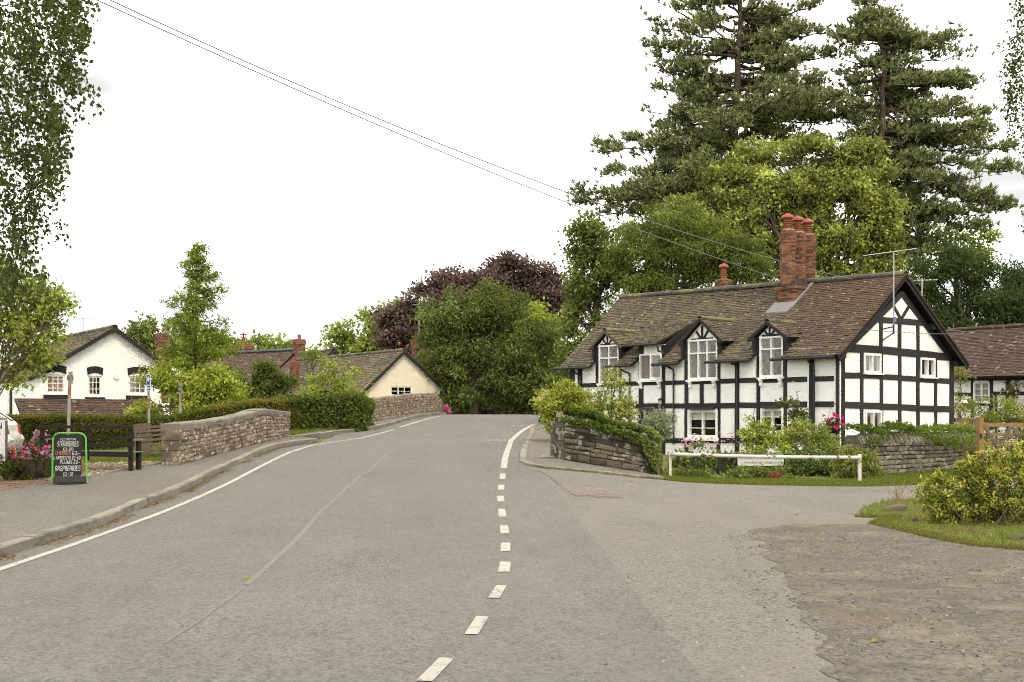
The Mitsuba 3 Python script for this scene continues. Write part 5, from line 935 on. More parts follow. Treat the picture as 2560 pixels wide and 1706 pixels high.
for x_ in (.72, 3.25):
    for y_, s in ((.02, 1), (1.64, -1)):
        c_ = Cw(x_, y_ - .02 * s, .30); mb = MB(); mb.tube([c_ , c_ + fy * s * .2], .30, 20, (.02, .02, .02)); mb.put(k + '__wheel', 'm_vc'); mb = MB(); mb.tube([c_ - fy * s * .008, c_ + fy * s * .02], .19, 14, (.35, .35, .35)); mb.put(k + '__wheel_rim', 'm_metal')
# white knee rail
k = thing('knee_rail', 'peeling white tubular rail on two posts along the grass verge', 'rail'); a, b = g3(1677, 1195, -.0), g3(2152, 1207, -.0); s1, s2 = a[1] / F, b[1] / F
A, B = a + [0, 0, (1195 - 1136) * s1], b + [0, 0, (1207 - 1144.5) * s2]; n_ = 12; t = np.linspace(0, 1, n_); P = A + (B - A) * t[:, None] - np.outer(np.sin(np.pi * t) * .02, [0, 0, 1])
MB().tube(P, .042, 10).put(k + '__rail', 'm_rusty_paint', smooth=True)
for p, top, w in ((a, (1193 - 1124) * s1, .036), (b, (1207 - 1136) * s2, .04)): mb = MB(); mb.box((p[0] - w, p[1] - w * .7 + .06, p[2] - .2), (p[0] + w * .7, p[1] + .06 + w * .7, p[2] + top)); mb.put(k + '__post', 'm_rusty_paint')
# black garden fence with its board
k = thing('garden_fence', 'low black fence with crossed braces behind the white rail', 'fence'); fy_ = 26.6; gf = Frame([*at(1690, YH, fy_)[:2], 0], [1, .03, 0], [.03, -1, 0]); gx_ = lambda x, y=1140: gf.px(x, y)
zb_ = .1
for x in (1695, 1799, 1846, 1958, 2080): a_ = gx_(x)[0]; mb = MB(); gf.prism(mb, rect(a_ - .035, a_ + .035, zb_ - .1, gx_(x, 1137)[1]), -.03, .03, BLACK); mb.put(k + '__post', 'm_timber')
mb = MB(); gf.prism(mb, Polygon([gx_(1790, 1141), gx_(1973, 1142), gx_(1973, 1136), gx_(1790, 1135)]), .031, .06, BLACK); mb.put(k + '__rail', 'm_timber')
for q in (((1738, 1140), (1822, 1202)), ((1799, 1146), (1816, 1190)), ((1842, 1141), (1780, 1185)), ((1846, 1150), (1830, 1185)), ((1885, 1165), (1925, 1196)), ((1925, 1160), (1880, 1196)), ((1738, 1140), (1722, 1180))):
    a_, b_ = (np.array(gx_(*p)) for p in q); t = (b_ - a_) / np.linalg.norm(b_ - a_); n_ = np.array([-t[1], t[0]]) * .027; mb = MB(); gf.prism(mb, Polygon([a_ + n_, b_ + n_, b_ - n_, a_ - n_]), -.06, -.031, BLACK); mb.put(k + '__brace', 'm_timber')
k = thing('holiday_sign', 'grey holiday cottage notice board fixed behind the white rail', 'sign'); P0, P1 = gx_(1842, 1165), gx_(1957, 1137); mb = MB(); gf.prism(mb, rect(P0[0], P1[0], P0[1], P1[1]), .065, .08, (.52, .53, .50)); mb.put(k + '__board', 'm_paint')
w_ = P1[0] - P0[0]; h_ = P1[1] - P0[1]; letters(k + '__lettering', gf, 'HOLIDAY COTTAGE TO LET', P0[0] + w_ * .05, P1[0] - w_ * .05, P0[1] + h_ * .58, P0[1] + h_ * .82, .081, (.05, .05, .05)); letters(k + '__lettering', gf, 'www.millstream-cottage.co.uk', P0[0] + w_ * .14, P1[0] - w_ * .10, P0[1] + h_ * .14, P0[1] + h_ * .44, .081, (.06, .06, .06))
# field gate
k = thing('field_gate', 'tan wooden five bar gate with diagonal braces at the right edge', 'gate'); gY = 26.5; wf = Frame([*at(2454, YH, gY)[:2], 0], [.995, .1, 0], [.1, -.995, 0]); gq = lambda x, y: np.array(wf.px(x, y))
a_ = gq(2454, 1044); mb = MB(); wf.prism(mb, rect(a_[0] - .062, a_[0] + .062, -.1, a_[1]), -.14, .0); mb.put(k + '__post', 'm_wood'); mb = MB(); b_ = gq(2700, 1044); wf.prism(mb, rect(b_[0] - .062, b_[0] + .062, -.1, b_[1]), -.14, .0); mb.put(k + '__post', 'm_wood')
mb = MB(); p = gq(2452, 1090); wf.prism(mb, rect(p[0] - .03, p[0] + .02, p[1] - .06, p[1] + .05), .001, .03, BLACK); mb.put(k + '__latch', 'm_paint')
for (y, w) in ((1062, .095), (1086.5, .07), (1108, .065), (1127, .065), (1146, .065)): a_, b_ = gq(2459, y), gq(2700, y + 3); t = (b_ - a_) / np.linalg.norm(b_ - a_); n_ = np.array([-t[1], t[0]]) * w / 2; mb = MB(); wf.prism(mb, Polygon([a_ + n_, b_ + n_, b_ - n_, a_ - n_]), -.09, -.05); mb.put(k + '__bar', 'm_wood')
for q in (((2463, 1068), (2512, 1140)), ((2530, 1068), (2495, 1126)), ((2533, 1068), (2560, 1110)), ((2640, 1068), (2600, 1140))): a_, b_ = gq(*q[0]), gq(*q[1]); t = (b_ - a_) / np.linalg.norm(b_ - a_); n_ = np.array([-t[1], t[0]]) * .038; mb = MB(); wf.prism(mb, Polygon([a_ + n_, b_ + n_, b_ - n_, a_ - n_]), -.049, -.02); mb.put(k + '__brace', 'm_old_wood')
k = thing('paper_notice', 'white paper notice on a stake in front of the gate', 'notice'); wf2 = Frame(wf.o + wf.en * .5, wf.ex, wf.en); p, q = wf2.px(2457, 1156), wf2.px(2477, 1127); mb = MB(); wf2.prism(mb, rect(p[0], q[0], p[1], q[1]), -.01, 0, (.74, .74, .75)); mb.put(k + '__sheet', 'm_paint'); mb = MB()
for y, w in ((1133.5, .7), (1130, .2), (1140, .5), (1146, .6)): zz = wf2.px(2460, y)[1]; c_ = (p[0] + q[0]) / 2; wf2.prism(mb, rect(c_ - (q[0] - p[0]) * w / 2, c_ + (q[0] - p[0]) * w / 2, zz - .004, zz + .004), .0, .002, (.4, .4, .42))
mb.put(k + '__lettering', 'm_paint'); mb = MB(); wf2.prism(mb, rect(p[0] + .05, q[0] - .03, -.1, p[1] + .05), -.06, -.011, (.13, .10, .08)); mb.put(k + '__stake', 'm_vc')
# trellis fence
k = thing('trellis_fence', 'tan square lattice topped plank fence behind the gate post', 'fence'); tf_ = Frame([*at(2420, YH, 33.0)[:2], 0], [1, 0, 0], [0, -1, 0]); tq = lambda x, y: tf_.px(x, y)
(ax, az), (bx_, bz_) = tq(2388, 1063), tq(2452, 1046)
for i in range(7): x = ax + i * .11; mb = MB(); tf_.prism(mb, rect(x, x + .03, az, bz_), 0, .02); mb.put(k + '__lattice_upright', 'm_wood')
for z in (az + .01, (az + bz_) / 2, bz_ - .03): mb = MB(); tf_.prism(mb, rect(ax, bx_, z, z + .03), .021, .04); mb.put(k + '__lattice_rail', 'm_wood')
for i in range(5): z = az - .012 - i * .15; mb = MB(); tf_.prism(mb, rect(ax, bx_, z - .14, z), 0, .025); mb.put(k + '__plank', 'm_old_wood')
for x in (2433,): p = tq(x, 1050)[0]; mb = MB(); tf_.prism(mb, rect(p - .05, p + .05, -.1, tq(x, 1048)[1]), .03, .12); mb.put(k + '__post', 'm_old_wood')
# hanging basket, lamps, plaque, aerials
k = thing('hanging_basket', 'hanging basket of magenta geraniums at the cottage corner', 'hanging basket'); hb = FF.px(2078, 1062, .32); HB = FF.pt(np.array(hb[0]), hb[1], .32); pl = FF.px(2096, 1006, .05); PL = FF.pt(np.array(pl[0]), pl[1], .05); tip = FF.pt(np.array(hb[0]), FF.px(2080, 1024, .32)[1] + .12, .32)
mb = MB(); mb.tube([PL, tip], .012, 6, BLACK); mb.tube([tip, HB + [.14, 0, -.02]], .005, 4, BLACK); mb.tube([tip, HB + [-.14, 0, -.02]], .005, 4, BLACK); mb.put(k + '__bracket', 'm_paint'); mb = MB(); mb.lathe([(.02, -.2), (.12, -.16), (.19, -.06), (.2, 0), (.0, .0)], HB, (.12, .08, .05)); mb.put(k + '__basket', 'm_vc')
k = thing('wall_lantern', 'small black lantern above the cottage door', 'lantern'); lp = FF.px(1651, 1005, .1); LP = FF.pt(np.array(lp[0]), lp[1], .12); mb = MB(); mb.lathe([(.02, -.12), (.05, -.10), (.07, .06), (.10, .07), (.03, .13), (.001, .16)], LP, BLACK, 6); mb.tube([LP + [0, 0, .1], FF.pt(np.array(lp[0]), lp[1] + .1, 0)], .012, 5, BLACK); mb.put(k + '__body', 'm_paint'); mb = MB(); mb.lathe([(.055, -.09), (.073, .05)], LP, (.35, .34, .3), 6); mb.put(k + '__pane', 'm_paint')
k = thing('house_plaque', 'small black arched house plaque on the left front wall', 'plaque'); pp = FF.px(1475, 990); mb = MB(); FF.prism(mb, Polygon([(pp[0] + .17 * math.cos(t), pp[1] - .05 + .17 * math.sin(t)) for t in np.linspace(0, np.pi, 12)] + [(pp[0] - .1, pp[1] - .14), (pp[0] + .1, pp[1] - .14)]), .013, .03, BLACK); mb.put(k + '__plate', 'm_paint'); mb = MB(); FF.prism(mb, Polygon([(pp[0] + .12 * math.cos(t), pp[1] - .05 + .12 * math.sin(t)) for t in np.linspace(.2, np.pi - .2, 10)] + [(pp[0] + .085 * math.cos(t), pp[1] - .05 + .085 * math.sin(t)) for t in np.linspace(np.pi - .2, .2, 10)]), .031, .034, (.6, .55, .45)); mb.put(k + '__emblem', 'm_paint')
k = thing('yard_lamp', 'lit swan neck lamp on the far gable corner', 'lamp'); lf = Frame(H(0, D_w + .02, 0), d2, -d1); base = at(2384, 1012, 38.3); bulb = at(2412, 1003, 38.0); s_ = 38 / F
MB().tube([at(2384, 1012, 38.3), at(2394, 1012, 38.2), at(2402, 1007, 38.1), at(2408, 989, 38.05) + [0, 0, 0], at(2413, 989, 38), at(2414, 994, 38)], .014, 6, (.5, .5, .48)).put(k + '__arm', 'm_metal')
mb = MB(); mb.lathe([(.02, 0), (.035, -.03), (.05, -.07), (.11, -.12), (.115, -.14)], at(2414, 992, 38), (.45, .45, .43), 12); mb.put(k + '__shade', 'm_metal'); mb = MB(); s_ = trimesh.creation.icosphere(2, .055); mb.add(s_.vertices * [1, 1, 1.5] + at(2414, 1003.5, 38), s_.faces); v, f = mb.mesh(); scene[k + '__bulb'] = mikit.ply((v, f), {'type': 'diffuse'}, smooth=True, emitter={'type': 'area', 'radiance': rgb(6.0, 4.2, 1.9)})
ap_ = H(eFR[0] - .05, 1.9, 0); k = thing('gable_aerial', 'tall thin aerial mast on a bracket in front of the cottage gable', 'aerial'); mb = MB(); ax_, ay_ = at(2234, YH, 34.3)[:2]; z_ = lambda y: EYE - (y - YH) / F * 34.3
mb.tube([[ax_, ay_, z_(826)], [ax_, ay_, z_(632)]], .02, 6, (.42, .42, .42)); mb.put(k + '__mast', 'm_metal'); mb = MB(); mb.bar([ax_, ay_, z_(817)], H(-.02, FG.px(2204, 817)[0], z_(817)), .035, .035, BLACK); mb.bar([ax_, ay_, z_(833)], H(-.02, FG.px(2204, 846)[0], z_(846)), .03, .03, BLACK); mb.tube([[ax_, ay_, z_(836)], [ax_, ay_, z_(812)]], .03, 6, BLACK); mb.put(k + '__bracket', 'm_paint'); mb = MB(); mb.tube([[ax_ + .02, ay_ - .04, z_(806)], [ax_ + .02, ay_ - .04, z_(794)]], .05, 8, (.10, .19, .33)); mb.put(k + '__junction_box', 'm_paint')
bd = at(2292, 622, 34.3) - at(2158, 640, 34.3); mb = MB(); p0 = at(2158, 640, 34.3); mb.tube([p0, p0 + bd], .012, 5, (.5, .5, .5))
for i in range(12): c_ = p0 + bd * (i + .5) / 12; mb.tube([c_ - [0.02, .09, .03], c_ + [.02, .09, .03]], .005, 4, (.5, .5, .5))
mb.put(k + '__antenna', 'm_metal')
aerial('roof_aerial', 'small pale aerial behind the cottage roof at right', at(2305, 748, 42), at(2305, 696, 42), .95, 3, .5, (1, .05, 0.02))
# overhead cables
def cable(label, p, q, sag, r=.013, n_=40):
    t = np.linspace(0, 1, n_); P = np.outer(1 - t, p) + np.outer(t, q) - np.outer(4 * t * (1 - t) * sag, [0, 0, 1]); k = tag(uniq('overhead_cable'), label, 'cable'); MB().tube(P, r, 5, (.13, .13, .13)).put(k, 'm_paint'); return k
cable('long overhead cable from top left to the chimney, lower of two', at(215, -12, 22), at(1945, 697, 37.5), .30); cable('long overhead cable from top left to the gable, upper of two', at(248, -12, 22), at(2130, 699, 36.0), .55)
cable('service cable from the gable to the neighbouring roof', at(2160, 768, 34.3), at(2450, 828, 43), .25, .012); cable('slack wire across the gable', H(-.1, .6, FG.px(2165, 826)[1]), at(2420, 836, 36.5), .05, .01)
# iron railings beyond the crest and the half hidden gardener
k = thing('timber_railing', 'low dark rail fence beyond the bridge crest under the yew', 'fence')
for y in (1027, 1033): MB().bar(at(1120, y, 63), at(1352, y + 1, 61), .05, .07, (.05, .045, .035)).put(k + '__rail', 'm_timber')
for x in (1125, 1180, 1240, 1300, 1346): p = at(x, 1026, 62.3); MB().bar([p[0], p[1], .6], p, .08, .08, (.05, .045, .035), up=(1, 0, 0)).put(k + '__post', 'm_timber')
import manifold3d as m3
def body(mb_joints, bones, ref_=.03, it=6):
    def sph(p, r): return m3.Manifold.sphere(r, 20).translate(list(map(float, p)))
    tot = m3.Manifold()
    for a, b in bones: tot += m3.Manifold.batch_hull([sph(*mb_joints[a]), sph(*mb_joints[b])])
    tot = tot.refine_to_length(ref_); q = tot.to_mesh(); t = trimesh.Trimesh(np.array(q.vert_properties)[:, :3], np.array(q.tri_verts), process=False); t.merge_vertices(); trimesh.smoothing.filter_taubin(t, iterations=it); return np.array(t.vertices), np.array(t.faces)
k = thing('person', 'person in a pink top bending, half hidden behind the green bush', 'person'); g0 = at(1349, YH, 40.5); gz = float(zg(g0[0], 40.5)) + .03; B_ = lambda x, y, z: np.array([g0[0] + x, 40.5 + y, gz + z])
J = dict(hipL=(B_(0, -.09, .80), .10), hipR=(B_(0, .09, .80), .10), kneeL=(B_(.05, -.1, .44), .065), kneeR=(B_(.06, .12, .44), .065), ankL=(B_(.0, -.1, .07), .045), ankR=(B_(.0, .12, .07), .045), toeL=(B_(.17, -.1, .04), .035), toeR=(B_(.17, .12, .04), .035))
v, f = body(J, (('hipL', 'hipR'), ('hipL', 'kneeL'), ('hipR', 'kneeR'), ('kneeL', 'ankL'), ('kneeR', 'ankR'), ('ankL', 'toeL'), ('ankR', 'toeR'))); put(k + '__trousers', v, f, 'm_vc', (.03, .04, .075), smooth=True)
J = dict(w=(B_(.0, 0, .86), .135), c=(B_(.30, 0, 1.10), .145), s1=(B_(.40, -.17, 1.12), .07), s2=(B_(.40, .17, 1.12), .07), e1=(B_(.47, -.2, .88), .045), e2=(B_(.47, .2, .88), .045)); v, f = body(J, (('w', 'c'), ('c', 's1'), ('c', 's2'), ('s1', 'e1'), ('s2', 'e2'))); put(k + '__top', v, f, 'm_vc', (.68, .40, .50), smooth=True)
SK = (.48, .30, .22); J = dict(n=(B_(.44, 0, 1.14), .05), h=(B_(.58, 0, 1.16), .095), j=(B_(.63, 0, 1.10), .07), no=(B_(.69, 0, 1.10), .015), no2=(B_(.66, 0, 1.14), .02)); J.update(e1=(B_(.47, -.2, .88), .04), w1=(B_(.60, -.16, .66), .028), e2=(B_(.47, .2, .88), .04), w2=(B_(.60, .16, .66), .028)); bones = [('n', 'h'), ('h', 'j'), ('no2', 'no'), ('j', 'no'), ('e1', 'w1'), ('e2', 'w2')]
for s, y in ((1, -.16), (2, .16)):
    J[f'p{s}'] = (B_(.63, y, .59), .03); bones.append((f'w{s}', f'p{s}'))
    for i in range(4): J[f'f{s}{i}'] = (B_(.635 + .012 * (i % 2), y - .03 + .02 * i, .545), .010); J[f'g{s}{i}'] = (B_(.62, y - .03 + .02 * i, .505 + .008 * abs(i - 1.5)), .009); bones += [(f'p{s}', f'f{s}{i}'), (f'f{s}{i}', f'g{s}{i}')]
    J[f't{s}'] = (B_(.60, y + (.045 if s == 1 else -.045), .56), .010); bones.append((f'p{s}', f't{s}'))
v, f = body(J, bones, .02, 3); put(k + '__skin', v, f, 'm_vc', SK, smooth=True); J = dict(a=(B_(.555, 0, 1.19), .098), b=(B_(.52, 0, 1.15), .09)); v, f = body(J, (('a', 'b'),)); put(k + '__hair', v, f, 'm_vc', (.10, .07, .05), smooth=True)
# ---------------------------------------------------------------- vegetation kit
BUSHY = [2.1, 1.22, 2.05]      # leaves per clump, leaf size and tone for all grown plants
def unit(v): return v / (np.linalg.norm(v, axis=-1, keepdims=True) + 1e-9)
def leaf_mesh(P, D, N, L, W, fold=.18):
    n = len(P); D = unit(D); Sd = unit(np.cross(D, N)); N = np.cross(Sd, D); L, W = np.broadcast_to(L, n)[:, None], np.broadcast_to(W, n)[:, None]; m = P + D * L * .45 + N * L * .06
    V = np.stack([P, m + Sd * W / 2 + N * W * fold, P + D * L, m - Sd * W / 2 + N * W * fold], 1).reshape(-1, 3); o = np.arange(n)[:, None] * 4
    return V, np.concatenate([o + [0, 1, 2], o + [0, 2, 3]])
def tones(cols, n, r_, jit=.22):
    """Leaf colours: each leaf takes one of the plant's colours, a little brighter or darker."""
    cols = np.atleast_2d(np.asarray(cols, float)); t = r_.random((n, 1)) * (len(cols) - 1); i = np.minimum(t.astype(int), len(cols) - 1)[:, 0]; j = np.minimum(i + 1, len(cols) - 1); f = t - i[:, None]
    return np.clip((cols[i] * (1 - f) + cols[j] * f) * np.exp(r_.normal(0, jit, (n, 1))), .002, .8)
def leaves_at(C, out, rc, per, L, W, cols, r_, flat=.7, up=.5, droop=.0, jit=.2, clump_jit=.18):
    """per leaves round each clump centre C, facing mostly outwards and up."""
    n = len(C) * per; k = np.repeat(np.arange(len(C)), per); off = r_.normal(0, .5, (n, 3)) * np.asarray(rc).reshape(-1, 1)[k if np.size(rc) > 1 else np.zeros(n, int)] * [1, 1, flat]
    P = C[k] + off; N = unit(out[k] * .5 + [0, 0, up] + r_.normal(0, .55, (n, 3))); D = unit(r_.normal(0, 1, (n, 3)) + unit(off) * .5 - [0, 0, droop])
    V, f = leaf_mesh(P, D, N, L * r_.uniform(.65, 1.25, n), W * r_.uniform(.7, 1.2, n))
    c = tones(cols, n, r_, jit) * np.exp(r_.normal(0, clump_jit, (len(C), 1)))[k]
    return V, f, np.repeat(c, 4, 0)
def limb(mb, a, b, r0, r1, r_, bend=.12, n=7, sides=6, c=None, sag=0.0):
    a, b = np.asarray(a, float), np.asarray(b, float); t = np.linspace(0, 1, n)[:, None]; L = np.linalg.norm(b - a)
    w = r_.normal(0, bend * L, 3) * [1, 1, .6]; P = a * (1 - t) + b * t + w * np.sin(np.pi * t) * .6 - np.array([0, 0, 1]) * sag * L * np.sin(np.pi * t); P[1:-1] += r_.normal(0, .02 * L, (n - 2, 3))
    mb.tube(P, np.linspace(r0, r1, n), sides, c, cap=False); return P
def lobes_of(rows, Y): return [(at(r[0], r[1], Y + (r[3] if len(r) > 3 else 0)), r[2] / F * Y) for r in rows]
def clumps_in(lobes, rc, r_, dens=1.0, shell=.45, squash=.92, gap=.40):
    Cs, Os = [], []
    for c, R in lobes:
        n = max(4, int(dens * 4.2 * (R / rc) ** 2)); u = unit(r_.normal(0, 1, (n, 3))); rad = R * (shell + (1 - shell) * r_.random((n, 1)) ** .6) * (.74 + .52 * meshkit.noise(u * 2.6 + c, 5)[:, None])
        Cs.append(c + u * rad * [1, 1, squash]); Os.append(u)
    C, O = np.vstack(Cs), np.vstack(Os); k = meshkit.fbm(C / (rc * 2.6), 2, 77) > gap; return C[k], O[k]
def tree(name, label, cat, Y, rows, cols, trunk=None, rc=.55, per=26, leaf=(.2, .13), dens=1.0, sd=1, tr=.25, group=None, up=.5, droop=0.0, twigs=5, bark='m_bark', shell=.45, flat=.7, mat_='m_leaf', twig_r=.018, clump_jit=.18, jit=.2, extra=None, crown='crown', gap=.40):
    """trunk, limbs to each lobe, twigs, and a crown of leaf sized faces in clumps."""
    r_ = rng(sd); k = thing(name, label, cat, group); lob = lobes_of(rows, Y); per = int(per * BUSHY[0]); leaf = (leaf[0] * BUSHY[1], leaf[1] * BUSHY[1] * 1.1); cols = np.asarray(cols) * BUSHY[2] + .016; C, O = clumps_in(lob, rc, r_, dens, shell, gap=gap)
    V, f, c = leaves_at(C, O, rc, per, *leaf, cols, r_, flat, up, droop, jit, clump_jit); mb = MB().add(V, f, c)
    for (rows2, cols2, per2) in extra or (): C2, O2 = clumps_in(lobes_of(rows2, Y), rc, r_, dens, shell); mb.add(*leaves_at(C2, O2, rc, per2, *leaf, cols2, r_, flat, up, droop, jit, clump_jit))
    mb.put(k + '__' + crown, mat_)
    if trunk is not None:
        b, t_ = np.asarray(trunk[0], float), np.asarray(trunk[1], float); mb = MB(); n = 8; q = np.linspace(0, 1, n)[:, None]; mb.tube(b * (1 - q) + t_ * q + r_.normal(0, .04, (n, 3)) * [1, 1, 0] * tr * 4, np.linspace(tr * 1.15, tr * .55, n), 10); mb.put(k + '__trunk', bark, smooth=True)
        mb = MB()
        for c_, R in lob:
            s = t_ * (1 - (z := r_.uniform(0, .45))) + b * z; P = limb(mb, s, c_, tr * .42, tr * .12, r_)
            for _ in range(twigs): e = c_ + unit(r_.normal(0, 1, 3)) * R * r_.uniform(.7, 1.05); limb(mb, P[r_.integers(3, 7)], e, max(twig_r * 2, tr * .12), twig_r * .5, r_, n=6, sides=4)
        mb.put(k + '__branch', bark, smooth=True)
    return k
G_DARK = [(.034, .050, .012), (.052, .074, .016), (.075, .10, .022)]
G_MID = [(.052, .070, .016), (.085, .105, .024), (.125, .145, .035)]
G_LIME = [(.10, .135, .018), (.155, .19, .025), (.22, .24, .04)]
G_LIGHT = [(.085, .115, .02), (.13, .16, .03), (.18, .20, .045)]
zgf = lambda x, y: float(zg(x, y))
def base(px, Y): x = (px - 1280) / F * Y; return np.array([x, Y, zgf(x, Y) - .15])
# ---------------------------------------------------------------- pines
def pine(label, Y, trunk, tips, sd, tr, spread, cols):
    r_ = rng(sd); k = thing('pine_tree', label, 'pine'); T_ = [at(*p, Y) for p in trunk]; bt = T_[0].copy(); bt[2] = .3; T_ = np.array([bt] + T_); mb = MB()
    d = np.concatenate([[0], np.cumsum(np.linalg.norm(np.diff(T_, axis=0), axis=1))]); q = np.linspace(0, d[-1], 26); P = np.column_stack([np.interp(q, d, T_[:, i]) for i in range(3)]); P[:, :2] += r_.normal(0, .05, (26, 2)); mb.tube(P, np.interp(q, [0, d[-1]], [tr, .10]), 10); mb.put(k + '__trunk', 'm_bark', smooth=True)
    on = lambda z: np.array([np.interp(z, P[:, 2], P[:, 0]), np.interp(z, P[:, 2], P[:, 1]), z]); br = MB(); tuft, outs = [], []
    ends = []
    for (tx, ty, rise, w) in tips:
        e = at(tx, ty, Y); a = on(e[2] - rise); ends.append((a, e, w)); v = e - a; L = np.linalg.norm(v[:2])
        for s in (-1, 1):
            for _ in range(1):
                th = s * r_.uniform(.45, 1.25); th = th if (math.sin(th) * v[0] + math.cos(th) * v[1] > 0 or r_.random() < .48) else -th; R = np.array([[math.cos(th), -math.sin(th)], [math.sin(th), math.cos(th)]]); z = r_.uniform(-1.1, 1.1); e2 = a + np.append(R @ v[:2] * r_.uniform(.75, 1.0), v[2] * r_.uniform(.6, 1.1)) + [0, 0, z]; ends.append((a + [0, 0, z], e2, w))
    for (a, e, w) in ends:
        Pq = limb(br, a, e, max(.05, tr * r_.uniform(.13, .24)), .025, r_, bend=.05, n=9, sag=.05); L = np.linalg.norm(e - a); dirn = unit(e - a); side = unit(np.cross(dirn, [0, 0, 1]))
        m = max(6, int(L * 3.1))
        for i in range(m):
            t = r_.uniform(.18, 1.0); p = np.array([np.interp(t, np.linspace(0, 1, 9), Pq[:, j]) for j in range(3)]); wid = w * (1.25 - t) * .9 + .2; s = r_.choice([-1, 1]) * r_.uniform(.1, 1) * wid; tip = p + side * s + dirn * abs(s) * .55 + np.array([0, 0, r_.uniform(-.05, .42)])
            if i % 2 == 0: limb(br, p, tip, .025, .012, r_, n=4, sides=4)
            nn = int(11 + 6 * r_.random()); cl = tip + r_.normal(0, 1, (nn, 3)) * [.36, .36, .13]; tuft.append(cl); outs.append(np.repeat((dirn * .5 + side * np.sign(s) * .25 + [0, 0, .75])[None], nn, 0))
    br.put(k + '__branch', 'm_bark', smooth=True)
    C, O = np.vstack(tuft), unit(np.vstack(outs)); k_ = meshkit.fbm(C / [1.5, 1.5, .8], 2, sd) > .41; C, O = C[k_], O[k_]; per = 11; n = len(C) * per; kk = np.repeat(np.arange(len(C)), per); D = unit(O[kk] + r_.normal(0, .62, (n, 3))); L = r_.uniform(.16, .30, n); W = .024 + .014 * r_.random(n); Sd = unit(np.cross(D, r_.normal(0, 1, (n, 3))))
    B0 = C[kk] + r_.normal(0, .03, (n, 3)); V = np.stack([B0 - Sd * W[:, None], B0 + Sd * W[:, None], B0 + D * L[:, None] + Sd * W[:, None] * .6, B0 + D * L[:, None] - Sd * W[:, None] * .6], 1).reshape(-1, 3); o = np.arange(n)[:, None] * 4
    c = tones(cols, n, r_, .15) * np.exp(r_.normal(0, .16, (len(C), 1)))[kk]; put(k + '__needles', V, np.concatenate([o + [0, 1, 2], o + [0, 2, 3]]), 'm_needle', np.repeat(c, 4, 0)); print(label, n * 2)
PC = [(.125, .155, .058), (.19, .215, .085), (.27, .285, .125)]
pine('tall broad dark pine tree behind the cottage, left of the two pines', 68.0, [(1826, 640), (1832, 412), (1841, 271), (1849, 97), (1851, 40), (1852, -90)],
     [(1700, -20, .8, .9), (1760, -60, .8, .9), (1960, -40, .8, .9), (1925, -90, .6, .8), (1640, 60, 1.2, 1.1), (1628, 120, .6, 1.1), (1690, 30, 1.2, .9), (1616, 160, .9, 1.1), (1640, 220, .5, 1.1), (1720, 190, .9, 1.0), (1626, 280, -.2, 1.2), (1680, 330, -.5, 1.1), (1560, 350, -.4, 1.3), (1505, 372, -.6, 1.4), (1530, 440, -.8, 1.4), (1450, 478, -1.0, 1.5), (1440, 505, -1.6, 1.4), (1500, 540, -1.5, 1.4), (1580, 480, -1.0, 1.4), (1640, 430, -.8, 1.3),
      (2040, 15, .8, 1.0), (1990, 70, 1.0, 1.0), (2062, 85, .5, 1.0), (2090, 135, .4, 1.1), (2030, 170, .3, 1.1), (2050, 215, .2, 1.1), (2120, 235, .0, 1.2), (2128, 290, -.4, 1.2), (2060, 300, -.2, 1.2), (2125, 345, -.9, 1.2), (1990, 330, -.6, 1.2), (1960, 250, -.2, 1.0), (1770, 100, .8, .9), (1930, 130, .7, .9), (1760, 250, .2, 1.0), (1760, 400, -.8, 1.1)], 401, .52, 1, PC)
pine('slimmer dark pine tree at right with sparse tiered branches, beyond the gable', 66.0, [(2198, 640), (2200, 412), (2207, 271), (2210, 145), (2190, 60), (2172, 24)],
     [(2150, 45, .3, .6), (2215, 50, .5, .6), (2250, 80, .5, .7), (2300, 84, .6, .8), (2125, 95, .4, .7), (2088, 90, .3, .8), (2110, 150, .3, .8), (2350, 110, .4, .9), (2392, 96, .5, .9), (2406, 140, .2, .9), (2330, 150, .3, .9), (2095, 200, -.1, .9), (2300, 215, .0, 1.0), (2400, 205, .1, 1.0), (2450, 205, -.1, 1.0), (2130, 270, -.2, .9), (2454, 285, -.3, 1.1), (2380, 270, .0, 1.0), (2440, 345, -.5, 1.1), (2528, 375, -1.2, 1.1), (2460, 385, -1.0, 1.1), (2350, 330, -.2, 1.0), (2120, 340, -.2, 1.0), (2300, 420, -.9, 1.1), (2400, 470, -1.5, 1.2), (2470, 500, -2.0, 1.2), (2532, 520, -2.6, 1.2), (2440, 540, -2.2, 1.2), (2460, 575, -2.4, 1.2), (2350, 560, -1.8, 1.2), (2280, 520, -1.2, 1.1), (2400, 620, -2.0, 1.1), (2140, 440, -.7, 1.0), (2300, 640, -1.0, 1.2)], 402, .40, 1, PC)
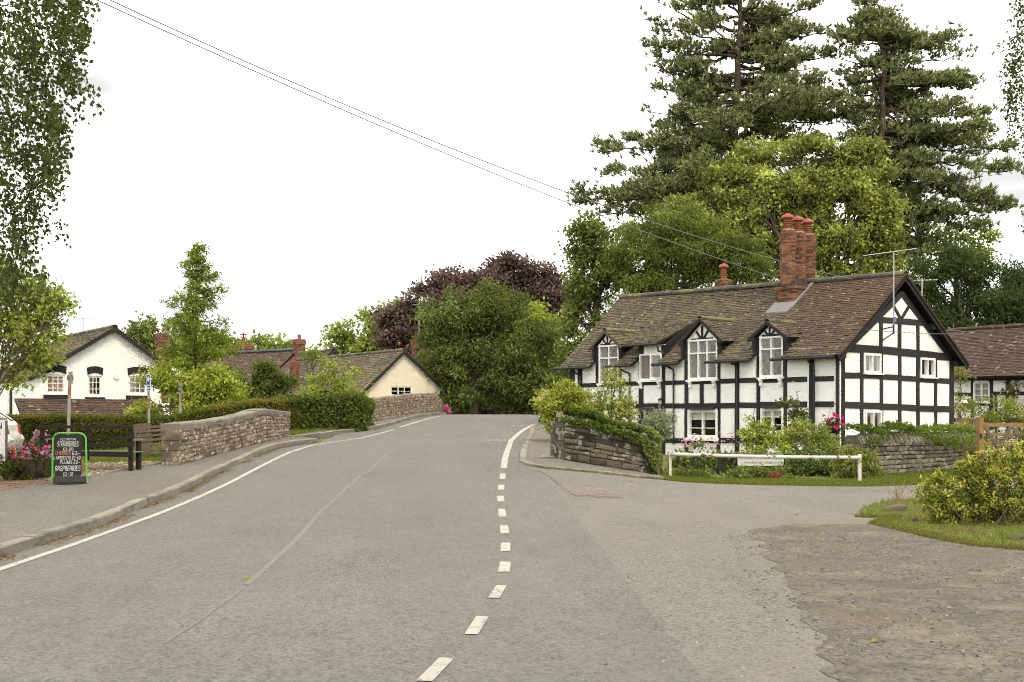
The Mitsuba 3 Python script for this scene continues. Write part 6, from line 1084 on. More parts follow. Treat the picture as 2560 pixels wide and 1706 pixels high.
# ---------------------------------------------------------------- trees behind the cottage
Y = 61.0
tree('locust_tree', 'yellow green feathery leaved tree directly behind the cottage chimneys', 'tree', Y, [(1740, 560, 62), (1700, 600, 55), (1670, 560, 42), (1700, 525, 46), (1750, 500, 46), (1800, 455, 40), (1660, 610, 40), (1790, 500, 62), (1840, 450, 58), (1880, 400, 48, 1), (1935, 395, 45), (1900, 470, 70), (1990, 410, 55), (2010, 380, 42), (2060, 385, 52), (2065, 360, 34), (2120, 390, 52), (2150, 370, 30), (2185, 400, 45), (2200, 450, 50), (2225, 500, 42), (2195, 540, 62), (2215, 590, 42), (2150, 490, 70), (2060, 480, 80), (1980, 500, 80), (2110, 580, 80), (2010, 590, 80), (1900, 570, 80), (1830, 580, 70), (2200, 640, 48), (2120, 660, 60), (2020, 680, 60), (1760, 640, 60)],
     [(.105, .132, .028), (.15, .172, .040), (.21, .215, .062)], (base(2030, Y), at(2035, 640, Y)), rc=.5, per=28, leaf=(.22, .11), dens=1.7, sd=411, tr=.34, droop=.35, twigs=7, twig_r=.03, clump_jit=.30, shell=.5)
tree('broadleaf_tree', 'mixed green leafy tree at the left edge of the cottage roof', 'tree', 57.0, [(1470, 575, 40), (1500, 600, 45), (1460, 630, 42), (1520, 660, 60), (1470, 690, 55), (1560, 610, 55), (1440, 740, 45), (1490, 760, 60), (1440, 810, 50), (1425, 870, 50), (1400, 930, 50), (1440, 900, 50), (1395, 985, 45), (1550, 720, 60)], G_MID, (base(1500, 57), at(1490, 760, 57)), per=30, leaf=(.18, .12), sd=412, rc=.5, droop=.2, extra=[([(1445, 575, 26), (1440, 620, 20), (1480, 545, 22)], G_LIGHT, 14)])
tree('yew_tree', 'dark green yew mass behind the small chimney', 'yew', 55.0, [(1620, 690, 75), (1680, 640, 75), (1600, 620, 55), (1740, 620, 70), (1700, 570, 60), (1780, 660, 70), (1560, 660, 50), (1660, 740, 70), (1850, 640, 70), (1830, 720, 70), (1640, 570, 50), (1900, 690, 60), (1580, 740, 60)], [(.045, .062, .012), (.07, .092, .016), (.105, .125, .022)], (base(1690, 55), at(1690, 690, 55)), per=46, leaf=(.20, .055), sd=413, rc=.5, droop=.6, dens=1.0, extra=[([(1780, 560, 36), (1810, 590, 30), (1745, 590, 26)], G_LIGHT, 18)])
tree('yew_tree', 'very dark spreading yew at right behind the neighbouring roof', 'yew', 60.0, [(2330, 690, 60), (2400, 680, 70), (2470, 710, 75), (2350, 760, 70), (2440, 780, 80), (2530, 780, 70), (2300, 740, 45), (2380, 820, 70), (2290, 800, 50), (2560, 840, 60), (2480, 850, 70)], [(.022, .036, .010), (.034, .052, .013), (.052, .072, .018)], (base(2420, 60), at(2420, 770, 60)), per=46, leaf=(.24, .06), sd=414, rc=.55, droop=.4)
tree('conifer', 'bluish conifer tips at the right edge behind the dark yew', 'conifer', 64.0, [(2540, 700, 30), (2565, 690, 30), (2520, 740, 30), (2550, 750, 45), (2590, 740, 40), (2500, 760, 30)], [(.03, .045, .02), (.05, .065, .03)], (base(2545, 64), at(2545, 700, 64)), per=40, leaf=(.22, .05), sd=415, rc=.4, up=1.2)
tree('broadleaf_tree', 'light leafy tree showing under the right pine', 'tree', 70.0, [(2420, 640, 45), (2450, 600, 35), (2380, 610, 40), (2460, 660, 35), (2300, 620, 45), (2340, 650, 45), (2260, 660, 50)], G_LIGHT, (base(2400, 70), at(2390, 650, 70)), per=22, leaf=(.2, .13), sd=416)
# ---------------------------------------------------------------- beyond the crest
tree('copper_beech', 'large purple brown copper beech beyond the bridge crest', 'beech', 95.0, [(1050, 755, 40), (1105, 715, 38), (1165, 695, 34), (1230, 685, 40), (1285, 680, 40), (1340, 705, 45), (1390, 728, 42), (1425, 755, 32), (1445, 752, 14), (1230, 745, 80), (1140, 775, 80), (1000, 810, 48), (985, 850, 42), (1040, 820, 60), (1395, 790, 50), (1310, 790, 75), (1030, 870, 60), (1270, 660, 20)], [(.048, .033, .030), (.076, .052, .045), (.13, .09, .076)], (base(1220, 95), at(1220, 800, 95)), per=34, leaf=(.34, .20), rc=.8, dens=1.7, gap=.30, sd=421, tr=.5, up=.7, twigs=6, twig_r=.03)
tree('yew_tree', 'dense olive green yew standing at the end of the road', 'yew', 61.5, [(1104, 845, 28), (1108, 900, 32), (1115, 960, 34), (1135, 1015, 36), (1100, 1000, 22), (1150, 800, 70), (1230, 790, 75), (1120, 870, 70), (1230, 880, 90), (1310, 880, 70), (1180, 950, 80), (1290, 960, 75), (1110, 940, 52), (1350, 930, 60), (1090, 790, 36), (1075, 770, 24), (1160, 745, 40), (1210, 745, 40), (1280, 760, 40), (1340, 840, 40), (1350, 985, 50), (1290, 1000, 45)], [(.048, .064, .016), (.074, .094, .022), (.11, .13, .03)], (base(1183, 61), at(1190, 900, 61.5)), per=48, gap=.30, leaf=(.24, .07), sd=422, rc=.6, droop=.5, tr=.30, twigs=6, extra=[([(1260, 735, 34), (1240, 725, 22), (1285, 745, 24)], G_LIME, 24)])
tree('laburnum', 'bright yellow green tree between the yew and the cottage', 'tree', 76.0, [(1335, 790, 34), (1365, 820, 42), (1395, 855, 42), (1350, 870, 50), (1395, 910, 45), (1320, 830, 40), (1420, 890, 30)], G_LIME, (base(1370, 76), at(1365, 880, 76)), per=30, leaf=(.24, .15), sd=423)
tree('hedge_trees', 'dark undergrowth closing the view beyond the crest', 'shrubbery', 72.0, [(1120, 1000, 50), (1170, 1010, 50), (1230, 1005, 55), (1290, 1010, 50), (1350, 1005, 55), (1400, 990, 50), (1430, 950, 50), (1130, 960, 40), (1090, 1000, 40)], [(.024, .036, .009), (.042, .058, .013)], None, per=40, leaf=(.24, .14), sd=424, rc=.6, dens=1.6, gap=.0, crown='foliage')
tree('broadleaf_tree', 'pale green tree above the cream house roof', 'tree', 105.0, [(880, 830, 45), (850, 855, 36), (925, 815, 45), (985, 790, 32), (960, 840, 50), (900, 870, 45), (840, 880, 30), (1000, 770, 22), (930, 870, 45)], G_LIGHT, (base(920, 105), at(920, 860, 105)), per=28, leaf=(.34, .22), rc=.8, sd=425)
# ---------------------------------------------------------------- left side trees
tree('broadleaf_tree', 'dull green tree behind the white house gable', 'tree', 82.0, [(345, 825, 34), (375, 850, 40), (335, 860, 28), (400, 880, 40), (310, 880, 20)], G_MID, (base(370, 82), at(370, 880, 82)), per=24, leaf=(.26, .17), rc=.6, sd=431)
tree('broadleaf_tree', 'pale tree line behind the larch and the blue ridge', 'tree', 100.0, [(440, 870, 45), (500, 865, 45), (550, 870, 40), (590, 880, 28), (470, 900, 50), (545, 905, 40)], G_LIGHT, (base(500, 100), at(500, 890, 100)), per=24, leaf=(.34, .22), rc=.8, sd=432)
tree('broadleaf_tree', 'pale tree line behind the middle brick chimneys', 'tree', 102.0, [(645, 868, 26), (690, 866, 26), (665, 885, 30), (720, 885, 28), (770, 900, 25), (620, 890, 25)], G_LIGHT, (base(670, 102), at(670, 890, 102)), per=22, leaf=(.34, .22), rc=.7, sd=433)
r_ = rng(434); k = thing('larch_tree', 'tall slim light green larch in front of the hedge', 'larch'); Yl = 41.0; tb, tt = base(482, Yl), at(494, 612, Yl); mb = MB(); q = np.linspace(0, 1, 14)[:, None]; mb.tube(tb * (1 - q) + tt * q + r_.normal(0, .02, (14, 3)) * [1, 1, 0], np.linspace(.10, .012, 14), 8); mb.put(k + '__trunk', 'm_bark', smooth=True)
br, C, O = MB(), [], []
for py in np.linspace(618, 1000, 46):
    hw = np.interp(py, [612, 650, 700, 760, 820, 880, 920, 960, 1010], [8, 30, 52, 64, 80, 100, 118, 110, 80]) / F * Yl; z = EYE - (py - YH) / F * Yl; t = (z - tb[2]) / (tt[2] - tb[2]); p = tb * (1 - t) + tt * t
    for i in range(3):
        th = r_.uniform(0, 6.28); L = hw * r_.uniform(.45, 1.25); e = p + [math.cos(th) * L, math.sin(th) * L, L * r_.uniform(.05, .35)]; P = limb(br, p, e, .02, .006, r_, n=6, sides=4, bend=.06); m = max(3, int(L * 6)); s = r_.uniform(.22, 1.05, m)[:, None]; C.append(p * (1 - s) + e * s + r_.normal(0, .06, (m, 3)) - [0, 0, .04]); O.append(np.repeat([[math.cos(th), math.sin(th), .3]], m, 0))
br.put(k + '__branch', 'm_bark', smooth=True); V, f, c = leaves_at(np.vstack(C), np.vstack(O), .17, 17, .15, .055, [(.15, .205, .03), (.22, .28, .045), (.30, .34, .07)], r_, flat=.55, droop=.5); put(k + '__crown', V, f, 'm_leaf', c)
tree('maple_shrub', 'feathery yellow green shrub under the larch behind the hedge', 'shrub', 38.0, [(400, 960, 45), (440, 985, 50), (500, 960, 45), (540, 950, 38), (565, 980, 38), (480, 1010, 55), (540, 1015, 50), (380, 1015, 35), (425, 935, 30), (350, 1030, 25), (590, 1000, 28)], [(.11, .14, .018), (.16, .185, .024), (.21, .22, .04)], (base(480, 38), at(480, 1000, 38)), per=34, leaf=(.13, .055), rc=.3, sd=435, droop=.4, tr=.07, twig_r=.008)
tree('round_shrub', 'dark green rounded shrub before the brick chimneys', 'shrub', 46.0, [(665, 945, 42), (630, 965, 38), (700, 965, 32), (660, 985, 42), (600, 950, 28), (580, 975, 26), (715, 1000, 22), (640, 935, 30)], [(.04, .06, .012), (.06, .085, .016), (.085, .11, .022)], (base(655, 46), at(655, 990, 46)), per=40, leaf=(.12, .075), rc=.3, sd=436, tr=.08)
tree('ash_sapling', 'thin light green sapling before the cream house roof', 'sapling', 43.0, [(838, 922, 22), (800, 950, 26), (868, 940, 24), (838, 960, 30), (885, 985, 24), (805, 980, 24), (860, 985, 28), (775, 975, 18)], G_LIME, (base(835, 43), at(838, 960, 43)), per=12, leaf=(.14, .06), rc=.3, sd=437, tr=.035, twig_r=.008, droop=.2)
tree('ash_sapling', 'small green sapling against the red tiled roof', 'sapling', 64.0, [(783, 890, 18), (770, 905, 14), (795, 905, 14)], G_LIGHT, (base(783, 64), at(783, 905, 64)), per=16, leaf=(.18, .09), rc=.35, sd=438, tr=.04, twig_r=.01)
tree('maple_tree', 'yellowing open branched tree at the left edge before the white house', 'tree', 31.0, [(30, 740, 60), (70, 735, 50), (110, 745, 45), (145, 775, 40), (40, 810, 62), (100, 820, 55), (20, 880, 60), (70, 880, 45), (140, 830, 36), (30, 940, 40), (95, 930, 30), (165, 765, 22), (-60, 800, 90), (-50, 700, 70), (20, 690, 40), (130, 895, 22)], [(.10, .135, .02), (.15, .18, .028), (.19, .19, .04)], (base(-60, 31), at(10, 900, 31)), per=12, gap=.33, leaf=(.12, .085), rc=.30, sd=439, tr=.06, twig_r=.012, droop=.2, bark='m_old_wood', twigs=7)
# birch overhanging from the left, near
r_ = rng(441); k = thing('birch_tree', 'near birch with hanging leafy twigs filling the upper left', 'birch'); out, br, LP, LD = [], MB(), [], []
edge = lambda py: np.interp(py, [-200, 0, 60, 165, 250, 330, 420, 500, 560, 620, 690, 760, 830], [250, 235, 245, 235, 210, 205, 175, 130, 120, 140, 85, 50, 15])
root = np.array([-13.0, 17.5, zgf(-13, 17.5) - .1]); topb = np.array([-12.2, 17.2, 11.0]); q = np.linspace(0, 1, 10)[:, None]; MB().tube(root * (1 - q) + topb * q, np.linspace(.22, .08, 10), 10).put(k + '__trunk', 'm_bark', smooth=True)
for i in range(470):
    py = r_.uniform(-260, 720); ex_ = edge(py) - 30; px = ex_ - abs(r_.normal(0, 1)) * 150 - r_.uniform(0, 35) if i % 3 else r_.uniform(-420, ex_); Yq = 17.5 + r_.normal(0, 1.3); p = at(px, py, Yq)
    Lq = r_.uniform(.35, .95); n_ = 9; t = np.linspace(0, 1, n_)[:, None]; d_ = np.array([r_.uniform(-.15, .3), r_.normal(0, .2), -1.0]) * Lq; P = p + d_ * t + np.array([.1 * Lq, 0, .1]) * np.sin(t * 1.6)
    br.tube(P, np.linspace(.006, .002, n_), 3, cap=False)
    if i % 14 == 0: s = topb * (1 - (z := r_.uniform(0, .6))) + root * z; limb(br, s, p, .022, .004, r_, n=6, sides=4, bend=.08)
    m = int(Lq * 48); s = r_.uniform(0, 1, m); LP.append(np.column_stack([np.interp(s, t[:, 0], P[:, j]) for j in range(3)]) + r_.normal(0, .065, (m, 3)))
br.put(k + '__branch', 'm_bark', smooth=True); LP = np.vstack(LP); n = len(LP); D = unit(r_.normal(0, .6, (n, 3)) - [0, 0, .9]); V, f = leaf_mesh(LP, D, r_.normal(0, 1, (n, 3)), r_.uniform(.06, .09, n), r_.uniform(.055, .08, n)); put(k + '__crown', V, f, 'm_leaf', np.repeat(tones([(.055, .078, .022), (.085, .11, .032), (.14, .155, .055)], n, r_, .25), 4, 0)); print('birch', n)
r_ = rng(442); k = thing('birch_tree', 'hanging birch twigs at the upper right corner', 'birch'); LP, br = [], MB(); root = np.array([12.8, 18.5, -.1]); topb = np.array([12.2, 18.0, 9.6]); q = np.linspace(0, 1, 10)[:, None]; MB().tube(root * (1 - q) + topb * q, np.linspace(.2, .07, 10), 10).put(k + '__trunk', 'm_bark', smooth=True)
for (x0, y0, x1, y1, m, sp) in ((2556, -30, 2543, 60, 170, .06), (2560, 60, 2530, 110, 60, .05), (2530, 100, 2470, 140, 16, .03), (2515, 105, 2480, 112, 8, .02), (2552, 95, 2520, 190, 220, .08), (2545, 150, 2522, 250, 240, .07), (2545, 220, 2530, 340, 210, .06), (2528, 230, 2514, 300, 60, .03), (2560, 300, 2552, 390, 50, .04), (2562, 380, 2556, 450, 6, .03), (2562, 520, 2554, 580, 16, .03), (2590, -60, 2580, 400, 420, .15), (2640, -100, 2620, 300, 500, .2), (2570, 100, 2565, 320, 160, .07)):
    a, b = at(x0, y0, 18), at(x1, y1, 18); t = np.linspace(0, 1, 8)[:, None]; P = a * (1 - t) + b * t + r_.normal(0, .015, (8, 3)); br.tube(P, .004, 3, cap=False); limb(br, topb, a, .02, .005, r_, n=5, sides=4, bend=.03); s = r_.random(m); LP.append(np.column_stack([np.interp(s, t[:, 0], P[:, j]) for j in range(3)]) + r_.normal(0, sp, (m, 3)) * [1, 1.5, .7])
br.put(k + '__branch', 'm_bark', smooth=True); LP = np.vstack(LP); n = len(LP); D = unit(r_.normal(0, .6, (n, 3)) - [0, 0, .8]); V, f = leaf_mesh(LP, D, r_.normal(0, 1, (n, 3)), r_.uniform(.04, .068, n), r_.uniform(.034, .05, n)); put(k + '__crown', V, f, 'm_leaf', np.repeat(tones([(.055, .085, .018), (.085, .115, .025), (.12, .14, .04)], n, r_, .25), 4, 0))
# ---------------------------------------------------------------- hedges, ivy, shrubs, flowers, grass
def hedge(name, label, path, zt, zb, w, leaf, cols, dens, sd, cat='hedge', bump=.12, inner=(.03, .03, .015), cols_top=None):
    """Clipped hedge along a plan path: a twiggy core and leaves over its top and sides."""
    r_ = rng(sd); k = thing(name, label, cat); P = np.asarray(path, float)[:, :2]; d = np.concatenate([[0], np.cumsum(np.linalg.norm(np.diff(P, axis=0), axis=1))]); L = d[-1]; zt, zb = np.asarray(zt, float), np.asarray(zb, float)
    pos = lambda s: np.column_stack([np.interp(s, d, P[:, 0]), np.interp(s, d, P[:, 1])])
    def nr(s): t = unit(pos(np.clip(s, .1, L - .1) + .1) - pos(np.clip(s, .1, L - .1) - .1)); return np.column_stack([t[:, 1], -t[:, 0]])
    q = np.linspace(0, L, max(6, int(L / .5))); a, n_ = pos(q), nr(q); m = len(q); cz = np.interp(q, d, zt) - .1; bz_ = np.interp(q, d, zb)
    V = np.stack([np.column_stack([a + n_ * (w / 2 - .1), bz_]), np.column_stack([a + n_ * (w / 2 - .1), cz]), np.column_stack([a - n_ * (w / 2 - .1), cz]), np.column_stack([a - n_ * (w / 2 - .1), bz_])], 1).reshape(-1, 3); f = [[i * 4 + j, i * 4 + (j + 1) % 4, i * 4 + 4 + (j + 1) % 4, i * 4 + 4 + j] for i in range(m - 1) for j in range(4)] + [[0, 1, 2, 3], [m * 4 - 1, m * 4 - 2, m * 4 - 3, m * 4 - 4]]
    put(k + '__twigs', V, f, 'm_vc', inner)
    H_ = np.mean(zt - zb); n = int(dens * L * (2 * H_ + w)); s = r_.uniform(-.05, L + .05, n); side = r_.choice([0, 1, 2], n, p=[H_ / (2 * H_ + w) * 1.3, w / (2 * H_ + w), 1 - H_ / (2 * H_ + w) * 1.3 - w / (2 * H_ + w)])
    A, N2 = pos(s), nr(s); ztop, zbot = np.interp(s, d, zt), np.interp(s, d, zb); u = r_.random(n); off = np.where(side == 0, w / 2, np.where(side == 2, -w / 2, (u - .5) * w)); z = np.where(side == 1, ztop, zbot + (ztop - zbot) * u)
    Pt = np.column_stack([A + N2 * off[:, None], z]); No = np.where((side == 1)[:, None], [0, 0, 1.0], np.column_stack([N2 * np.sign(off)[:, None], 0 * s])); b = (meshkit.fbm(Pt * 2.1, 3, sd) - .5) * 2 * bump; Pt = Pt + No * (b + r_.normal(0, .025, n))[:, None] - No * np.abs(r_.normal(0, .03, n))[:, None]
    c = tones(cols, n, r_, .22)
    if cols_top is not None: mm = (meshkit.fbm(Pt * [.8, .8, 2.5], 3, sd + 5) > .55) & (side != 2) & (z > ztop - .45); c[mm] = tones(cols_top, mm.sum(), r_, .2)
    V, f = leaf_mesh(Pt, unit(No * .3 + r_.normal(0, 1, (n, 3)) - [0, 0, .25]), No + r_.normal(0, .55, (n, 3)) + [0, 0, .35], leaf[0] * r_.uniform(.7, 1.3, n), leaf[1] * r_.uniform(.7, 1.2, n)); put(k + '__leaves', V, f, 'm_leaf', np.repeat(c, 4, 0)); return k
HC = [(.085, .11, .022), (.13, .155, .03), (.19, .21, .05)]
hz_ = lambda px, py, Y: at(px, py, Y)
pth = [hz_(-200, 1040, 35), hz_(100, 1040, 34.5), hz_(330, 1042, 34), hz_(440, 1040, 33.5), hz_(560, 1014, 33.5), hz_(650, 1000, 34), hz_(735, 1000, 35)]
hedge('privet_hedge', 'long clipped green hedge with yellowing top behind the bench', pth, [p[2] for p in pth], [.1, .1, .15, .2, .4, .6, .7], 1.1, (.062, .045), HC, 900, 501, cols_top=[(.20, .20, .04), (.23, .18, .045)], bump=.08)
pth = [hz_(700, 1000, 35.5), hz_(760, 994, 35.0), hz_(830, 990, 35.2), hz_(872, 990, 35.8), hz_(895, 1000, 37.5)]
hedge('ivy_hedge', 'thick dark ivy hedge between the two bridge parapets', pth, [p[2] for p in pth], [.6, .7, .8, .85, .95], 1.0, (.085, .075), [(.07, .105, .02), (.115, .16, .03), (.20, .24, .06)], 640, 502, bump=.16)
def ivy(name, label, pts, nrm_, L, n, leaf, cols, sd, cat='ivy', stems=True, parent=None):
    r_ = rng(sd); k = parent or thing(name, label, cat); m = len(pts); c = tones(cols, m, r_, .25); V, f = leaf_mesh(pts, unit(r_.normal(0, 1, (m, 3)) - [0, 0, .4] + nrm_ * .3), nrm_ + r_.normal(0, .5, (m, 3)) + [0, 0, .35], leaf[0] * r_.uniform(.65, 1.3, m), leaf[1] * r_.uniform(.65, 1.2, m)); put(k + '__leaves', V, f, 'm_leaf', np.repeat(c, 4, 0)); return k
def over_wall(W, n, s0, s1, drop, thick, sd, lift=.12):
    """Points draped over a wall top and hanging unevenly down its front."""
    pos, nr_, zt_, L = W; r_ = rng(sd); s = r_.uniform(s0, s1, n); a, nn = pos(s), nr_(np.clip(s, .06, L - .06)); z = zt_(s); dr_ = drop(s) * (.45 + 1.1 * meshkit.fbm(np.column_stack([s * 2.2, s * 0, s * 0 + sd]), 3)); u = r_.random(n) * (thick + dr_ + .1); front = u < dr_; b = meshkit.fbm(np.column_stack([a * 3, z]), 3, sd) * lift
    P = np.where(front[:, None], np.column_stack([a + nn * (.05 + b + r_.normal(0, .025, n))[:, None], z + .05 - u]), np.column_stack([a - nn * (u - dr_ - .05)[:, None], z + b * 1.6 + r_.normal(0, .03, n)])); N = np.where(front[:, None], np.column_stack([nn, 0 * s + .3]), np.column_stack([nn * .3, 0 * s + 1])); return P, N
IV = [(.075, .115, .024), (.125, .175, .036), (.23, .27, .085)]
P, N = over_wall(IVYW, 7600, .0, IVYW[3], lambda s: np.interp(s, [0, .3, .9, 1.6, 2.1, IVYW[3]], [.03, .08, .18, .20, .36, .5]), .55, 511, .2); ivy('wall_ivy', 'green ivy sprawling over the dark corner wall', P, N, 0, 0, (.075, .065), IV, 511)
r_ = rng(513); ew = np.append(IVYW[0]([IVYW[3]])[0], 0); n_ = 1800; q = np.column_stack([r_.uniform(-.32, -.05, n_), r_.uniform(-.08, .42, n_), r_.uniform(0, 1, n_)]); zb0, zt0 = zgf(ew[0], ew[1]), float(IVYW[2](IVYW[3])); P = np.column_stack([ew[0] + q[:, 0] + .05, ew[1] + q[:, 1], zb0 + (zt0 + .1 - zb0) * q[:, 2] ** .7]); ivy('wall_ivy', 'hanging ivy on the right end of the dark corner wall', P, np.tile([.6, -.7, .2], (n_, 1)), 0, 0, (.07, .06), IV, 513, parent='wall_ivy')
P, N = over_wall(GW, 4200, -.05, GW[3] + .6, lambda s: np.interp(s, [0, .3, .5, 1.0, 1.6, 2.4, 3.2], [.55, .40, .12, .05, .02, .05, .35]), .5, 512, .22); P[:, 2] += .16; ivy('wall_ivy', 'ivy along the top of the coursed garden wall', P, N, 0, 0, (.08, .06), [(.09, .14, .02), (.15, .21, .034), (.23, .28, .07)], 512)
def shrub(name, label, Y, rows, cols, leaf, rc=.22, per=26, dens=1.0, sd=1, tr=.03, stems=None, **k): return tree(name, label, k.pop('cat', 'shrub'), Y, rows, cols, stems, rc=rc, per=per, leaf=leaf, dens=dens, sd=sd, tr=tr, twig_r=.005, crown='foliage', **k)
shrub('hedge_bush', 'rounded yellow green bush at the road edge by the bridge', 30.0, [(1385, 1000, 34), (1415, 985, 34), (1445, 1000, 34), (1372, 1035, 26), (1400, 1045, 36), (1385, 1080, 22), (1435, 1040, 34), (1465, 1015, 26), (1368, 1005, 20), (1400, 1090, 16), (1425, 970, 18)], [(.11, .14, .018), (.165, .185, .024), (.22, .215, .045)], (.085, .035), rc=.2, per=34, sd=521, stems=(base(1410, 30), at(1410, 1040, 30)), dens=1.1)
shrub('birch_sapling', 'slim leafy sapling in front of the left cottage window', 31.5, [(1525, 935, 22), (1540, 965, 26), (1510, 980, 26), (1560, 1000, 28), (1500, 1015, 30), (1535, 1025, 36), (1575, 1035, 30), (1480, 1030, 28), (1545, 1060, 34), (1590, 1060, 20), (1500, 1055, 26)], [(.09, .12, .02), (.15, .17, .03), (.22, .22, .05)], (.075, .055), rc=.22, per=11, sd=522, stems=(base(1525, 31.5), at(1530, 1000, 31.5)), tr=.04, shell=.2)
def blooms(key, P, size, cols, r_, petals=5, dome=.5, tones_=.15):
    n = len(P)
    if 1 < n <= 14:
        for i in range(n): blooms(key, P[i:i + 1], np.broadcast_to(size, n)[i:i + 1], cols, r_, petals, dome, tones_)
        return
    k = np.repeat(np.arange(n), petals); a = np.tile(np.arange(petals) * 2 * np.pi / petals, n) + np.repeat(r_.uniform(0, 6, n), petals); ax = unit(r_.normal(0, .5, (n, 3)) + [0, -.55, .75])[k]; u = unit(np.cross(ax, [.3, .2, .9])); w = np.cross(ax, u); D = u * np.cos(a)[:, None] + w * np.sin(a)[:, None] + ax * dome
    V, f = leaf_mesh(P[k], D, ax, np.broadcast_to(size, n)[k] * .62, np.broadcast_to(size, n)[k] * .5, .1); c = tones(cols, n, r_, tones_)[k]; put(uniq(key), V, f, 'm_leaf', np.repeat(c, 4, 0), **({'kind': 'stuff'} if n > 14 else {}))
def spots(rows, Y, n, r_, out=.0):
    C, O = [], []
    for px, py, rp in rows: u = unit(r_.normal(0, 1, (n, 3))); C.append(at(px, py, Y) + u * rp / F * Y * r_.uniform(.55, 1.05, (n, 1)))
    return np.vstack(C)
PINK = [(.62, .25, .40), (.72, .45, .55), (.45, .16, .34)]
k = shrub('flower_border', 'pale pink anemones and greenery along the cottage front left of the notice', 30.0, [(1700, 1122, 20), (1735, 1120, 20), (1770, 1126, 22), (1805, 1122, 20), (1840, 1118, 20), (1700, 1150, 28), (1740, 1155, 28), (1790, 1160, 28), (1830, 1155, 26), (1690, 1104, 10), (1750, 1106, 10), (1820, 1104, 10), (1720, 1180, 22), (1780, 1186, 20)], G_MID, (.07, .04), rc=.16, per=6, sd=523, dens=.9, cat='flower bed', shell=.2)
r_ = rng(524); blooms(k + '__flower', spots([(1700, 1108, 16), (1720, 1100, 16), (1745, 1096, 16), (1770, 1105, 16), (1800, 1100, 18), (1825, 1092, 14), (1845, 1098, 14), (1720, 1122, 14), (1690, 1148, 12), (1705, 1142, 12), (1700, 1165, 10)], 29.6, 9, r_), r_.uniform(.05, .085, 99), PINK, r_)
k = shrub('lime_shrub', 'upright lime green shrub rising before the right ground floor window', 29.5, [(1885, 1030, 14), (1880, 1055, 18), (1900, 1075, 24), (1875, 1090, 22), (1930, 1085, 24), (1905, 1110, 26), (1945, 1110, 26), (1880, 1120, 24), (1920, 1060, 14), (1860, 1075, 12), (1942, 1062, 12)], G_LIME, (.085, .045), rc=.13, per=7, sd=525, stems=(base(1905, 29.5), at(1905, 1090, 29.5)), up=.3)
k = shrub('yellow_shrub', 'mixed yellow flowered shrub right of the notice', 30.2, [(1965, 1085, 26), (1990, 1065, 24), (2015, 1085, 28), (1975, 1115, 30), (2040, 1100, 30), (2060, 1080, 22), (2010, 1125, 32), (2075, 1115, 30), (2000, 1160, 30), (1960, 1160, 26)], G_LIGHT, (.075, .045), rc=.17, per=13, sd=526, stems=(base(2010, 30.2), at(2010, 1110, 30.2))); r_ = rng(527); blooms(k + '__flower', spots([(1985, 1065, 22), (2005, 1070, 22), (1960, 1085, 20)], 29.8, 18, r_), .045, [(.62, .5, .05)], r_)
shrub('ivy_shrub', 'dark green rounded shrub under the rail, near its right end', 26.4, [(2000, 1165, 28), (2040, 1160, 32), (2075, 1150, 30), (2060, 1185, 26), (2025, 1190, 24), (1975, 1185, 22), (2095, 1180, 24)], G_DARK, (.065, .045), rc=.18, per=28, sd=528, gap=.3, stems=(base(2040, 26.4), at(2040, 1175, 26.4)))
shrub('willow_shrub', 'low weeping shrub hanging over the right rail post', 25.5, [(2110, 1140, 22), (2135, 1135, 22), (2160, 1145, 22), (2130, 1165, 28), (2165, 1170, 26), (2105, 1165, 22), (2185, 1180, 22), (2145, 1190, 22)], [(.075, .095, .02), (.12, .14, .03), (.17, .16, .05)], (.10, .026), rc=.17, per=40, sd=529, droop=1.3, gap=.3, stems=(base(2140, 25.5), at(2140, 1165, 25.5)))
k = shrub('low_border', 'low green plants under the notice board with red flowers', 25.5, [(1860, 1185, 18), (1890, 1190, 18), (1920, 1190, 18), (1950, 1185, 20), (1830, 1190, 18), (1980, 1195, 16), (1760, 1190, 20), (1720, 1188, 20), (1690, 1190, 16), (1705, 1195, 14), (1740, 1196, 16), (1780, 1198, 16), (1805, 1196, 16), (1850, 1196, 16), (1880, 1198, 16), (1905, 1199, 16), (1935, 1200, 16), (1965, 1200, 16), (2000, 1200, 16)], G_MID, (.07, .045), gap=.25, rc=.14, per=18, sd=530, cat='flower bed'); r_ = rng(531); blooms(k + '__flower', np.array([at(x, y, 25.1) for x, y in ((1862, 1203), (1866, 1201), (1930, 1190), (1934, 1188), (1944, 1184), (1948, 1186), (1916, 1200), (1820, 1197), (1957, 1190), (1940, 1192), (1926, 1193))]), .085, [(.50, .02, .09), (.42, .02, .05)], r_, 6)
shrub('garden_border', 'mixed green border plants filling the space behind the white rail', 27.6, [(x, y, 20) for x in range(1690, 1985, 22) for y in (1152, 1172)], [(.05, .075, .014), (.08, .11, .02), (.14, .165, .03)], (.075, .05), rc=.14, per=13, sd=545, cat='flower bed', gap=.36)
k = shrub('climbing_rose', 'thin climbing rose on the front wall by the corner', 31.9, [(1995, 980, 8), (1985, 1010, 12), (2005, 1030, 16), (1975, 1040, 16), (2000, 1055, 20), (1985, 1070, 20), (2015, 1070, 14), (1960, 1010, 8)], G_DARK, (.07, .05), rc=.15, per=12, sd=532, cat='rose', shell=.1, stems=(base(1990, 31.9), at(1992, 1030, 31.9))); r_ = rng(533); blooms(k + '__flower', np.array([at(1976, 1014, 31.6), at(1983, 957, 31.7), at(1997, 1013, 31.6)]), .10, [(.68, .25, .30)], r_, 6)
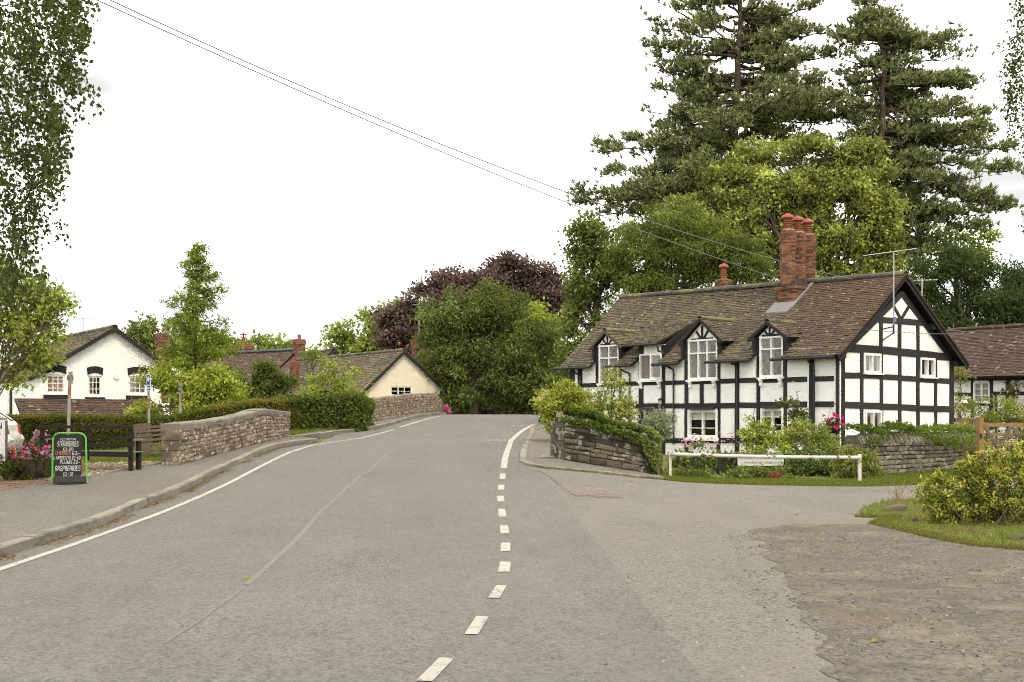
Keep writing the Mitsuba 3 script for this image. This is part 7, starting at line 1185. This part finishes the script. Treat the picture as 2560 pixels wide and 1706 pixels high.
r_ = rng(534); HBk = 'hanging_basket'; C, O = clumps_in([(HB + [0, 0, .02], .26), (HB + [.12, 0, -.1], .2), (HB + [-.12, 0, -.08], .2), (HB + [0, 0, -.2], .18)], .12, r_); put(HBk + '__foliage', *leaves_at(C, O, .12, 18, .06, .045, G_DARK, r_)[:2], 'm_leaf', np.repeat(tones(G_DARK, len(C) * 18, r_), 4, 0)); q = np.array([HB + [x, -.25 + .1 * r_.random(), z] for x, z in ((-.28, .25), (-.12, .1), (.02, .28), (.1, .2), (.28, .22), (.0, -.08), (.08, -.12), (-.16, .02), (.35, -.02), (.2, .05), (.14, .26), (-.02, .18))]); blooms(HBk + '__flower', np.vstack([q, q + r_.normal(0, .03, q.shape)]), .12, [(.55, .02, .16), (.62, .05, .24)], r_, 6)
shrub('lavender_bush', 'silvery lavender bush beside the cottage door', 32.5, [(1640, 1045, 18), (1665, 1050, 20), (1625, 1055, 16), (1655, 1075, 22), (1680, 1070, 14)], [(.15, .165, .11), (.22, .24, .17), (.09, .12, .04)], (.10, .02), rc=.16, per=40, sd=535, up=1.0, stems=(base(1650, 32.5), at(1650, 1070, 32.5)))
shrub('garden_shrub', 'loose olive shrub behind the gable corner', 39.2, [(2398, 930, 20), (2402, 960, 22), (2395, 990, 26), (2410, 1010, 24), (2390, 1030, 22)], [(.10, .105, .03), (.15, .15, .045)], (.10, .045), rc=.25, per=18, sd=536, stems=(base(2400, 39.2), at(2400, 980, 39.2)))
shrub('garden_shrub', 'broad yellowish shrub behind the trellis and gate', 34.6, [(2430, 1030, 28), (2465, 1020, 30), (2500, 1030, 34), (2540, 1035, 34), (2575, 1035, 30), (2420, 1050, 20), (2480, 1055, 30), (2530, 1065, 34), (2570, 1075, 34), (2500, 1090, 34)], [(.08, .10, .02), (.12, .14, .025), (.17, .165, .04)], (.085, .04), rc=.24, per=24, sd=537, stems=(base(2490, 34.6), at(2490, 1040, 34.6)))
k = shrub('climbing_rose', 'pink rose bush against the neighbouring cottage wall', 42.5, [(2530, 970, 20), (2550, 985, 24), (2535, 1005, 20), (2565, 960, 20)], G_DARK, (.10, .065), rc=.25, per=18, sd=538, cat='rose', stems=(base(2545, 42.5), at(2545, 985, 42.5))); r_ = rng(539); blooms(k + '__flower', spots([(2535, 975, 20), (2550, 990, 20)], 42.2, 7, r_), .10, [(.62, .3, .3)], r_, 6)
shrub('clipped_shrub', 'low brown green shrub by the gate at right edge', 25.6, [(2560, 1108, 20), (2545, 1125, 18), (2575, 1130, 22), (2560, 1150, 22)], [(.055, .06, .02), (.085, .085, .028)], (.05, .025), rc=.14, per=34, sd=540)
shrub('heather_shrub', 'dry brown twiggy plant at the right end of garden wall', 27.2, [(2425, 1120, 18), (2440, 1140, 20), (2420, 1150, 16), (2445, 1165, 16)], [(.10, .075, .045), (.13, .10, .055), (.08, .08, .03)], (.09, .012), rc=.16, per=34, sd=541, up=1)
k = thing('pink_flowers', 'bright pink flowers at the crest end of the far parapet', 'flowers'); r_ = rng(542); C, O = clumps_in(lobes_of([(1112, 1030, 9), (1122, 1034, 8), (1104, 1032, 6)], 56.5), .15, r_); put(k + '__foliage', *leaves_at(C, O, .15, 12, .10, .05, G_MID, r_)[:2], 'm_leaf', np.repeat(tones(G_MID, len(C) * 12, r_), 4, 0)); blooms(k + '__flower', spots([(1115, 1023, 8), (1122, 1028, 7), (1110, 1027, 6)], 56.2, 9, r_), .16, [(.62, .06, .30), (.70, .25, .48)], r_)
# planter on the left
k = thing('barrel_planter', 'ivy clad barrel planter full of red pink and blue flowers', 'planter'); pb = g3(84, 1196, .085); s_ = pb[1] / F; r_ = rng(551); mb = MB()
for i in range(18):
    a0, a1 = i * 2 * np.pi / 18, (i + .92) * 2 * np.pi / 18; V = []
    for z, r0 in ((-.02, .28), (.16, .34), (.36, .38)): V += [[r0 * math.cos(a0), r0 * math.sin(a0), z], [r0 * math.cos(a1), r0 * math.sin(a1), z], [(r0 - .03) * math.cos(a1), (r0 - .03) * math.sin(a1), z], [(r0 - .03) * math.cos(a0), (r0 - .03) * math.sin(a0), z]]
    mb = MB(); mb.add(np.array(V) * [1.15, 1, 1] + pb, [[0, 1, 5, 4], [1, 2, 6, 5], [2, 3, 7, 6], [3, 0, 4, 7], [4, 5, 9, 8], [5, 6, 10, 9], [6, 7, 11, 10], [7, 4, 8, 11], [8, 9, 10, 11]]); mb.put(k + '__stave', 'm_dark_wood')
MB().lathe([(.36, .31), (.001, .33)], pb, (.04, .03, .02)).put(k + '__soil', 'm_vc'); lob = [(pb + [x, y, z], r0) for x, y, z, r0 in ((-.3, -.15, .36, .2), (-.05, -.25, .36, .22), (.22, -.2, .36, .22), (.36, 0, .34, .2), (-.4, .05, .34, .18), (-.2, -.36, .2, .15), (.1, -.4, .2, .16), (.3, -.3, .16, .13), (0, 0, .45, .25), (-.5, -.1, .2, .2), (-.62, -.2, .3, .16), (.05, -.38, .05, .12), (-.25, -.34, .08, .12), (.25, -.34, .1, .12), (-.1, -.36, .14, .12))]; C, O = clumps_in(lob, .10, r_); put(k + '__foliage', *leaves_at(C, O, .10, 16, .065, .05, G_MID, r_)[:2], 'm_leaf', np.repeat(tones(G_MID, len(C) * 16, r_), 4, 0))
for nm, cl, n in (('magenta_bloom', [(.66, .04, .26), (.75, .16, .42)], 42), ('red_bloom', [(.66, .05, .02), (.60, .02, .04)], 22), ('blue_bloom', [(.22, .19, .5), (.38, .36, .66)], 26), ('rose_bloom', [(.74, .38, .48)], 16)):
    q = pb + np.column_stack([r_.uniform(-.32, .46, n), r_.uniform(-.42, -.05, n), r_.uniform(.42, .70, n)]); q[:, 2] -= np.abs(q[:, 0] - pb[0] - .05) * .18; blooms(k + '__' + nm, q, r_.uniform(.05, .085, n), cl, r_)
q = np.array([at(31, 1150, 21.7), at(36, 1149, 21.7), at(33, 1152, 21.7), at(55, 1133, 22.2), at(61, 1134, 22.2)]); blooms(k + '__red_bloom', np.repeat(q, 3, 0) + r_.normal(0, .02, (15, 3)), .07, [(.68, .07, .02)], r_)
k = thing('phlox', 'tall pale pink flowers standing behind the barrel planter', 'flowers'); C, O = clumps_in(lobes_of([(95, 1118, 16), (110, 1125, 16), (85, 1130, 14), (100, 1100, 10), (115, 1108, 10)], 24.2), .12, r_); put(k + '__foliage', *leaves_at(C, O, .12, 16, .09, .02, G_LIGHT, r_)[:2], 'm_leaf', np.repeat(tones(G_LIGHT, len(C) * 16, r_), 4, 0)); q = np.vstack([at(x, y, 24) + r_.normal(0, .025, (7, 3)) for x, y in ((88, 1084), (98, 1082), (104, 1086), (112, 1085), (116, 1090), (95, 1089), (108, 1094), (122, 1098), (126, 1102), (88, 1096), (100, 1092), (118, 1101), (82, 1104), (107, 1112), (114, 1096), (92, 1080))]); blooms(k + '__flower', q, .06, PINK, r_)
shrub('fern_patch', 'leafy green fern patch between signboard and planter', 22.6, [(28, 1158, 12), (38, 1165, 12), (22, 1175, 12), (35, 1150, 10)], G_LIGHT, (.13, .035), rc=.14, per=14, sd=552, cat='fern')
k = thing('log_edging', 'short round logs standing between the planter and chalkboard', 'logs'); 
for x, y, h in ((112, 1180, 1152), (120, 1186, 1158), (130, 1183, 1154), (204, 1181, 1146), (208, 1183, 1150)): p = g3(x, y, .085); z = EYE - (h - YH) / F * p[1]; MB().tube([p - [0, 0, .05], [p[0] - .04, p[1] + .03, z]], .04, 8).put(k + '__log', 'm_wood')
# euonymus bush in the right foreground
r_ = rng(561); k = thing('euonymus_bush', 'yellow and green variegated bush on the right foreground mound', 'bush'); Ye = 15.6; lob = lobes_of([(2330, 1255, 34), (2360, 1230, 44), (2400, 1250, 56), (2370, 1290, 42), (2440, 1270, 60), (2480, 1230, 60), (2430, 1200, 44), (2395, 1190, 28), (2480, 1170, 46), (2520, 1200, 60), (2550, 1270, 70), (2490, 1300, 44), (2540, 1160, 40), (2600, 1230, 80), (2465, 1140, 22), (2500, 1135, 18), (2430, 1145, 16), (2415, 1160, 14), (2360, 1185, 16), (2335, 1205, 14), (2310, 1240, 20), (2620, 1300, 70), (2550, 1130, 16), (2580, 1140, 26), (2400, 1308, 28), (2450, 1318, 32), (2500, 1328, 30), (2350, 1302, 24), (2548, 1328, 34), (2480, 1285, 40), (2420, 1225, 30)], Ye); C, O = clumps_in(lob, .10, r_, 1.0, .6, 1.0); O = unit(O + [0, 0, .5]); n0 = len(C); V0, f0, c0 = leaves_at(C, O, .075, 15, .052, .026, [(.07, .105, .016), (.11, .155, .022), (.16, .20, .03)], r_, flat=.9, up=.7)
mb = MB().add(V0, f0, c0); ok = r_.random(n0) < .85; C2, O2 = C[ok] + O[ok] * .05, O[ok]; V1, f1, c1 = leaves_at(C2, O2, .055, 16, .060, .030, [(.40, .39, .06), (.52, .49, .10), (.32, .35, .05), (.64, .60, .24)], r_, flat=1.0, up=.9, jit=.15, clump_jit=.12); mb.add(V1, f1, c1); mb.put(k + '__foliage', 'm_leaf')
br = MB(); o = base(2440, Ye) 
for i in range(0, n0, 6): limb(br, o + r_.normal(0, .25, 3) * [1, 1, 0], C[i], .012, .004, r_, n=5, sides=4)
br.put(k + '__stem', 'm_bark')
# stones on the mound
def boulder(label, px, py, w, h, d, sd, bs='m_old_stone', tilt=.15):
    r_ = rng(sd); s = trimesh.creation.icosphere(3); v = np.array(s.vertices); u = v.copy(); v = np.sign(v) * np.abs(v) ** .75; v *= (1 + .30 * (meshkit.fbm(u * 1.4 + sd, 3) - .5) + .12 * (meshkit.fbm(u * 4 + sd, 2) - .5))[:, None]; v *= [w / 2, d / 2, h / 2]; v[:, 2] += v[:, 0] * tilt; p = g3(px, py, 0); k = tag(uniq('boulder'), label, 'boulder'); put(k, v + p + [0, 0, h * .28], s.faces, bs, np.tile([[r_.random(), .35]], (len(v), 1)), smooth=False)
boulder('long flat grey brown boulder on the grass left of the bush', 2238, 1280, .36, .14, .22, 571); boulder('small stone at the lower edge of the mound near the bush', 2466, 1342, .11, .07, .09, 572); boulder('grey stone at the right end of the mound', 2545, 1352, .28, .09, .2, 573); boulder('round dark stone in grass under the bush, left of it', 2283, 1306, .12, .09, .1, 574)
r_ = rng(575); k = thing('dry_twig_plant', 'bare dry twiggy plant on the mound behind the boulder', 'plant'); p = g3(2245, 1254, 0); mb = MB()
for i in range(14): e = p + [r_.normal(0, .16), r_.normal(0, .1), r_.uniform(.15, .42)]; P = limb(mb, p + r_.normal(0, .03, 3) * [1, 1, 0], e, .006, .002, r_, n=5, sides=4); limb(mb, P[3], e + r_.normal(0, .08, 3), .003, .0015, r_, n=4, sides=3)
mb.put(k + '__stem', 'm_wood')
# verges and grass
garden = Polygon(verge_edge + [np.array([14, 26.8]), np.array([16, 33]), np.array([12, 33.5]), np.array([3.0, 33.0]), np.array([1.6, 44])] + line((1366, 1076), (1384, 1100)) + wall_r_base).buffer(0).difference(unary_union([side_poly, pave_r]))
left_g = Polygon(line((434, 1165), (429, 1164), (315, 1167), (216, 1169), (100, 1180), (0, 1183)) + [np.array([-17, 24.6]), np.array([-17, 36]), np.array([-8, 36])] + [np.array(p[:2]) + [-.3, 0] for p in wall_l_base[::-1]]).buffer(0).difference(unary_union([pave_l, bed_poly]))
tuft_poly = Polygon(line((727, 1098), (780, 1092), (850, 1083), (858, 1072), (735, 1082))).buffer(0)
drape('grass_verge', garden, 'm_soil', .0, .5, kind='structure', label='grassy garden ground between the side road and the cottage'); drape('grass_verge', mound_poly, 'm_soil', .02, .35, kind='structure', label='grass mound under the variegated bush'); drape('grass_verge', left_g, 'm_soil', .07, .5, kind='structure', label='grass behind the bench and parapet end')
import shapely
def grass(label, poly, n, h, dz, sd, cols, mask=None):
    r_ = rng(sd); x0, y0, x1, y1 = poly.bounds; q = np.column_stack([r_.uniform(x0, x1, n * 4), r_.uniform(y0, y1, n * 4)]); q = q[shapely.contains_xy(poly, q[:, 0], q[:, 1])]
    if mask is not None: q = q[mask(q)]
    q = q[:n]; m = len(q); hh = h * r_.uniform(.4, 1.3, m) * (.55 + .9 * meshkit.fbm(np.column_stack([q * 1.9, q[:, 0] * 0]), 3, sd)); a = r_.uniform(0, 6.28, m); lean = r_.normal(0, .45, (m, 2)) * hh[:, None]; w = r_.uniform(.003, .006, m) * (1 + h * 4); b = np.column_stack([q, zg(q[:, 0], q[:, 1]) + dz]); s = np.column_stack([np.cos(a), np.sin(a), 0 * a]) * w[:, None]; t = b + np.column_stack([lean, hh])
    c = tones(cols, m, r_, .2); return MB().add(np.stack([b - s, b + s, t], 1).reshape(-1, 3), np.arange(m * 3).reshape(-1, 3), np.repeat(c, 3, 0)).put(uniq('grass'), 'm_leaf', kind='stuff', label=label)
GC = [(.115, .155, .026), (.175, .215, .038), (.24, .25, .06)]; GD = [(.12, .14, .02), (.19, .185, .05), (.27, .21, .09)]
grass('short grass on the mound under the variegated bush', mound_poly.buffer(.06), 34000, .075, .01, 581, GC + GD[1:2]); grass('dry straw coloured grass edge of the mound', LineString(mound[5:]).buffer(.14), 7000, .05, .0, 582, GD)
grass('bright grass strip along the white rail', LineString(verge_edge).buffer(1.5).intersection(garden.buffer(.10)), 32000, .06, .0, 583, GC); grass('longer grass before the coursed garden wall', Polygon(line((2160, 1214), (2300, 1211), (2420, 1185), (2350, 1178), (2240, 1187), (2170, 1192))), 9000, .10, .0, 584, GC)
grass('rough grass behind the bench', left_g, 30000, .13, .06, 585, GC, lambda q: (q[:, 1] < 31)); grass('tuft of grass below the ivy hedge', tuft_poly, 5000, .14, .05, 586, GC); grass('weeds along the foot of the dark corner wall', LineString(wall_r_base).buffer(.09), 1500, .10, .03, 587, GC + GD[:1]); grass('thin weeds along the low corner kerb', LineString(kerb_r[:6]).buffer(.05), 1600, .05, .02, 588, GC + GD)
# fallen leaves, loose gravel, bark chips
def scatter(key, label, pts2, dz, size, cols, sd, flat=True, kind='stuff'):
    r_ = rng(sd); n = len(pts2); P = np.column_stack([pts2, zg(pts2[:, 0], pts2[:, 1]) + dz])
    if flat: V, f = leaf_mesh(P + [0, 0, .004], r_.normal(0, 1, (n, 3)) * [1, 1, .15], r_.normal(0, .35, (n, 3)) + [0, 0, 1], size * r_.uniform(.6, 1.4, n), size * .6 * r_.uniform(.6, 1.4, n)); c = np.repeat(tones(cols, n, r_, .25), 4, 0)
    else:
        o = np.array([[1, 0, 0], [-.5, .87, 0], [-.5, -.87, 0], [.2, .1, .75], [0, 0, -.4]]); V = (o[None] * r_.uniform(.6, 1.35, (n, 5, 3)) * (size * np.exp(r_.normal(0, .4, n)))[:, None, None]); a = r_.uniform(0, 6.28, n); ca, sa = np.cos(a)[:, None], np.sin(a)[:, None]; V = np.stack([V[..., 0] * ca - V[..., 1] * sa, V[..., 0] * sa + V[..., 1] * ca, V[..., 2] * .8], -1) + P[:, None]; V = V.reshape(-1, 3); b = np.arange(n)[:, None] * 5; f = np.concatenate([b + x for x in ([0, 1, 3], [1, 2, 3], [2, 0, 3])]); c = np.repeat(tones(cols, n, r_, .3), 5, 0)
    return put(uniq(key), V, f, 'm_vc', c, kind=kind, label=label)
r_ = rng(591); Lk = LineString([k for k in kerb_l if k[1] > 5]); s = r_.uniform(0, Lk.length, 3800); q = np.array([Lk.interpolate(t).coords[0] for t in s]) + np.column_stack([np.abs(r_.normal(0, .10, 3800)) + .01, r_.normal(0, .03, 3800)]); m = meshkit.fbm(np.column_stack([s * .9, s * 0, s * 0]), 3) > .44; scatter('leaf_litter', 'dry brown leaves gathered along the left kerb', q[m], .001, .035, [(.13, .085, .04), (.22, .15, .07), (.30, .23, .09)], 592)
q = np.column_stack([r_.uniform(2.0, 9, 20000), r_.uniform(5, 15, 20000)]); q = q[shapely.contains_xy(lot_poly.buffer(.35).difference(mound_poly), q[:, 0], q[:, 1])]; q = q[meshkit.fbm(np.column_stack([q * 1.3, q[:, :1] * 0]), 3, 9) > r_.uniform(.3, .68, len(q))]; scatter('loose_gravel', 'loose stones over the rough parking ground', q, .003, .010, [(.06, .055, .05), (.13, .118, .10), (.22, .20, .17)], 593, False)
q = np.column_stack([r_.uniform(0.5, 3.5, 900), r_.uniform(5.5, 13, 900)]); scatter('loose_gravel', 'small dark stones strewn over the near asphalt', q[:700], .002, .007, [(.06, .055, .05), (.14, .13, .12), (.3, .28, .25)], 594, False)
x0, y0, x1, y1 = bed_poly.bounds; q = np.column_stack([r_.uniform(x0, x1, 26000), r_.uniform(y0, y1, 26000)]); q = q[shapely.contains_xy(bed_poly, q[:, 0], q[:, 1])]; scatter('bed_gravel', 'tan stones of the gravel bed under the bench', q, .09, .022, [(.13, .10, .07), (.26, .21, .15), (.38, .32, .24)], 595, False)
for i, (x, y, c) in enumerate(((607, 1448, (.30, .38, .05)), (748, 1270, (.30, .36, .06)), (2176, 1608, (.32, .34, .10)), (1850, 1254, (.30, .36, .06)), (1575, 1206, (.34, .17, .08)), (1988, 1289, (.30, .16, .08)), (2235, 1352, (.32, .3, .12)))):
    p = g3(x, y, .006); v, f = leaf_mesh(np.array([p]), np.array([[1, .3, .15]]), np.array([[.1, -.2, 1]]), .075, .05, .3); put(tag(uniq('fallen_leaf'), ('fallen green leaf on the road, left of the worn line', 'fallen leaf on the road near the middle of the worn line', 'fallen pale leaf on the gravel lot', 'fallen leaf on the side road below the notice', 'brown leaf on the side road below the corner wall', 'brown leaf on the side road near the lot edge', 'yellow leaf at the gravel lot edge below the mound')[i], 'leaf'), v, f, 'm_leaf', c)
